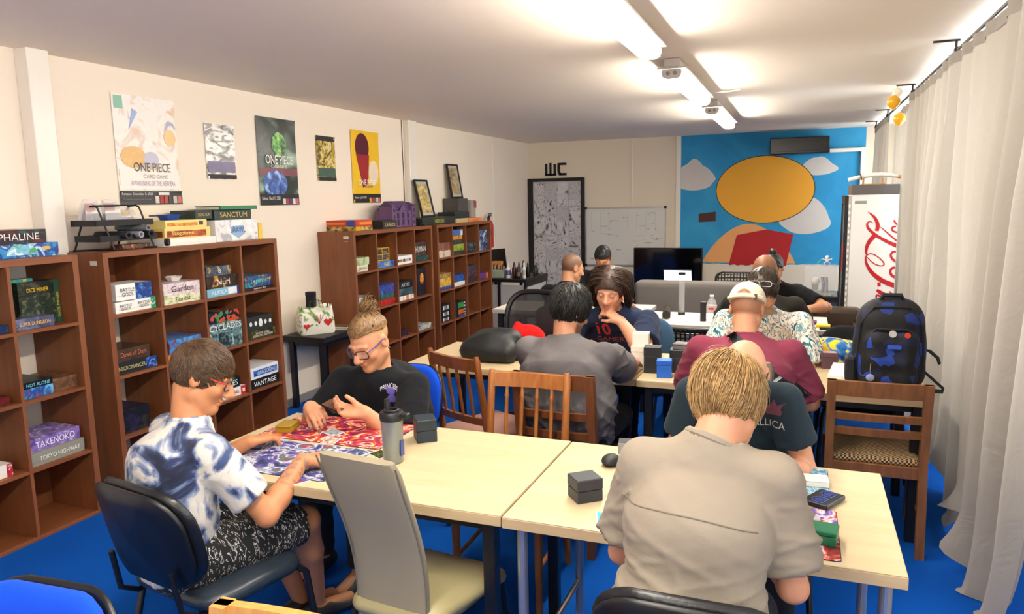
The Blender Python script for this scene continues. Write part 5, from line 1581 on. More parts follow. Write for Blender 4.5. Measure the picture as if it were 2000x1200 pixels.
MB().box((-.085, -.06, .06), (-.02, .03, .12), .008).build('skull_jaw', flat('8A8478', .5, var=.3, vscale=40), dc)
for k in range(4):
    MB().ring([(.02 + k * .02, 0, .02), (.03 + k * .015, .01 * k, .1 + .02 * k), (.01 + k * .02, 0, .2)], .008, 6).build('terrain_spike', flat(('6A5A80', '3A3A44', '9A94A0', '4A4450')[k], .5), dc)
fg = thing('toy_figure', 'small white toy figure with a green blade on the display case', 'figurine', (.27, 9.05, .925))
MB().ball((0, 0, .085), (.022, .02, .024), 10, 8).build('head', flat('E8E8EA', .4), fg)
MB().loft([[(a * k, b_ * k, z) for a, b_ in rrect(.04, .03, .01, 3)] for z, k in ((.03, .8), (.05, 1), (.07, .7))]).build('torso', flat('D8D4DC', .4), fg)
for sx in (-1, 1):
    MB().ring([(sx * .01, 0, .04), (sx * .03, .005, .02), (sx * .025, 0, 0)], .007, 6).build('leg', flat('C8C4D0', .4), fg)
    MB().ring([(sx * .018, 0, .065), (sx * .04, -.01, .06), (sx * .05, -.015, .075)], .006, 6).build('arm', flat('E0DCE4', .4), fg)
MB().ring([(-.05, -.015, .075), (-.10, -.01, .02)], .004, 5).build('blade', flat('6AC8A0', .4), fg)
gw = MB().prism([(0, 0), (.12, 0), (.12, .27), (.0, .17)], -.12, .12, (1, 0, 0), (0, 0, 1), (.44, 9.1, .586))
tag(gw.build('carry_case', flat('5A5A5C', .5)), 'dark grey slanted case between the display case and the fridge', 'case')

# drinks fridge
fr = thing('drinks_fridge', 'tall white drinks fridge with red script lettering on its side', 'fridge', (0, 0, 0))
m_fr = flat('E4E0DA', .3, spec=.5, var=.015)
MB().box((.41, 7.5, .10), (.80, 8.12, 1.708), .004).build('body', m_fr, fr)
MB().box((.405, 7.495, 1.708), (.80, 8.125, 1.797), .004).build('crown', flat('5A5452', .4), fr)
MB().box((.41, 7.51, .0), (.79, 8.11, .10), .003).build('plinth', m_blk, fr)
MB().box((.355, 7.50, .12), (.385, 7.55, 1.70), .004).box((.355, 8.07, .12), (.385, 8.12, 1.70), .004).box((.355, 7.55, 1.62), (.385, 8.07, 1.70), .004).box((.355, 7.55, .12), (.385, 8.07, .22), .004).build('door_frame', m_blk, fr)
MB().box((.365, 7.55, .22), (.372, 8.07, 1.62)).build('door_pane', glassmat('DDE8EA', .05, .25), fr)
MB().box((.386, 7.502, .12), (.409, 8.118, 1.70)).build('gasket', flat('B8B4AE', .35, metal=.4), fr)
for k in range(26):
    MB().box((.388, 7.498, .14 + k * .058), (.403, 7.5015, .17 + k * .058)).build('gasket_rib', flat('ECEAE4', .4), fr)
MB().box((.345, 7.49, 1.02), (.356, 7.52, 1.26), .003).build('door_handle', flat('9A1A20', .4), fr)
MB().box((.47, 7.4985, 1.742), (.58, 7.4995, 1.772)).build('brand_plate', flat('E8E6E2', .4), fr)
MB().box((.437, 7.4985, 1.625), (.535, 7.4995, 1.652)).build('model_label', flat('8A8A86', .5, var=.3, vscale=120), fr)
m_red = flat('B5121B', .4, var=0)
for st in LOGO:
    pts = [Vector((a, 0, c)) for a, c, w in st]
    P_, W_ = [], []
    n = len(pts)
    for i in range(n - 1):
        for q in range(5):
            u_ = q / 5
            p0, p1, p2, p3 = pts[max(i - 1, 0)], pts[i], pts[i + 1], pts[min(i + 2, n - 1)]
            P_.append(.5 * (2 * p1 + (p2 - p0) * u_ + (2 * p0 - 5 * p1 + 4 * p2 - p3) * u_ ** 2 + (3 * p1 - p0 - 3 * p2 + p3) * u_ ** 3))
            W_.append(st[i][2] * (1 - u_) + st[i + 1][2] * u_)
    P_.append(pts[-1])
    W_.append(st[-1][2])
    rings = []
    for i, p in enumerate(P_):
        d = (P_[min(i + 1, len(P_) - 1)] - P_[max(i - 1, 0)]).normalized()
        nn = Vector((-d.z, 0, d.x)) * (W_[i] * .42)
        rings.append([(p.x + nn.x, 7.4992, p.z + nn.z), (p.x - nn.x, 7.4992, p.z - nn.z), (p.x - nn.x, 7.4975, p.z - nn.z), (p.x + nn.x, 7.4975, p.z + nn.z)])
    rings = [[(min(max(q[0], .42), .795), q[1], q[2]) for q in rg] for rg in rings]
    MB().loft(rings).build('script_lettering', m_red, fr)
# katana on its stand
kt = thing('decorative_sword', 'white sheathed decorative sword on a wooden stand on the fridge', 'sword', (.60, 7.62, 1.7975))
MB().box((-.11, -.03, 0), (.09, .05, .008), .002).box((-.10, -.01, .008), (-.085, .02, .06)).box((.06, -.01, .008), (.075, .02, .055)).build('stand', woodmat('B07830', 'D0A050', 'X', name='stand_wood'), kt)
MB().ring([(-.22, 0, .045), (-.15, 0, .065), (-.12, 0, .072)], .019, 10).build('handle', flat('EDEBE6', .5, var=.15, vscale=60), kt)
MB().ring([(-.12, 0, .072), (-.112, 0, .074)], .032, 12).build('guard', flat('5A2A14', .4), kt)
MB().ring([(-.11, 0, .074), (-.03, 0, .088), (.06, 0, .09), (.16, 0, .078), (.19, 0, .07)], [.021, .021, .020, .019, .016], 10).build('sheath', flat('E6E4DE', .35, var=.06, vscale=80), kt, smooth=True)
MB().ring([(.19, 0, .07), (.215, 0, .062)], [.017, .014], 10).build('sheath_tip', flat('D89A3A', .35), kt)

# air conditioner with its duct
ac = thing('air_conditioner', 'black wall air conditioner above the mural', 'air conditioner', (-.08, 11.09, 2.38))
MB().box((-.375, -.20, -.11), (.375, 0, .11), .012).build('casing', flat('070708', .3), ac)
MB().box((-.34, -.205, -.105), (.34, -.19, -.075), .003).build('louvre', flat('0A0A0C', .3), ac)
MB().box((-.372, -.203, .02), (.372, -.199, .024)).build('seam', flat('2A2A2E', .3), ac)
MB().box((.10, -.204, -.04), (.16, -.20, .0)).build('display', flat('2E2E34', .2), ac)
du = thing('cable_duct', 'cream plastic duct running from the air conditioner to the corner', 'cable duct', (0, 0, 0))
MB().box((.30, 11.03, 2.275), (.70, 11.098, 2.325), .008).build('horizontal_run', m_trim, du)
MB().box((.69, 11.03, .3), (.75, 11.098, 2.33), .008).build('vertical_run', m_trim, du)

# balloons
for (x, y, z, r, c, lab) in ((.655, 6.9, 2.45, .052, 'F2B21A', 'upper yellow balloon hanging by the curtain'), (.735, 7.2, 2.34, .05, 'F2B21A', 'lower yellow balloon hanging by the curtain'), (.69, 7.0, 2.53, .04, 'F4ECD8', 'pale balloon tucked above the yellow ones')):
    t = thing('balloon', lab, 'balloon', (x, y, z), 0, 'balloons by the curtain')
    MB().lathe([(.004, -1.25 * r), (.006, -1.12 * r), (.5 * r, -.85 * r), (.9 * r, -.35 * r), (r, .1 * r), (.85 * r, .6 * r), (.5 * r, .9 * r), (.01, 1.03 * r)], (0, 0, 0), 16).build('skin', flat(c, .25, spec=.6), t, smooth=True)
    MB().ring([(0, 0, r), (.01, .01, r + .04), (.03, 0, r + .07)], .0015, 5).build('string', m_trim, t)
# ------------------------------------------------------------------ people: one continuous surface per body, grown from blended limbs
V = lambda *a: np.array(a, dtype=float)
def unit(a):
    a = np.asarray(a, float)
    return a / (np.linalg.norm(a) + 1e-12)

class Field:
    def __init__(s, lo, hi, h):
        s.lo = np.asarray(lo, float)
        s.h = h
        s.n = np.ceil((np.asarray(hi) - s.lo) / h).astype(int) + 1
        s.F = np.full(tuple(s.n), 0.3, np.float32)

    def _blk(s, lo, hi):
        a = np.clip(np.floor((lo - s.lo) / s.h).astype(int), 0, s.n - 1)
        b_ = np.clip(np.ceil((hi - s.lo) / s.h).astype(int) + 1, 1, s.n)
        b_ = np.maximum(b_, a + 1)
        sl = tuple(slice(i, j) for i, j in zip(a, b_))
        g = [(s.lo[i] + s.h * np.arange(a[i], b_[i])).astype(np.float32) for i in range(3)]
        return sl, g[0][:, None, None], g[1][None, :, None], g[2][None, None, :]

    def _mix(s, sl, d, k, sub):
        A = s.F[sl]
        if sub:
            d = -d
            if k > 0:
                hh = np.maximum(k - np.abs(A - d), 0) / k
                s.F[sl] = np.maximum(A, d) + hh * hh * (k * .25)
            else:
                s.F[sl] = np.maximum(A, d)
        else:
            if k > 0:
                hh = np.maximum(k - np.abs(A - d), 0) / k
                s.F[sl] = np.minimum(A, d) - hh * hh * (k * .25)
            else:
                s.F[sl] = np.minimum(A, d)

    def cone(s, a, b_, ra, rb, k=.02, wide=None, sx=1.0, cut=False, sub=False):
        """tapered limb from a to b; wide/sx stretches the section along an axis; cut gives a flat end at b"""
        a, b_ = np.asarray(a, float), np.asarray(b_, float)
        R = max(ra, rb) * max(1, sx) + k + 3 * s.h
        sl, X, Y, Z = s._blk(np.minimum(a, b_) - R, np.maximum(a, b_) + R)
        ba = b_ - a
        L2 = max(ba @ ba, 1e-9)
        px, py, pz = X - a[0], Y - a[1], Z - a[2]
        dot = px * ba[0] + py * ba[1] + pz * ba[2]
        t = np.clip(dot / L2, 0, 1)
        qx, qy, qz = px - ba[0] * t, py - ba[1] * t, pz - ba[2] * t
        if wide is not None:
            c = (qx * wide[0] + qy * wide[1] + qz * wide[2]) * (1 - 1 / sx)
            qx, qy, qz = qx - wide[0] * c, qy - wide[1] * c, qz - wide[2] * c
        d = np.sqrt(qx * qx + qy * qy + qz * qz) - (ra + (rb - ra) * t)
        if cut:
            L = math.sqrt(L2)
            d = np.maximum(d, dot / L - L)
        s._mix(sl, d, k, sub)

    def ell(s, c, r, R=None, k=.015, sub=False):
        c, r = np.asarray(c, float), np.asarray(r, float)
        m = r.max() + k + 3 * s.h
        sl, X, Y, Z = s._blk(c - m, c + m)
        px, py, pz = X - c[0], Y - c[1], Z - c[2]
        if R is None:
            R = np.eye(3)
        q = [(px * R[0, i] + py * R[1, i] + pz * R[2, i]) / r[i] for i in range(3)]
        k0 = np.sqrt(q[0] ** 2 + q[1] ** 2 + q[2] ** 2)
        k1 = np.sqrt((q[0] / r[0]) ** 2 + (q[1] / r[1]) ** 2 + (q[2] / r[2]) ** 2) + 1e-6
        s._mix(sl, k0 * (k0 - 1) / k1, k, sub)

    def plane(s, p, n):
        """remove everything on the side n points to"""
        sl, X, Y, Z = s._blk(s.lo, s.lo + s.h * s.n)
        d = (X - p[0]) * n[0] + (Y - p[1]) * n[1] + (Z - p[2]) * n[2]
        s.F = np.maximum(s.F, d.astype(np.float32))

    def func(s, fn):
        sl, X, Y, Z = s._blk(s.lo, s.lo + s.h * s.n)
        s.F = fn(s.F, X, Y, Z).astype(np.float32)

    def mesh(s):
        F = s.F
        S = F < 0
        c = np.zeros(tuple(s.n - 1), np.uint8)
        for i in (0, 1):
            for j in (0, 1):
                for k in (0, 1):
                    c += S[i:s.n[0] - 1 + i, j:s.n[1] - 1 + j, k:s.n[2] - 1 + k]
        act = (c > 0) & (c < 8)
        idx = np.argwhere(act)
        vid = np.full(act.shape, -1, np.int64)
        vid[act] = np.arange(len(idx))
        cs = [(i, j, k) for i in (0, 1) for j in (0, 1) for k in (0, 1)]
        val = np.stack([F[idx[:, 0] + i, idx[:, 1] + j, idx[:, 2] + k] for i, j, k in cs], 1)
        acc = np.zeros((len(idx), 3))
        cnt = np.zeros(len(idx))
        cc = np.array(cs, float)
        for a in range(8):
            for b_ in range(a + 1, 8):
                if np.abs(cc[a] - cc[b_]).sum() == 1:
                    m = (val[:, a] < 0) != (val[:, b_] < 0)
                    t = val[m, a] / (val[m, a] - val[m, b_])
                    acc[m] += cc[a] + (cc[b_] - cc[a]) * t[:, None]
                    cnt[m] += 1
        v = s.lo + s.h * (idx + acc / cnt[:, None])
        faces = []
        for ax in range(3):
            o1, o2 = [(1, 2), (2, 0), (0, 1)][ax]
            lo = [slice(None)] * 3
            hi = [slice(None)] * 3
            lo[ax] = slice(0, -1)
            hi[ax] = slice(1, None)
            e_ = np.argwhere(S[tuple(lo)] != S[tuple(hi)])
            ok = (e_[:, o1] > 0) & (e_[:, o2] > 0) & (e_[:, o1] < s.n[o1] - 1) & (e_[:, o2] < s.n[o2] - 1)
            e_ = e_[ok]
            if not len(e_):
                continue
            inside = S[e_[:, 0], e_[:, 1], e_[:, 2]]
            q = []
            for d1, d2 in ((1, 1), (0, 1), (0, 0), (1, 0)):
                c_ = e_.copy()
                c_[:, o1] -= d1
                c_[:, o2] -= d2
                q.append(vid[c_[:, 0], c_[:, 1], c_[:, 2]])
            q = np.stack(q, 1)
            q[~inside] = q[~inside][:, ::-1]
            faces.append(q)
        f = np.concatenate(faces)
        return v, f

def vnormals(v, f):
    a, b_, c = v[f[:, 0]], v[f[:, 1]], v[f[:, 2]]
    n = np.cross(b_ - a, c - a)
    N = np.zeros_like(v)
    for i in range(4):
        np.add.at(N, f[:, i], n)
    return N / (np.linalg.norm(N, axis=1, keepdims=True) + 1e-12)

def wave(p, freq, seed, n=5):
    r = np.random.RandomState(seed)
    w = np.zeros(len(p))
    warp = np.stack([np.sin(p @ r.normal(size=3) * freq * .5 + r.rand() * 6) for _ in range(3)], 1) * (.6 / freq)
    q = p + warp
    for i in range(n):
        w += np.sin(q @ unit(r.normal(size=3)) * freq * (.7 + .6 * r.rand()) + r.rand() * 6.28)
    return w / n

def creases(p, freq, seed, ax=None):
    r = np.random.RandomState(seed)
    out = np.zeros(len(p))
    for i in range(4):
        d = unit(r.normal(size=3) * V(.6, .6, 1) if ax is None else np.asarray(ax) + r.normal(size=3) * .45)
        ph = p @ d * freq * (.8 + .5 * r.rand()) + 1.4 * wave(p, freq * .35, seed + 7 + i, 3) + r.rand() * 6
        out += np.exp(-(np.sin(ph) / .42) ** 2) * smooth01(.25 + 1.1 * wave(p, freq * .35, seed + 31 + i, 3))
    return out

def np_mesh(name, v, f, mat, parent, origin, colr=None):
    me = bpy.data.meshes.new(name)
    me.vertices.add(len(v))
    me.vertices.foreach_set('co', (v - origin).astype(np.float32).ravel())
    me.loops.add(f.size)
    me.polygons.add(len(f))
    me.loops.foreach_set('vertex_index', f.astype(np.int32).ravel())
    me.polygons.foreach_set('loop_start', (np.arange(len(f)) * f.shape[1]).astype(np.int32))
    me.update(calc_edges=True)
    me.polygons.foreach_set('use_smooth', np.ones(len(f), bool))
    if colr is not None:
        at = me.attributes.new('Col', 'FLOAT_COLOR', 'POINT')
        at.data.foreach_set('color', np.concatenate([colr, np.ones((len(colr), 1))], 1).astype(np.float32).ravel())
    me.materials.append(mat)
    o = bpy.data.objects.new(name, me)
    col.objects.link(o)
    o.parent = parent
    return o

def ik(a, w, l1, l2, pole):
    a, w = np.asarray(a, float), np.asarray(w, float)
    d = w - a
    L = np.linalg.norm(d)
    if L > (l1 + l2) * .995:
        w = a + d * ((l1 + l2) * .995 / L)
        d = w - a
        L = np.linalg.norm(d)
    x = (l1 * l1 - l2 * l2 + L * L) / (2 * L)
    hgt = math.sqrt(max(l1 * l1 - x * x, 1e-6))
    dn = d / L
    p = np.asarray(pole, float)
    p = unit(p - dn * (p @ dn))
    return a + dn * x + p * hgt, w

def rot_about(v, ax, ang):
    ax = unit(ax)
    return v * math.cos(ang) + np.cross(ax, v) * math.sin(ang) + ax * (ax @ v) * (1 - math.cos(ang))

def hand(Fd, W, d, n, side, curl=.5, sc=1.0, thumb_in=0.3, spread=.1):
    """palm and five fingers; d finger direction, n palm normal, side +1 when the thumb points along d x n"""
    d = unit(d)
    n = unit(n - d * (n @ d))
    s_ = np.cross(d, n) * side
    wr_ = W - d * .01
    for i, o_ in enumerate((.030, .011, -.009, -.027)):
        kn = W + d * (.082 - (.004, 0, .003, .010)[i]) * sc + s_ * o_ * sc + n * (-.004 + .006 * abs(o_) / .03)
        Fd.cone(wr_ + s_ * o_ * .55, kn, .016 * sc, .0115 * sc, .012)
        ln = (.070, .078, .072, .056)[i] * sc
        fd = unit(d + s_ * (o_ * spread * 12))
        ax = np.cross(fd, n)
        p = kn
        for j, (fr, ang) in enumerate(((.46, .75), (.30, .95), (.24, .6))):
            fd = rot_about(fd, ax, ang * curl * (1 + .12 * i))
            q = p + fd * ln * fr
            r0 = (.0100, .0088, .0080)[j] * sc * (1, 1, .97, .88)[i]
            Fd.cone(p, q, r0, r0 * .9, .004)
            p = q
    t0 = W + d * .022 * sc + s_ * .024 * sc + n * .006
    td = unit(d * .62 + s_ * .70 * (1 - thumb_in) + n * (.25 + .6 * thumb_in))
    Fd.cone(wr_ + s_ * .012, t0 + td * .012, .018 * sc, .016 * sc, .012)
    t1 = t0 + td * .042 * sc
    Fd.cone(t0, t1, .0135 * sc, .011 * sc, .006)
    td2 = unit(td + d * .45 - s_ * .15)
    Fd.cone(t1, t1 + td2 * .032 * sc, .0105 * sc, .0088 * sc, .004)

def smooth01(x):
    x = np.clip(x, 0, 1)
    return x * x * (3 - 2 * x)

def blob(a, b_, ra, rb, soft=.5):
    return smooth01((1 - np.sqrt((a / ra) ** 2 + (b_ / rb) ** 2)) / soft)

SKIN = vcolmat(.5, 'skin')

def strands(name, roots, dirs, nrm, flow, length, rad, parent, origin, mat, steps=8, centre=None, clear=None, seed=0, grav=.0, jitter=.25):
    """many thin tapering locks following flow; one mesh"""
    r = np.random.RandomState(seed)
    n = len(roots)
    P = np.zeros((n, steps + 1, 3))
    P[:, 0] = roots
    D = dirs + r.normal(size=(n, 3)) * jitter
    D /= np.linalg.norm(D, axis=1, keepdims=True)
    L = length * (.65 + .5 * r.rand(n))
    for k in range(steps):
        tgt = flow(P[:, k])
        D = D * .55 + tgt * .45 + r.normal(size=(n, 3)) * jitter * .16 + V(0, 0, -grav)
        D /= np.linalg.norm(D, axis=1, keepdims=True) + 1e-9
        Q = P[:, k] + D * (L / steps)[:, None]
        if clear is not None:
            Q = clear(Q)
        P[:, k + 1] = Q
    T = np.gradient(P, axis=1)
    T /= np.linalg.norm(T, axis=2, keepdims=True) + 1e-9
    ref = np.repeat(nrm[:, None, :], steps + 1, 1)
    B = np.cross(T, ref)
    B /= np.linalg.norm(B, axis=2, keepdims=True) + 1e-9
    N2 = np.cross(B, T)
    prof = np.array([.9, 1, 1, 1, .95, .85, .7, .45, .12])
    pr_ = np.interp(np.linspace(0, 1, steps + 1), np.linspace(0, 1, 9), prof) * rad
    rr = pr_[None, :, None] * (.7 + .6 * r.rand(n))[:, None, None]
    ring = []
    for a in (90, 210, 330):
        ca, sa = math.cos(math.radians(a)), math.sin(math.radians(a))
        ring.append(P + B * ca * rr * 1.6 + N2 * sa * rr * .8)
    vv = np.stack(ring, 2).reshape(-1, 3)
    base = np.arange(n)[:, None] * (steps + 1) * 3
    f = []
    for k in range(steps):
        for q in range(3):
            q2 = (q + 1) % 3
            f.append(np.stack([base[:, 0] + k * 3 + q, base[:, 0] + k * 3 + q2, base[:, 0] + (k + 1) * 3 + q2, base[:, 0] + (k + 1) * 3 + q], 1))
    f = np.concatenate(f)
    return np_mesh(name, vv, f, mat, parent, origin)

def hairmat(c1, c2, scale=60):
    key = ('hair', c1, c2, scale)
    if key in MATS:
        return MATS[key]
    m, nt, b = newmat('hair_' + c1)
    tc = nd(nt, 'ShaderNodeTexCoord')
    n = nd(nt, 'ShaderNodeTexNoise', i_Scale=scale, i_Detail=4.0, i_Roughness=.7)
    nt.links.new(tc.outputs['Object'], n.inputs['Vector'])
    r = ramp(nt, [(.3, c1), (.7, c2)])
    nt.links.new(n.outputs['Fac'], r.inputs[0])
    nt.links.new(r.outputs[0], b.inputs['Base Color'])
    b.inputs['Roughness'].default_value = .42
    b.inputs['Specular IOR Level'].default_value = .5
    bp = nd(nt, 'ShaderNodeBump', i_Strength=.5, i_Distance=.004)
    nt.links.new(n.outputs['Fac'], bp.inputs['Height'])
    nt.links.new(bp.outputs['Normal'], b.inputs['Normal'])
    MATS[key] = m
    return m

def person(label, hip, face, headc, hyaw, hpitch, hroll=0, skin='D9A583', girth=1.0, sw=.185, wl=None, wr=None, el=None, er=None,
           hl=None, hr=None, shirt='222222', shirtmat=None, sleeve=.72, pants='20222A', pantmat=None, pant_len=1.0,
           hair=None, hairc=('2A1E18', '3E2E24'), brow=.35, beard=None, hs=1.0, h=.006, hsh=.009, neck=(.075, .15), wrinkle=.006, collar=True,
           nose=1.0, nshift=0.0, name='person', hem=.50, tattoo=None, scalp=None, knees=None, sleeve_r=1.0, belly=0.0, seed=1, shoe='1A1A1C'):
    """hip (x,y) on the seat; face: body heading in degrees from +y towards +x; headc: centre of the head in the room"""
    a = math.radians(face)
    fwd, right, up = V(math.sin(a), math.cos(a), 0), V(math.cos(a), -math.sin(a), 0), V(0, 0, 1)
    hip = V(hip[0], hip[1], .555)
    Hc = V(*headc)
    ha, hp, hr_ = math.radians(hyaw), math.radians(hpitch), math.radians(hroll)
    hy0 = V(math.sin(ha) * math.cos(hp), math.cos(ha) * math.cos(hp), -math.sin(hp))
    hx0 = V(math.cos(ha), -math.sin(ha), 0)
    hz0 = np.cross(hx0, hy0)
    hx = hx0 * math.cos(hr_) + hz0 * math.sin(hr_)
    hz = hz0 * math.cos(hr_) - hx0 * math.sin(hr_)
    hy = hy0
    HR = np.stack([hx, hy, hz], 1)
    Hp = lambda x, y, z: Hc + (hx * x + hy * y + hz * z) * hs
    N = Hc - fwd * neck[0] - up * neck[1] + right * nshift
    spine = N - hip
    m1 = hip + spine * .33 - fwd * .035
    m2 = hip + spine * .68 - fwd * .045
    su = unit(N - m2)
    sh = N - up * .045 - su * .0 - fwd * .005
    SL, SR = sh - right * sw - up * .025, sh + right * sw - up * .025
    l1, l2 = .285, .25
    def arm(S, W, pole, sgn):
        W = W if W is not None else S + fwd * .28 - up * .25 + right * sgn * .02
        pole = pole if pole is not None else right * sgn * .6 - up * .8 - fwd * .1
        return ik(S, V(*W), l1, l2, V(*pole))
    EL, WL = arm(SL, wl, el, -1)
    ER, WR = arm(SR, wr, er, 1)
    HL, HRt = hip - right * .09 - up * .02, hip + right * .09 - up * .02
    if knees is None:
        KL = hip + fwd * .42 - right * .12 - up * .03
        KR = hip + fwd * .42 + right * .12 - up * .03
        AL, AR = KL - up * .43 + fwd * .03, KR - up * .43 - fwd * .02
    else:
        KL, KR, AL, AR = [V(*q) for q in knees]
    AL[2] = AR[2] = .085
    lo = np.min([hip, Hc, SL, SR, EL, ER, WL, WR, KL, KR, AL, AR], 0) - V(.2, .2, .12)
    hi = np.max([hip, Hc, SL, SR, EL, ER, WL, WR, KL, KR, AL, AR], 0) + V(.2, .2, .2)
    lo[2] = min(lo[2], -.01)
    base = V(hip[0], hip[1], 0)
    t = thing(name, label, 'person', tuple(base), 0, 'people seated at the tables')
    g = girth
    # ---- skin
    B = Field(lo, hi, h)
    B.cone(hip, m1, .095 * g, .095 * g, .04, right, 1.35)
    B.cone(m1, m2, .095 * g, .10 * g, .04, right, 1.35)
    B.cone(m2, sh, .098 * g, .065, .04, right, 1.4)
    B.cone(sh, SL, .045, .042, .03)
    B.cone(sh, SR, .045, .042, .03)
    for S, E, W in ((SL, EL, WL), (SR, ER, WR)):
        B.cone(S, E, .046 * g ** .7, .037 * g ** .7, .02)
        mid = E + (W - E) * .3
        B.cone(E, mid, .037 * g ** .7, .040 * g ** .7, .015)
        B.cone(mid, W, .040 * g ** .7, .0255 * g ** .5, .015)
    for HJ, K, A_ in ((HL, KL, AL), (HRt, KR, AR)):
        B.cone(HJ, K, .078 * g ** .7, .054, .03)
        B.cone(K, K + (A_ - K) * .35, .052, .050, .02)
        B.cone(K + (A_ - K) * .35, A_, .050, .032, .02)
        B.cone(A_ - up * .035, A_ - up * .045 + fwd * .15, .032, .025, .02)
    nb = sh + up * .01
    B.cone(nb, Hp(0, -.028, -.055), .060 * g ** .4, .052, .03)
    # head
    B.ell(Hp(0, -.014, .030), V(.073, .093, .086) * hs, HR, .01)
    B.ell(Hp(0, .022, -.030), V(.060, .068, .085) * hs, HR, .03)
    for s_ in (-1, 1):
        B.cone(Hp(s_ * .044, -.002, -.058), Hp(s_ * .012, .060, -.094), .025 * hs, .020 * hs, .022)
        B.ell(Hp(s_ * .036, .058, -.026), V(.026, .024, .026) * hs, HR, .018)
        B.ell(Hp(s_ * .031, .097, .002), V(.019, .014, .0105) * hs, HR, .012, sub=True)
        B.ell(Hp(s_ * .031, .078, .001), V(.0135, .0125, .0115) * hs, HR, .003)
        B.ell(Hp(s_ * .0755, -.012, -.006), V(.0085, .020, .031) * hs, HR, .008)
        B.ell(Hp(s_ * .083, -.008, -.002), V(.006, .010, .016) * hs, HR, .005, sub=True)
        B.ell(Hp(s_ * .0125, .098, -.036), V(.010, .011, .009) * hs * nose, HR, .006)
        B.cone(Hp(s_ * .012, .086, .022), Hp(s_ * .044, .074, .020), .009 * hs, .008 * hs, .012)
    B.ell(Hp(0, .074, -.097), V(.022, .018, .018) * hs, HR, .018)
    B.cone(Hp(0, .086, .016), Hp(0, .108 + .004 * nose, -.028), .0095 * hs, .0145 * hs * nose, .010)
    B.ell(Hp(0, .089, -.059), V(.022, .011, .0062) * hs, HR, .004)
    B.ell(Hp(0, .087, -.070), V(.019, .0105, .0065) * hs, HR, .004)
    B.ell(Hp(0, .101, -.0645), V(.020, .008, .0022) * hs, HR, .003, sub=True)
    for W, E, hd, sgn in ((WL, EL, hl, -1), (WR, ER, hr, 1)):
        hd = hd or {}
        d = V(*hd['d']) if 'd' in hd else unit(W - E)
        n = V(*hd['n']) if 'n' in hd else -up
        hand(B, W + unit(d) * .015, d, n, hd.get('side', -sgn), hd.get('curl', .55), hd.get('sc', 1.0), hd.get('thumb', .3), hd.get('spread', .1))
    v, f = B.mesh()
    q = (v - Hc) @ HR / hs
    c = np.tile(np.array(hexc(skin)[:3]), (len(v), 1))
    def tint(mask, colr, amt=1.0):
        m_ = (mask * amt)[:, None]
        c[:] = c * (1 - m_) + np.array(colr) * m_
    sk = np.array(hexc(skin)[:3])
    head = smooth01((.20 - np.linalg.norm(q, axis=1)) / .03)
    frontm = smooth01((q[:, 1] - .045) / .02) * head
    tint(blob(np.abs(q[:, 0]) - .045, q[:, 2] + .03, .03, .03, 1) * frontm, sk * V(1.08, .80, .74), .35)
    tint(blob(q[:, 0], q[:, 2] + .035, .018, .018, 1) * frontm, sk * V(1.08, .78, .72), .4)
    tint(blob(q[:, 0], q[:, 2] + .0645, .024, .0125) * frontm, sk * V(.92, .55, .52), .8)
    hcol = np.array(hexc(hairc[0])[:3])
    ax_ = np.abs(q[:, 0])
    tint(blob(ax_ - .031, q[:, 2] - .0235 + (ax_ - .03) * .15, .021, .0055, .7) * smooth01((q[:, 1] - .06) / .01) * head, hcol, brow + .35)
    tint(blob(ax_ - .031, q[:, 2] + .0035, .0155, .0026, .6) * smooth01((q[:, 1] - .07) / .006) * head, V(.02, .012, .01), .9)
    ear = blob(ax_ - .080, 0 * ax_, .010, 1) * blob(q[:, 1] + .012, q[:, 2] + .006, .03, .04)
    tint(ear, sk * V(1.05, .78, .72), .4)
    if beard:
        bm = smooth01((-.050 - q[:, 2] + .25 * np.maximum(0, .03 - q[:, 1])) / .018) * smooth01((q[:, 1] + .005) / .02) * head * (q[:, 2] > -.14)
        must = blob(q[:, 0], q[:, 2] + .050, .030, .008, .6) * frontm
        lips = blob(q[:, 0], q[:, 2] + .0645, .022, .010) * frontm
        tint(np.maximum(bm, must) * (1 - lips), np.array(hexc(beard[0])[:3]), beard[1])
    if scalp:
        zl = np.interp(q[:, 1], [-.12, -.03, .02, .05, .09], scalp[2])
        sm = smooth01((q[:, 2] - zl) / .012) * head * (1 - ear)
        tint(sm, np.array(hexc(scalp[0])[:3]), scalp[1])
    # knuckles and finger joints a little redder
    for W in (WL, WR):
        tint(smooth01((.17 - np.linalg.norm(v - W, axis=1)) / .1) * smooth01((np.linalg.norm(v - W, axis=1) - .05) / .05), sk * V(1.03, .84, .78), .45)
    if tattoo:
        E, W = (ER, WR)
        ax = unit(W - E)
        s_ = (v - E) @ ax
        dist = np.linalg.norm(v - E - s_[:, None] * ax, axis=1)
        tm = (dist < .07) * smooth01((s_ - .10) / .02) * smooth01((.26 - s_) / .03)
        pat = smooth01((wave(v, 260, 3, 6) - .02) / .2)
        tint(tm * pat, V(.10, .10, .11), .55)
    np_mesh('body', v, f, SKIN, t, base, np.clip(c, 0, 1))
    # ---- shirt
    lo2 = np.min([hip, sh, SL, SR, EL, ER], 0) - V(.22, .22, .14)
    hi2 = np.max([hip, sh, SL, SR, EL, ER], 0) + V(.22, .22, .14)
    T = Field(lo2, hi2, hsh)
    gb = g * (1 + belly)
    T.cone(hip - up * .04, m1, .120 * g, .118 * gb, .05, right, 1.38)
    T.cone(m1 + fwd * .02 * belly * 5, m2, .118 * gb, .117 * g, .06, right, 1.36)
    T.cone(m2, sh - su * .03, .116 * g, .080, .06, right, 1.45)
    T.cone(sh + up * .012, SL, .060, .052, .04)
    T.cone(sh + up * .012, SR, .060, .052, .04)
    nd_ = unit(Hp(0, -.03, -.06) - nb)
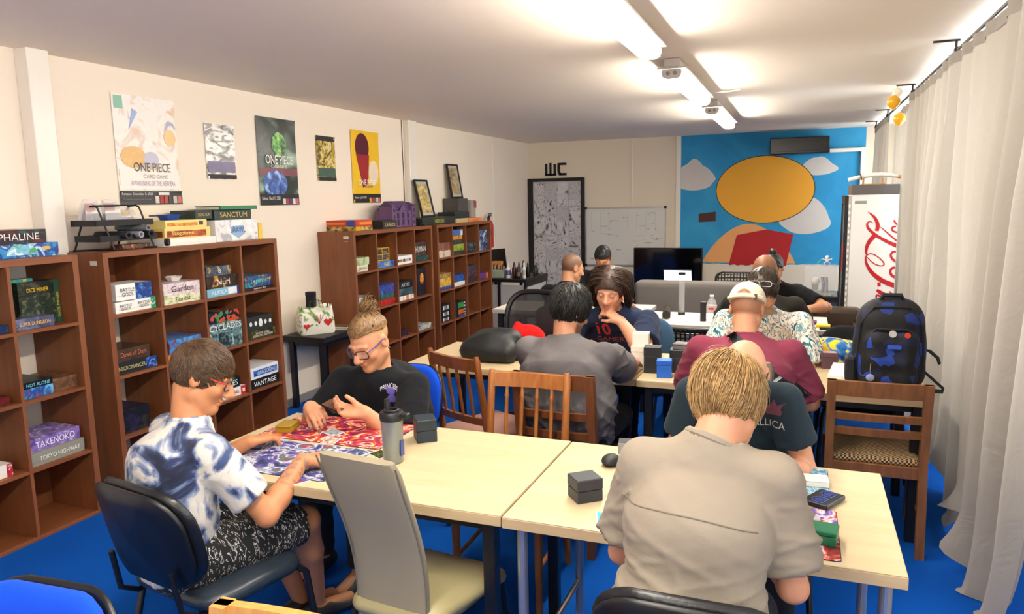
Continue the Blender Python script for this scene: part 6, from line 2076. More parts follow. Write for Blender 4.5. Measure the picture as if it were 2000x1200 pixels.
    T.cone(sh, nb + nd_ * .030, .078, .072 * g ** .4, .03)
    for S, E in ((SL, EL), (SR, ER)):
        sd = E - S
        T.cone(S - unit(sd) * .01, S + sd * sleeve, .058 * g ** .7, .060 * g ** .7 * sleeve_r, .03, cut=True)
    for S, E in ((SL, EL), (SR, ER)):
        sd = E - S
        if sleeve < .95:
            T.cone(S + sd * (sleeve - .16), S + sd * (sleeve + .3), .043 * g ** .7, .053 * g ** .7 * sleeve_r, .004, sub=True)
    T.plane(V(0, 0, hem), V(0, 0, -1))
    nd_ = unit(Hp(0, -.03, -.06) - nb)
    T.cone(nb + nd_ * .012, nb + nd_ * .2, .060 * g ** .4 + .004, .07, .006, sub=True)
    v, f = T.mesh()
    nn = vnormals(v, f)
    amp = wrinkle
    arm_d = np.minimum(np.linalg.norm(np.cross(v - SL, unit(EL - SL)), axis=1) + 9 * ((v - SL) @ unit(EL - SL) < .03), np.linalg.norm(np.cross(v - SR, unit(ER - SR)), axis=1) + 9 * ((v - SR) @ unit(ER - SR) < .03))
    low = smooth01((sh[2] - .10 - v[:, 2]) / .2)
    off = amp * .8 * wave(v, 32, seed, 5) * (.35 + .65 * low) + amp * .75 * creases(v, 34, seed + 3, unit(up * .8 + right * .5)) * (.25 + .75 * low) + amp * .45 * creases(v, 62, seed + 5, unit(up * .6 - right * .6)) * (.15 + .85 * low) + amp * .5 * creases(v, 55, seed + 9, unit(up + .5 * fwd)) * (arm_d < .08)
    v = v + nn * off[:, None]
    so = np_mesh('shirt', v, f, shirtmat or cloth(shirt), t, base)
    if collar:
        # ribbed neckband
        x1 = unit(np.cross(nd_, fwd))
        y1 = np.cross(nd_, x1)
        rr = .062 * g ** .4 + .006
        ctr = nb + nd_ * .046
        MB().ring([tuple(ctr - base + x1 * math.cos(k * math.pi / 12) * rr + y1 * math.sin(k * math.pi / 12) * rr + nd_ * .006 * math.sin(k * math.pi / 12 + 0)) for k in range(24)], .010, 8, closed=True).build('neckband', shirtmat or cloth(shirt), t, smooth=True)
    # ---- trousers or shorts
    lo3 = np.min([hip, KL, KR, AL, AR], 0) - V(.2, .2, .1)
    hi3 = np.max([hip, KL, KR], 0) + V(.2, .2, .22)
    Q = Field(lo3, hi3, .012)
    Q.cone(hip - up * .03, hip + up * .08, .112 * g, .105 * g, .04, right, 1.38)
    for HJ, K, A_ in ((HL, KL, AL), (HRt, KR, AR)):
        if pant_len < .99:
            e2 = HJ + (K - HJ) * pant_len
            Q.cone(HJ, e2, .100 * g ** .7, .082, .03, cut=True)
        else:
            Q.cone(HJ, K, .096 * g ** .7, .068, .03)
            Q.cone(K, A_ + up * .0, .066, .055, .02, cut=True)
    v, f = Q.mesh()
    nn = vnormals(v, f)
    v = v + nn * (.004 * creases(v, 40, seed + 20) + .003 * wave(v, 30, seed + 21))[:, None]
    po = np_mesh('trousers' if pant_len > .99 else 'shorts', v, f, pantmat or cloth(pants), t, base)
    for A_ in (AL, AR):
        fd = fwd
        sho = MB()
        ct = A_ - base
        rings = []
        for q_, w_, hh in ((-.075, .02, .045), (-.065, .034, .075), (-.02, .040, .09), (.05, .042, .075), (.11, .046, .055), (.16, .040, .045), (.185, .018, .032)):
            cpos = V(ct[0], ct[1], 0) + fd * q_
            sd_ = np.cross(fd, up)
            rings.append([tuple(cpos + sd_ * w_ * math.cos(k * math.pi / 5) + up * (hh * .5 + .5 * hh * max(-1, math.sin(k * math.pi / 5)))) for k in range(10)])
        sho.loft(rings).build('shoe', flat(shoe, .55), t, smooth=True)
    return dict(t=t, base=base, Hc=Hc, HR=HR, Hp=Hp, hs=hs, hx=hx, hy=hy, hz=hz, shirt=so, pants=po, SL=SL, SR=SR, EL=EL, ER=ER, WL=WL, WR=WR, fwd=fwd, right=right, N=N, sh=sh, m1=m1, m2=m2, hip=hip, KL=KL, KR=KR)

def hair_cap(p, zl, thick=.012, mat=None, h=.005, noise=.004, freq=70, seed=0, name='hair', top=0.0, back=0.0, ys=(-.12, -.03, .02, .05, .09), extra=None):
    """hair mass on the skull; zl: hairline height at the given front-back positions"""
    Hp, hs, HR = p['Hp'], p['hs'], p['HR']
    lo = p['Hc'] - .26
    hi = p['Hc'] + .26
    Fd = Field(lo, hi, h)
    Fd.ell(Hp(0, -.014 - back * .5, .030 + top * .5), (V(.073, .093, .086) + V(thick, thick + back, thick + top)) * hs, HR, .0)
    if extra:
        extra(Fd)
    def cut(F, X, Y, Z):
        qx = (X - p['Hc'][0]) * HR[0, 0] + (Y - p['Hc'][1]) * HR[1, 0] + (Z - p['Hc'][2]) * HR[2, 0]
        qy = ((X - p['Hc'][0]) * HR[0, 1] + (Y - p['Hc'][1]) * HR[1, 1] + (Z - p['Hc'][2]) * HR[2, 1]) / hs
        qz = ((X - p['Hc'][0]) * HR[0, 2] + (Y - p['Hc'][1]) * HR[1, 2] + (Z - p['Hc'][2]) * HR[2, 2]) / hs
        line = np.interp(qy, ys, zl)
        return np.maximum(F, (line - qz) * .75 * hs)
    Fd.func(cut)
    v, f = Fd.mesh()
    nn = vnormals(v, f)
    v = v + nn * (noise * wave(v, freq * 2.5, seed, 6) + noise * .6 * wave(v, freq * 6, seed + 5, 6))[:, None]
    o = np_mesh(name, v, f, mat, p['t'], p['base'])
    return o, v, vnormals(v, f)

def locks(p, v, n, count, flow, length, rad, mat, seed=0, name='hair_locks', grav=0, jitter=.25, sel=None, steps=8, push=.0, clearr=.006):
    r = np.random.RandomState(seed)
    Hc, HR, hs = p['Hc'], p['HR'], p['hs']
    idx = np.arange(len(v))
    if sel is not None:
        q = (v - Hc) @ HR / hs
        idx = idx[sel(q)]
    idx = r.choice(idx, count)
    roots = v[idx] - n[idx] * .004
    def fl(P):
        q = (P - Hc) @ HR / hs
        d = flow(q)
        d = d @ HR.T
        return d / (np.linalg.norm(d, axis=1, keepdims=True) + 1e-9)
    def clear(Q):
        q = (Q - Hc) @ HR / hs - V(0, -.014, .030)
        R = V(.073, .093, .086) + clearr
        k = np.sqrt(((q / R) ** 2).sum(1))
        m = k < 1
        q[m] = q[m] / k[m][:, None]
        return ((q + V(0, -.014, .030)) * hs) @ HR.T + Hc
    d0 = fl(roots) + n[idx] * push
    o = strands(name, roots, d0, n[idx], fl, length, rad, p['t'], p['base'], mat, steps, None, clear, seed, grav, jitter)
    return o

def away_from(c):
    def fl(q):
        d = q - V(*c)
        nrm = (q - V(0, -.014, .03)) / V(.073, .093, .086) ** 2
        nrm /= np.linalg.norm(nrm, axis=1, keepdims=True) + 1e-9
        d = d - nrm * (d * nrm).sum(1, keepdims=True)
        return d / (np.linalg.norm(d, axis=1, keepdims=True) + 1e-9)
    return fl

def glasses(p, colr, arm=None, lens_alpha=.12, w=.052, hgt=.036, z=.002, y=.098, up_on_head=False, r=.0022, lens='FFFFFF', name='glasses', cat_label=None):
    """spectacles as a thing resting on the head"""
    Hp, base = p['Hp'], p['base']
    if up_on_head:
        tr = lambda x, yy, zz: Hp(x, .070 + (zz - z) * -.45 + (yy - y) * .55, .108 + (yy - y) * .6 + (zz - z) * .55)
    else:
        tr = lambda x, yy, zz: Hp(x, yy, zz)
    t = thing(name, cat_label, 'glasses', tuple(base))
    m = flat(colr, .3)
    L = lambda q: tuple(np.asarray(q) - base)
    for s_ in (-1, 1):
        pts = [L(tr(s_ * .033 + a, y - .012 * (abs(s_ * .033 + a) / .06) ** 2, z + b_)) for a, b_ in rrect(w, hgt, .013, 4)]
        MB().ring(pts, r, 6, closed=True).build('rim', m, t, smooth=True)
        MB().loft([pts, [tuple(np.mean(pts, 0))] * len(pts)], cap=False).build('lens', glassmat(lens, .03, lens_alpha, 'lens_' + lens), t, smooth=True)
        MB().ring([L(tr(s_ * .060, y - .012, z + .008)), L(tr(s_ * .074, .05, z + .010)), L(tr(s_ * .079, -.005, z + .012)), L(tr(s_ * .079, -.03, z - .006))], r, 6).build('temple', flat(arm or colr, .3), t, smooth=True)
    MB().ring([L(tr(-.009, y, z + .006)), L(tr(0, y + .003, z + .009)), L(tr(.009, y, z + .006))], r, 6).build('bridge', m, t, smooth=True)
    return t
# ------------------------------------------------------------------ the twelve people
m_tie = rampmat([(0.36, '12182E'), (0.42, '232E50'), (0.465, '7482A0'), (0.50, 'BEB8AE'), (0.58, 'C8C2B8'), (0.63, '7E889E'), (0.68, '36456A')], scale=7.0, seed=2.0, detail=5, distortion=.6, rough=.9, bump=.4, bscale=16, sheen=.1, name='tie_dye_cloth')
m_flor = rampmat([(0.34, '1E5A6A'), (0.40, '2F8A9C'), (0.44, 'E8E2D6'), (0.52, 'EDE8DE'), (0.57, '3A3A40'), (0.61, 'E6E0D4'), (0.67, '5A9AA8')], scale=17, seed=1.0, detail=3, distortion=2.5, rough=.9, stretch=(1, 1, .55), bump=.3, bscale=18, name='floral_cloth')
m_shorts = rampmat([(0.0, '101012'), (0.585, '131315'), (0.60, 'D8D4CC'), (0.63, 'E0DCD4'), (0.645, '141416')], scale=26, seed=4, detail=2, distortion=2.2, rough=.85, stretch=(1, 2.4, 1), name='scribble_cloth')
m_greytee = rampmat([(0.3, '4E4A4C'), (0.5, '5C5859'), (0.7, '686263')], scale=4, seed=3, rough=.92, bump=.5, bscale=14, name='washed_grey_cloth')

P1 = person('person in a white and navy tie-dye shirt, red glasses and scribbled shorts', (-1.965, 1.80), 24, (-1.945, 1.955, 1.13), 56, 26, 6, skin='BE8058', girth=1.06, sw=.185,
            wr=(-1.685, 2.135, .79), er=(.35, -.35, -.9), wl=(-2.02, 2.24, .79), hr=dict(d=(.42, .88, -.06), n=(0, 0, -1), curl=.35), hl=dict(d=(.2, .95, -.05), n=(0, 0, -1), curl=.4),
            shirtmat=m_tie, sleeve=.70, sleeve_r=1.12, pantmat=m_shorts, pant_len=.93, h=.005, hsh=.007, hairc=('4A3524', '6A4E36'), brow=.3, wrinkle=.009, neck=(.06, .155), tattoo=True, hem=.50,
            knees=((-1.93, 2.20, .52), (-1.73, 2.19, .525), (-1.92, 2.36, .085), (-1.83, 2.36, .085)), seed=4)
mh = hairmat('3A2A1C', '6A4E34')
_, hv, hn = hair_cap(P1, (-.062, -.045, .022, .044, .058), .011, mh, .005, .0018, 90, 2)
locks(P1, hv, hn, 5200, away_from((.01, -.075, .09)), .030, .0009, mh, 3, push=.30, jitter=.35, clearr=.0125)
glasses(P1, '2A2024', 'C8281E', .10, cat_label='red-armed glasses on the person in the tie-dye shirt')

P2 = person('person with a blond hair bun, dark-rimmed glasses and black T-shirt', (-1.94, 3.13), 181, (-1.862, 2.90, 1.085), 189, 27, -3, skin='C8906E', girth=1.28, sw=.20, hs=1.07,
            wl=(-1.745, 2.66, .815), el=(.45, .35, -.8), wr=(-2.02, 2.64, .825), er=(-.45, .35, -.8), hl=dict(d=(-.93, -.30, .10), n=(.05, -.45, .85), curl=.62, thumb=.6), hr=dict(d=(.78, -.55, -.05), n=(.25, .15, -.9), curl=.72, thumb=.5),
            shirt='14161A', sleeve=.70, sleeve_r=1.25, h=.005, hsh=.0075, hairc=('5A4028', '8A6A44'), brow=.2, beard=('A87A50', .5), wrinkle=.009, neck=(.05, .155), belly=.12, hem=.5, scalp=('A8845A', .62, (-.05, -.03, .03, .058, .062)), seed=7)
mh = hairmat('54391F', '9C774A')
bunc = P2['Hp'](0, -.078, .135)
def _bun(Fd):
    Fd.ell(bunc, V(.036, .034, .032), None, .012)
    Fd.cone(P2['Hp'](0, -.06, .10), bunc, .03, .022, .02)
_, hv, hn = hair_cap(P2, (.03, .045, .066, .070, .064), .008, mh, .005, .002, 100, 3, extra=_bun)
def _tobun(q):
    d = V(0, -.068, .118) - q
    return d / (np.linalg.norm(d, axis=1, keepdims=True) + 1e-9)
locks(P2, hv, hn, 2600, _tobun, .095, .0015, mh, 5, push=.2, jitter=.14, clearr=.0095, sel=lambda q: (np.linalg.norm(q - V(0, -.078, .135), axis=1) > .04))
def _swirl(q):
    d = q - V(0, -.078, .135)
    return np.cross(d, V(.3, .2, 1)) + .3 * np.cross(d, V(1, .3, 0))
locks(P2, hv, hn, 700, _swirl, .06, .0016, mh, 6, name='bun_locks', push=.3, jitter=.5, sel=lambda q: (np.linalg.norm(q - V(0, -.078, .135), axis=1) < .045), clearr=-.05)
glasses(P2, '4A1820', '3A4A8A', .14, w=.056, hgt=.040, z=-.002, y=.104, r=.0028, cat_label='dark red rectangular glasses on the person with the hair bun')
MB().ball(tuple(P2['Hp'](-.083, -.012, -.042) - P2['base']), .006, 8, 6).build('earring', m_blk, P2['t'])

P3 = person('blond person in a beige T-shirt with back to the camera', (-.235, 1.69), 2, (-.160, 1.87, 1.205), 14, 36, 8, hs=.97, nshift=-.035, skin='C98F70', girth=.96, sw=.160,
            wl=(-.34, 2.08, .80), el=(-.42, -.55, -.8), wr=(-.06, 2.05, .79), er=(.30, -.55, -.8), hl=dict(d=(.5, .8, 0), curl=.6), hr=dict(d=(-.4, .85, 0), curl=.6),
            shirt='8C8172', sleeve=.74, sleeve_r=1.28, h=.006, hsh=.007, hairc=('8A6238', 'D0A868'), wrinkle=.013, neck=(.085, .085), hem=.50, seed=12, pants='2A2A2E')
mh = hairmat('6E4E2C', 'CCA468', 70)
_, hv, hn = hair_cap(P3, (-.092, -.075, -.045, .01, .045), .016, mh, .005, .003, 60, 5, top=.004)
locks(P3, hv, hn, 8000, away_from((.02, -.040, .118)), .070, .0010, mh, 8, push=.16, jitter=.34, grav=.03, clearr=.017, sel=lambda q: q[:, 2] > -.07)
# back yoke seam of the beige shirt
sv = np.array([x_.co[:] for x_ in P3['shirt'].data.vertices])
tree = BVHTree.FromPolygons([Vector(x_) for x_ in sv], [tuple(q_.vertices) for q_ in P3['shirt'].data.polygons])
pts = []
for k in range(25):
    xx = -.165 + .33 * k / 24
    o_ = Vector((xx, -.5, .985 + .028 * (1 - (xx / .165) ** 2) - .01 * (k / 24)))
    hit = tree.ray_cast(o_, Vector((0, 1, 0)), 1.0)
    if hit[0] is not None:
        pts.append(tuple(hit[0] + Vector((0, -.0005, 0))))
MB().ring(pts, .0022, 6).build('yoke_seam', cloth('756B5E'), P3['t'], smooth=True)

P4 = person('bald person in a dark teal band T-shirt facing the camera', (-.16, 3.02), 180, (-.172, 2.62, 1.105), 184, 44, 0, skin='CB9272', girth=1.06, sw=.165, nshift=.03,
            wl=(-.05, 2.58, .80), el=(.28, .25, -.8), wr=(-.32, 2.58, .80), er=(-.35, .35, -.8), hl=dict(d=(-.7, -.6, 0), curl=.5), hr=dict(d=(.6, -.6, 0), curl=.5),
            shirt='1D2B33', sleeve=.56, sleeve_r=1.15, h=.006, hsh=.009, beard=('6A4A3A', .5), neck=(.13, .055), seed=15, hairc=('4A382C', '5A4838'))
glasses(P4, '1A1A1E', None, .12, cat_label='glasses on the bald person')

P5 = person('person in a washed grey T-shirt with dark wavy hair, back turned', (-1.075, 3.50), 6, (-1.098, 3.60, 1.150), 34, 20, 0, skin='B98264', girth=1.30, sw=.212,
            wr=(-.86, 4.02, .80), er=(.35, -.35, -.85), el=(-.35, -.3, -.85), wl=(-1.22, 4.0, .80), hr=dict(d=(-.3, .9, 0), curl=.5),
            shirtmat=m_greytee, sleeve=.86, sleeve_r=1.25, h=.006, hsh=.008, hairc=('0E0C0C', '1C1A1A'), neck=(.06, .14), wrinkle=.014, belly=.15, beard=('2A1C16', .7), seed=21, pants='17171C')
mh = hairmat('0B0A0B', '26231F', 50)
_, hv, hn = hair_cap(P5, (-.085, -.065, -.02, .03, .052), .021, mh, .006, .006, 55, 6, top=.008)
locks(P5, hv, hn, 3000, away_from((.0, -.05, .12)), .050, .0016, mh, 9, push=.40, jitter=.55, clearr=.022)

P6 = person('long-haired person in a navy T-shirt resting chin on hand', (-1.10, 4.88), 180, (-1.082, 4.36, 1.165), 178, 17, 4, skin='CB9274', girth=1.32, sw=.215, hs=1.05,
            wl=(-1.00, 4.32, .985), el=(.85, -.15, -.6), wr=(-1.20, 4.36, .825), er=(-.8, .2, -.5), hl=dict(d=(-.75, -.05, .55), n=(-.35, .35, -.75), curl=.85, thumb=.5), hr=dict(d=(.85, -.45, -.02), n=(0, 0, -1), curl=.4),
            shirt='1F2A44', sleeve=.74, sleeve_r=1.2, h=.006, hsh=.009, hairc=('2C1D14', '4A3424'), neck=(.09, .13), belly=.1, seed=24)
mh = hairmat('22160E', '50382A', 45)
_, hv, hn = hair_cap(P6, (-.11, -.09, -.05, .02, .050), .018, mh, .006, .003, 60, 7, top=.008)
def _longf(q):
    nrm = (q - V(0, -.014, .03)) / V(.073, .093, .086) ** 2
    nrm /= np.linalg.norm(nrm, axis=1, keepdims=True) + 1e-9
    d = np.sign(q[:, :1] + .004) * V(1.0, 0, 0) + V(0, -.35, -.5)
    d = d - nrm * (d * nrm).sum(1, keepdims=True)
    d /= np.linalg.norm(d, axis=1, keepdims=True) + 1e-9
    low = np.maximum(smooth01((.05 - q[:, 2]) / .06), smooth01((np.abs(q[:, 0]) - .078) / .012))[:, None]
    tgt = np.tile(V(0, -.42, -1), (len(q), 1)) + np.sign(q[:, :1]) * V(.02, 0, 0)
    return d * (1 - low) + tgt * low
locks(P6, hv, hn, 2600, _longf, .25, .0019, mh, 11, push=.02, jitter=.10, clearr=.019, sel=lambda q: (q[:, 2] > .02) & ((q[:, 1] < .03) | (q[:, 2] > .09)), steps=10)

P7 = person('person in a maroon T-shirt and backwards cream cap, strap across the back', (-.25, 3.64), 0, (-.244, 3.82, 1.158), 8, 22, 2, skin='C68C6C', girth=1.30, sw=.215, hs=1.03,
            wl=(-.42, 4.03, .80), el=(-.5, -.35, -.8), wr=(-.05, 4.03, .80), er=(.5, -.35, -.8), shirt='7A3144', sleeve=.82, sleeve_r=1.2, h=.006, hsh=.009,
            hairc=('7A5A40', '8A6A4A'), neck=(.08, .135), wrinkle=.012, belly=.08, seed=28, scalp=('8A6448', .55, (-.06, -.04, .02, .05, .07)))
Hp = P7['Hp']
cp = bpy.data.objects.new('cap', None)
col.objects.link(cp)
cp.parent = P7['t']
C_ = Field(P7['Hc'] - .2, P7['Hc'] + .2, .005)
C_.ell(Hp(0, -.012, .040), V(.086, .106, .092) * P7['hs'], P7['HR'], 0)
C_.plane(Hp(0, -.02, .028), -P7['hz'])
C_.ell(Hp(0, -.125, .040), V(.040, .05, .036) * P7['hs'], P7['HR'], .0, sub=True)
v_, f_ = C_.mesh()
np_mesh('crown', v_, f_, cloth('D9CFB4', bump=.3), cp, P7['base'])
bs = [tuple(Hp(math.sin(a_) * .0885, -.012 - math.cos(a_) * .109, .037) - P7['base']) for a_ in np.linspace(-1.0, 1.0, 15)]
MB().ring(bs, .012, 6, flat=1.0).build('strap', cloth('D9CFB4', bump=.3), cp, smooth=True)
brim = [[tuple(Hp(math.sin(a_) * rr_, -.0 + math.cos(a_) * (rr_ + .02), zz_) - P7['base']) for a_ in np.linspace(-.95, .95, 12)] for rr_, zz_ in ((.08, .034), (.125, .020), (.15, .010))]
MB().loft(brim, cap=False, closed=False).loft([[tuple(Vector(q_) + Vector((0, 0, -.004))) for q_ in rw_] for rw_ in brim], cap=False, closed=False).build('brim', cloth('CFC5AA', bump=.3), cp, smooth=True)
MB().box((-.008, -.004, -.012), (.008, .004, .012), .001, None, tuple(Hp(.055, -.108, .036) - P7['base'])).build('buckle', flat('5A3A28', .5), cp)
MB().ball(tuple(Hp(0, -.012, .136) - P7['base']), .006, 8, 6).build('button', cloth('D9CFB4', bump=.3), cp)
# strap across the back, laid on the shirt
sv = np.array([x_.co[:] for x_ in P7['shirt'].data.vertices])
tree = BVHTree.FromPolygons([Vector(x_) for x_ in sv], [tuple(q_.vertices) for q_ in P7['shirt'].data.polygons])
rows = []
for k in range(31):
    u_ = k / 30
    c_ = Vector((-.06 + .36 * u_, 0, 1.06 - .30 * u_))
    rw = []
    for off in (-.022, 0, .022):
        q_ = c_ + Vector((.83, 0, .56)) * off
        hit = tree.ray_cast(Vector((q_.x, -.6, q_.z)), Vector((0, 1, 0)), 1.2)
        yy = hit[0].y - .004 if hit[0] is not None else (rw[-1][1] if rw else .0)
        rw.append((q_.x, yy, q_.z))
    rows.append(rw)
sm = MB().loft(rows, cap=False, closed=False)
sm.loft([[(a_, b_ + .003, c_) for a_, b_, c_ in rw] for rw in rows], cap=False, closed=False)
st7 = sm.build('crossbody_strap', flat('121214', .7, bump=.2, bscale=200), P7['t'], smooth=True)
k = 18
MB().loft([[(a_, b_ - .003, c_) for a_, b_, c_ in rows[k]], [(a_, b_ - .003, c_) for a_, b_, c_ in rows[k + 1]]], cap=False, closed=False).build('strap_slider', flat('D0D0D0', .3, metal=.6), st7)

P8 = person('person in a teal floral shirt with sunglasses pushed up on the hair', (-.14, 4.86), 180, (-.205, 4.50, 1.165), 186, 30, 0, skin='C99072', girth=1.22, sw=.215,
            wl=(-.04, 4.32, .80), el=(.5, .35, -.8), wr=(-.38, 4.3, .80), er=(-.5, .35, -.8), shirtmat=m_flor, sleeve=.85, sleeve_r=1.25, h=.007, hsh=.010,
            hairc=('2A1E18', '3A2C22'), beard=('5A4030', .5), neck=(.09, .13), seed=33)
mh = hairmat('1E1612', '40301F', 50)
_, hv, hn = hair_cap(P8, (-.07, -.05, .01, .045, .055), .018, mh, .006, .004, 60, 8, top=.008)
locks(P8, hv, hn, 1200, away_from((0, -.06, .11)), .05, .0018, mh, 12, push=.2, jitter=.3)
glasses(P8, 'B8B4B0', None, .75, up_on_head=True, lens='2A2A30', w=.06, hgt=.042, cat_label='mirrored sunglasses pushed up on the head of the person in the floral shirt')

P9 = person('person with a shaven brown head and charcoal T-shirt, back turned, behind the floral shirt', (-.27, 5.46), 6, (-.238, 5.50, 1.170), 10, 18, 0, skin='94664A', girth=1.3, sw=.215, hs=1.12,
            wl=(-.5, 5.9, .8), wr=(.0, 5.88, .8), shirt='26241F', h=.007, hsh=.011, neck=(.06, .15), seed=37, scalp=('7A5238', .55, (-.05, -.03, .02, .05, .075)))
P10 = person('person with a dark topknot and black T-shirt facing the room by the mural', (-.24, 6.86), 178, (-.222, 6.62, 1.105), 190, 28, 0, skin='B9835E', girth=1.2, sw=.21,
             wl=(.055, 6.36, .80), el=(1, .2, -.3), wr=(-.42, 6.36, .80), shirt='101012', h=.008, hsh=.012, hairc=('120E0C', '221C18'), neck=(.08, .14), seed=41)
mh = hairmat('120E0C', '2C241E', 50)
tk = P10['Hp'](0, -.045, .140)
def _knot(Fd):
    Fd.ell(tk, V(.030, .030, .026), None, .01)
_, hv, hn = hair_cap(P10, (-.05, -.02, .02, .05, .058), .010, mh, .006, .003, 80, 9, extra=_knot)
locks(P10, hv, hn, 700, lambda q: V(0, -.04, .12) - q, .06, .0016, mh, 14, push=.2, jitter=.2)

P11 = person('person with cropped hair and a black jacket, back turned, near the toilet door', (-1.76, 5.84), 18, (-1.795, 5.95, 1.145), 42, 16, 0, skin='BC8664', girth=1.12, sw=.20,
             wr=(-1.42, 6.28, .8), wl=(-1.78, 6.3, .8), shirt='121419', sleeve=.99, h=.007, hsh=.010, hairc=('2A221C', '3A3028'), neck=(.07, .14), seed=44, scalp=('3E3229', .72, (-.055, -.035, .012, .045, .060)))
P12 = person('person with short black hair and black T-shirt in front of the whiteboard', (-1.85, 7.18), 180, (-1.802, 7.0, 1.145), 174, 34, 0, skin='B67C5C', girth=1.2, sw=.215,
             wl=(-1.62, 6.66, .8), wr=(-2.05, 6.66, .8), shirt='15161A', sleeve=.8, h=.007, hsh=.010, hairc=('0E0C0C', '181414'), neck=(.085, .13), seed=47, beard=('4A342A', .35), brow=.5)
mh = hairmat('0C0A0A', '1C1816', 80)
_, hv, hn = hair_cap(P12, (-.045, -.015, .03, .052, .054), .007, mh, .006, .0012, 120, 10)
locks(P12, hv, hn, 900, away_from((0, -.05, .11)), .016, .0014, mh, 15, push=.5, jitter=.4, clearr=.008)

# prints on the clothes
ink2 = lambda h_: flat(h_, .7, var=0)
bx, by = P2['base'][0], P2['base'][1]
text('PRINCESS', (-1.765, 2.85, .872), (1, -.12, 0), (0, -.2, 1), .085, .022, ink2('E4E2EC'), P2['t'], 'chest_lettering', P2['shirt'], True, arch=.016)
text('TALLICA', (-.10, 2.80, .905), (1, 0, 0), (0, 0, 1), .13, .030, ink2('B8B4B0'), P4['t'], 'chest_lettering', P4['shirt'], True)
text('10', (-1.135, 4.55, .915), (1, 0, 0), (0, 0, 1), .095, .085, ink2('C8302A'), P6['t'], 'chest_lettering', P6['shirt'], True, bold=.03)
text('GAMERS', (-1.09, 4.55, .845), (1, 0, 0), (0, 0, 1), .2, .03, ink2('B84A34'), P6['t'], 'chest_lettering', P6['shirt'], True)
text('LAST', (-1.80, 2.05, .62), (.1, .4, .9), (.9, 0, .3), .09, .03, ink2('E0DCD4'), P1['t'], 'shorts_lettering', P1['pants'], True)
def decal(person_, polys, mat, name, target, center, right, up):
    rt, u_ = Vector(right).normalized(), Vector(up).normalized()
    nm = rt.cross(u_)
    tv_ = [Vector(x_.co) for x_ in target.data.vertices]
    tr_ = BVHTree.FromPolygons(tv_, [tuple(q_.vertices) for q_ in target.data.polygons])
    base_ = Vector(person_['base'])
    m_ = MB()
    for poly in polys:
        cx_ = sum(a_ for a_, b_ in poly) / len(poly)
        cz_ = sum(b_ for a_, b_ in poly) / len(poly)
        rings_ = []
        for kk in (1, .66, .33, .03):
            rg = []
            for a_, b_ in poly:
                q_ = Vector(center) - base_ + rt * (cx_ + (a_ - cx_) * kk) + u_ * (cz_ + (b_ - cz_) * kk)
                hit = tr_.ray_cast(q_ + nm * .3, -nm, .8)
                rg.append(tuple((hit[0] + nm * .002) if hit[0] is not None else q_))
            rings_.append(rg)
        m_.loft(rings_, cap=False)
    return m_.build(name, mat, person_['t'], smooth=True)
vio = ink2('6A62B8')
decal(P2, [ell(0, .012, .022, .020, 16), ell(0, -.030, .026, .024, 16), ell(-.017, .028, .008, .008, 10), ell(.017, .028, .008, .008, 10), ell(-.026, -.04, .010, .016, 10), ell(.026, -.04, .010, .016, 10)], vio, 'chest_print', P2['shirt'], (-1.762, 2.85, .832), (1, -.12, 0), (0, -.2, 1))
decal(P4, [[(-.02, .0), (.03, .0), (.045, .05), (.02, .03), (.005, .06), (-.01, .03), (-.035, .045)]], ink2('5A2A3A'), 'chest_print', P4['shirt'], (-.08, 2.80, .945), (1, 0, 0), (0, 0, 1))
# ------------------------------------------------------------------ things on the tables
TZ = .7402
def playmat(label, x0, x1, y0, y1, mat):
    t = thing('playmat', label, 'playmat', ((x0 + x1) / 2, (y0 + y1) / 2, TZ), 0, 'printed playmats')
    w, d = x1 - x0, y1 - y0
    MB().prism(rrect(w, d, .012, 4), 0, .0016).build('rubber_base', flat('141416', .8), t)
    MB().prism(rrect(w - .004, d - .004, .010, 4), .0016, .0024).build('printed_face', mat, t)
    return t
playmat('bright red, orange and purple playmat in front of the person with the bun', -2.16, -1.55, 2.443, 2.785, rampmat([(0.30, '2E1450'), (0.39, '7A1A58'), (0.45, 'A81630'), (0.51, 'C8402A'), (0.545, 'E8A03A'), (0.58, 'D8C8C4'), (0.62, '9A1E48'), (0.70, '4A1A70')], scale=6.5, seed=6, detail=5, distortion=3.0, rough=.6, stretch=(1, 1.6, 1), name='mat_print'))
playmat('dark blue, violet and white playmat in front of the tie-dye shirt', -2.17, -1.56, 2.082, 2.425, rampmat([(0.28, '12163A'), (0.40, '2A3A6A'), (0.47, '6A5A9A'), (0.53, 'C8CCD8'), (0.58, '4A6A6A'), (0.66, '8A2A4A'), (0.74, 'E0DCE4')], scale=8, seed=9, detail=5, distortion=2.5, rough=.6, name='mat_print'))
playmat('pale blue dragon-coloured playmat under the white deck', -.49, .112, 2.425, 2.762, rampmat([(0.3, '1E4A6A'), (0.45, '5A94B0'), (0.55, 'B0D0DA'), (0.66, '3A7A9A'), (0.75, 'E0ECEE')], scale=8, seed=12, detail=5, distortion=3, rough=.6, name='mat_print'))
playmat('dark red and violet playmat under the green deck box', -.482, .128, 2.045, 2.392, rampmat([(0.30, '1A1416'), (0.42, '6A1A1A'), (0.49, 'C83A28'), (0.54, 'E8D8D8'), (0.60, '7A5AB0'), (0.68, '2A2226'), (0.76, 'A02828')], scale=7, seed=14, detail=5, distortion=2.5, rough=.6, name='mat_print'))

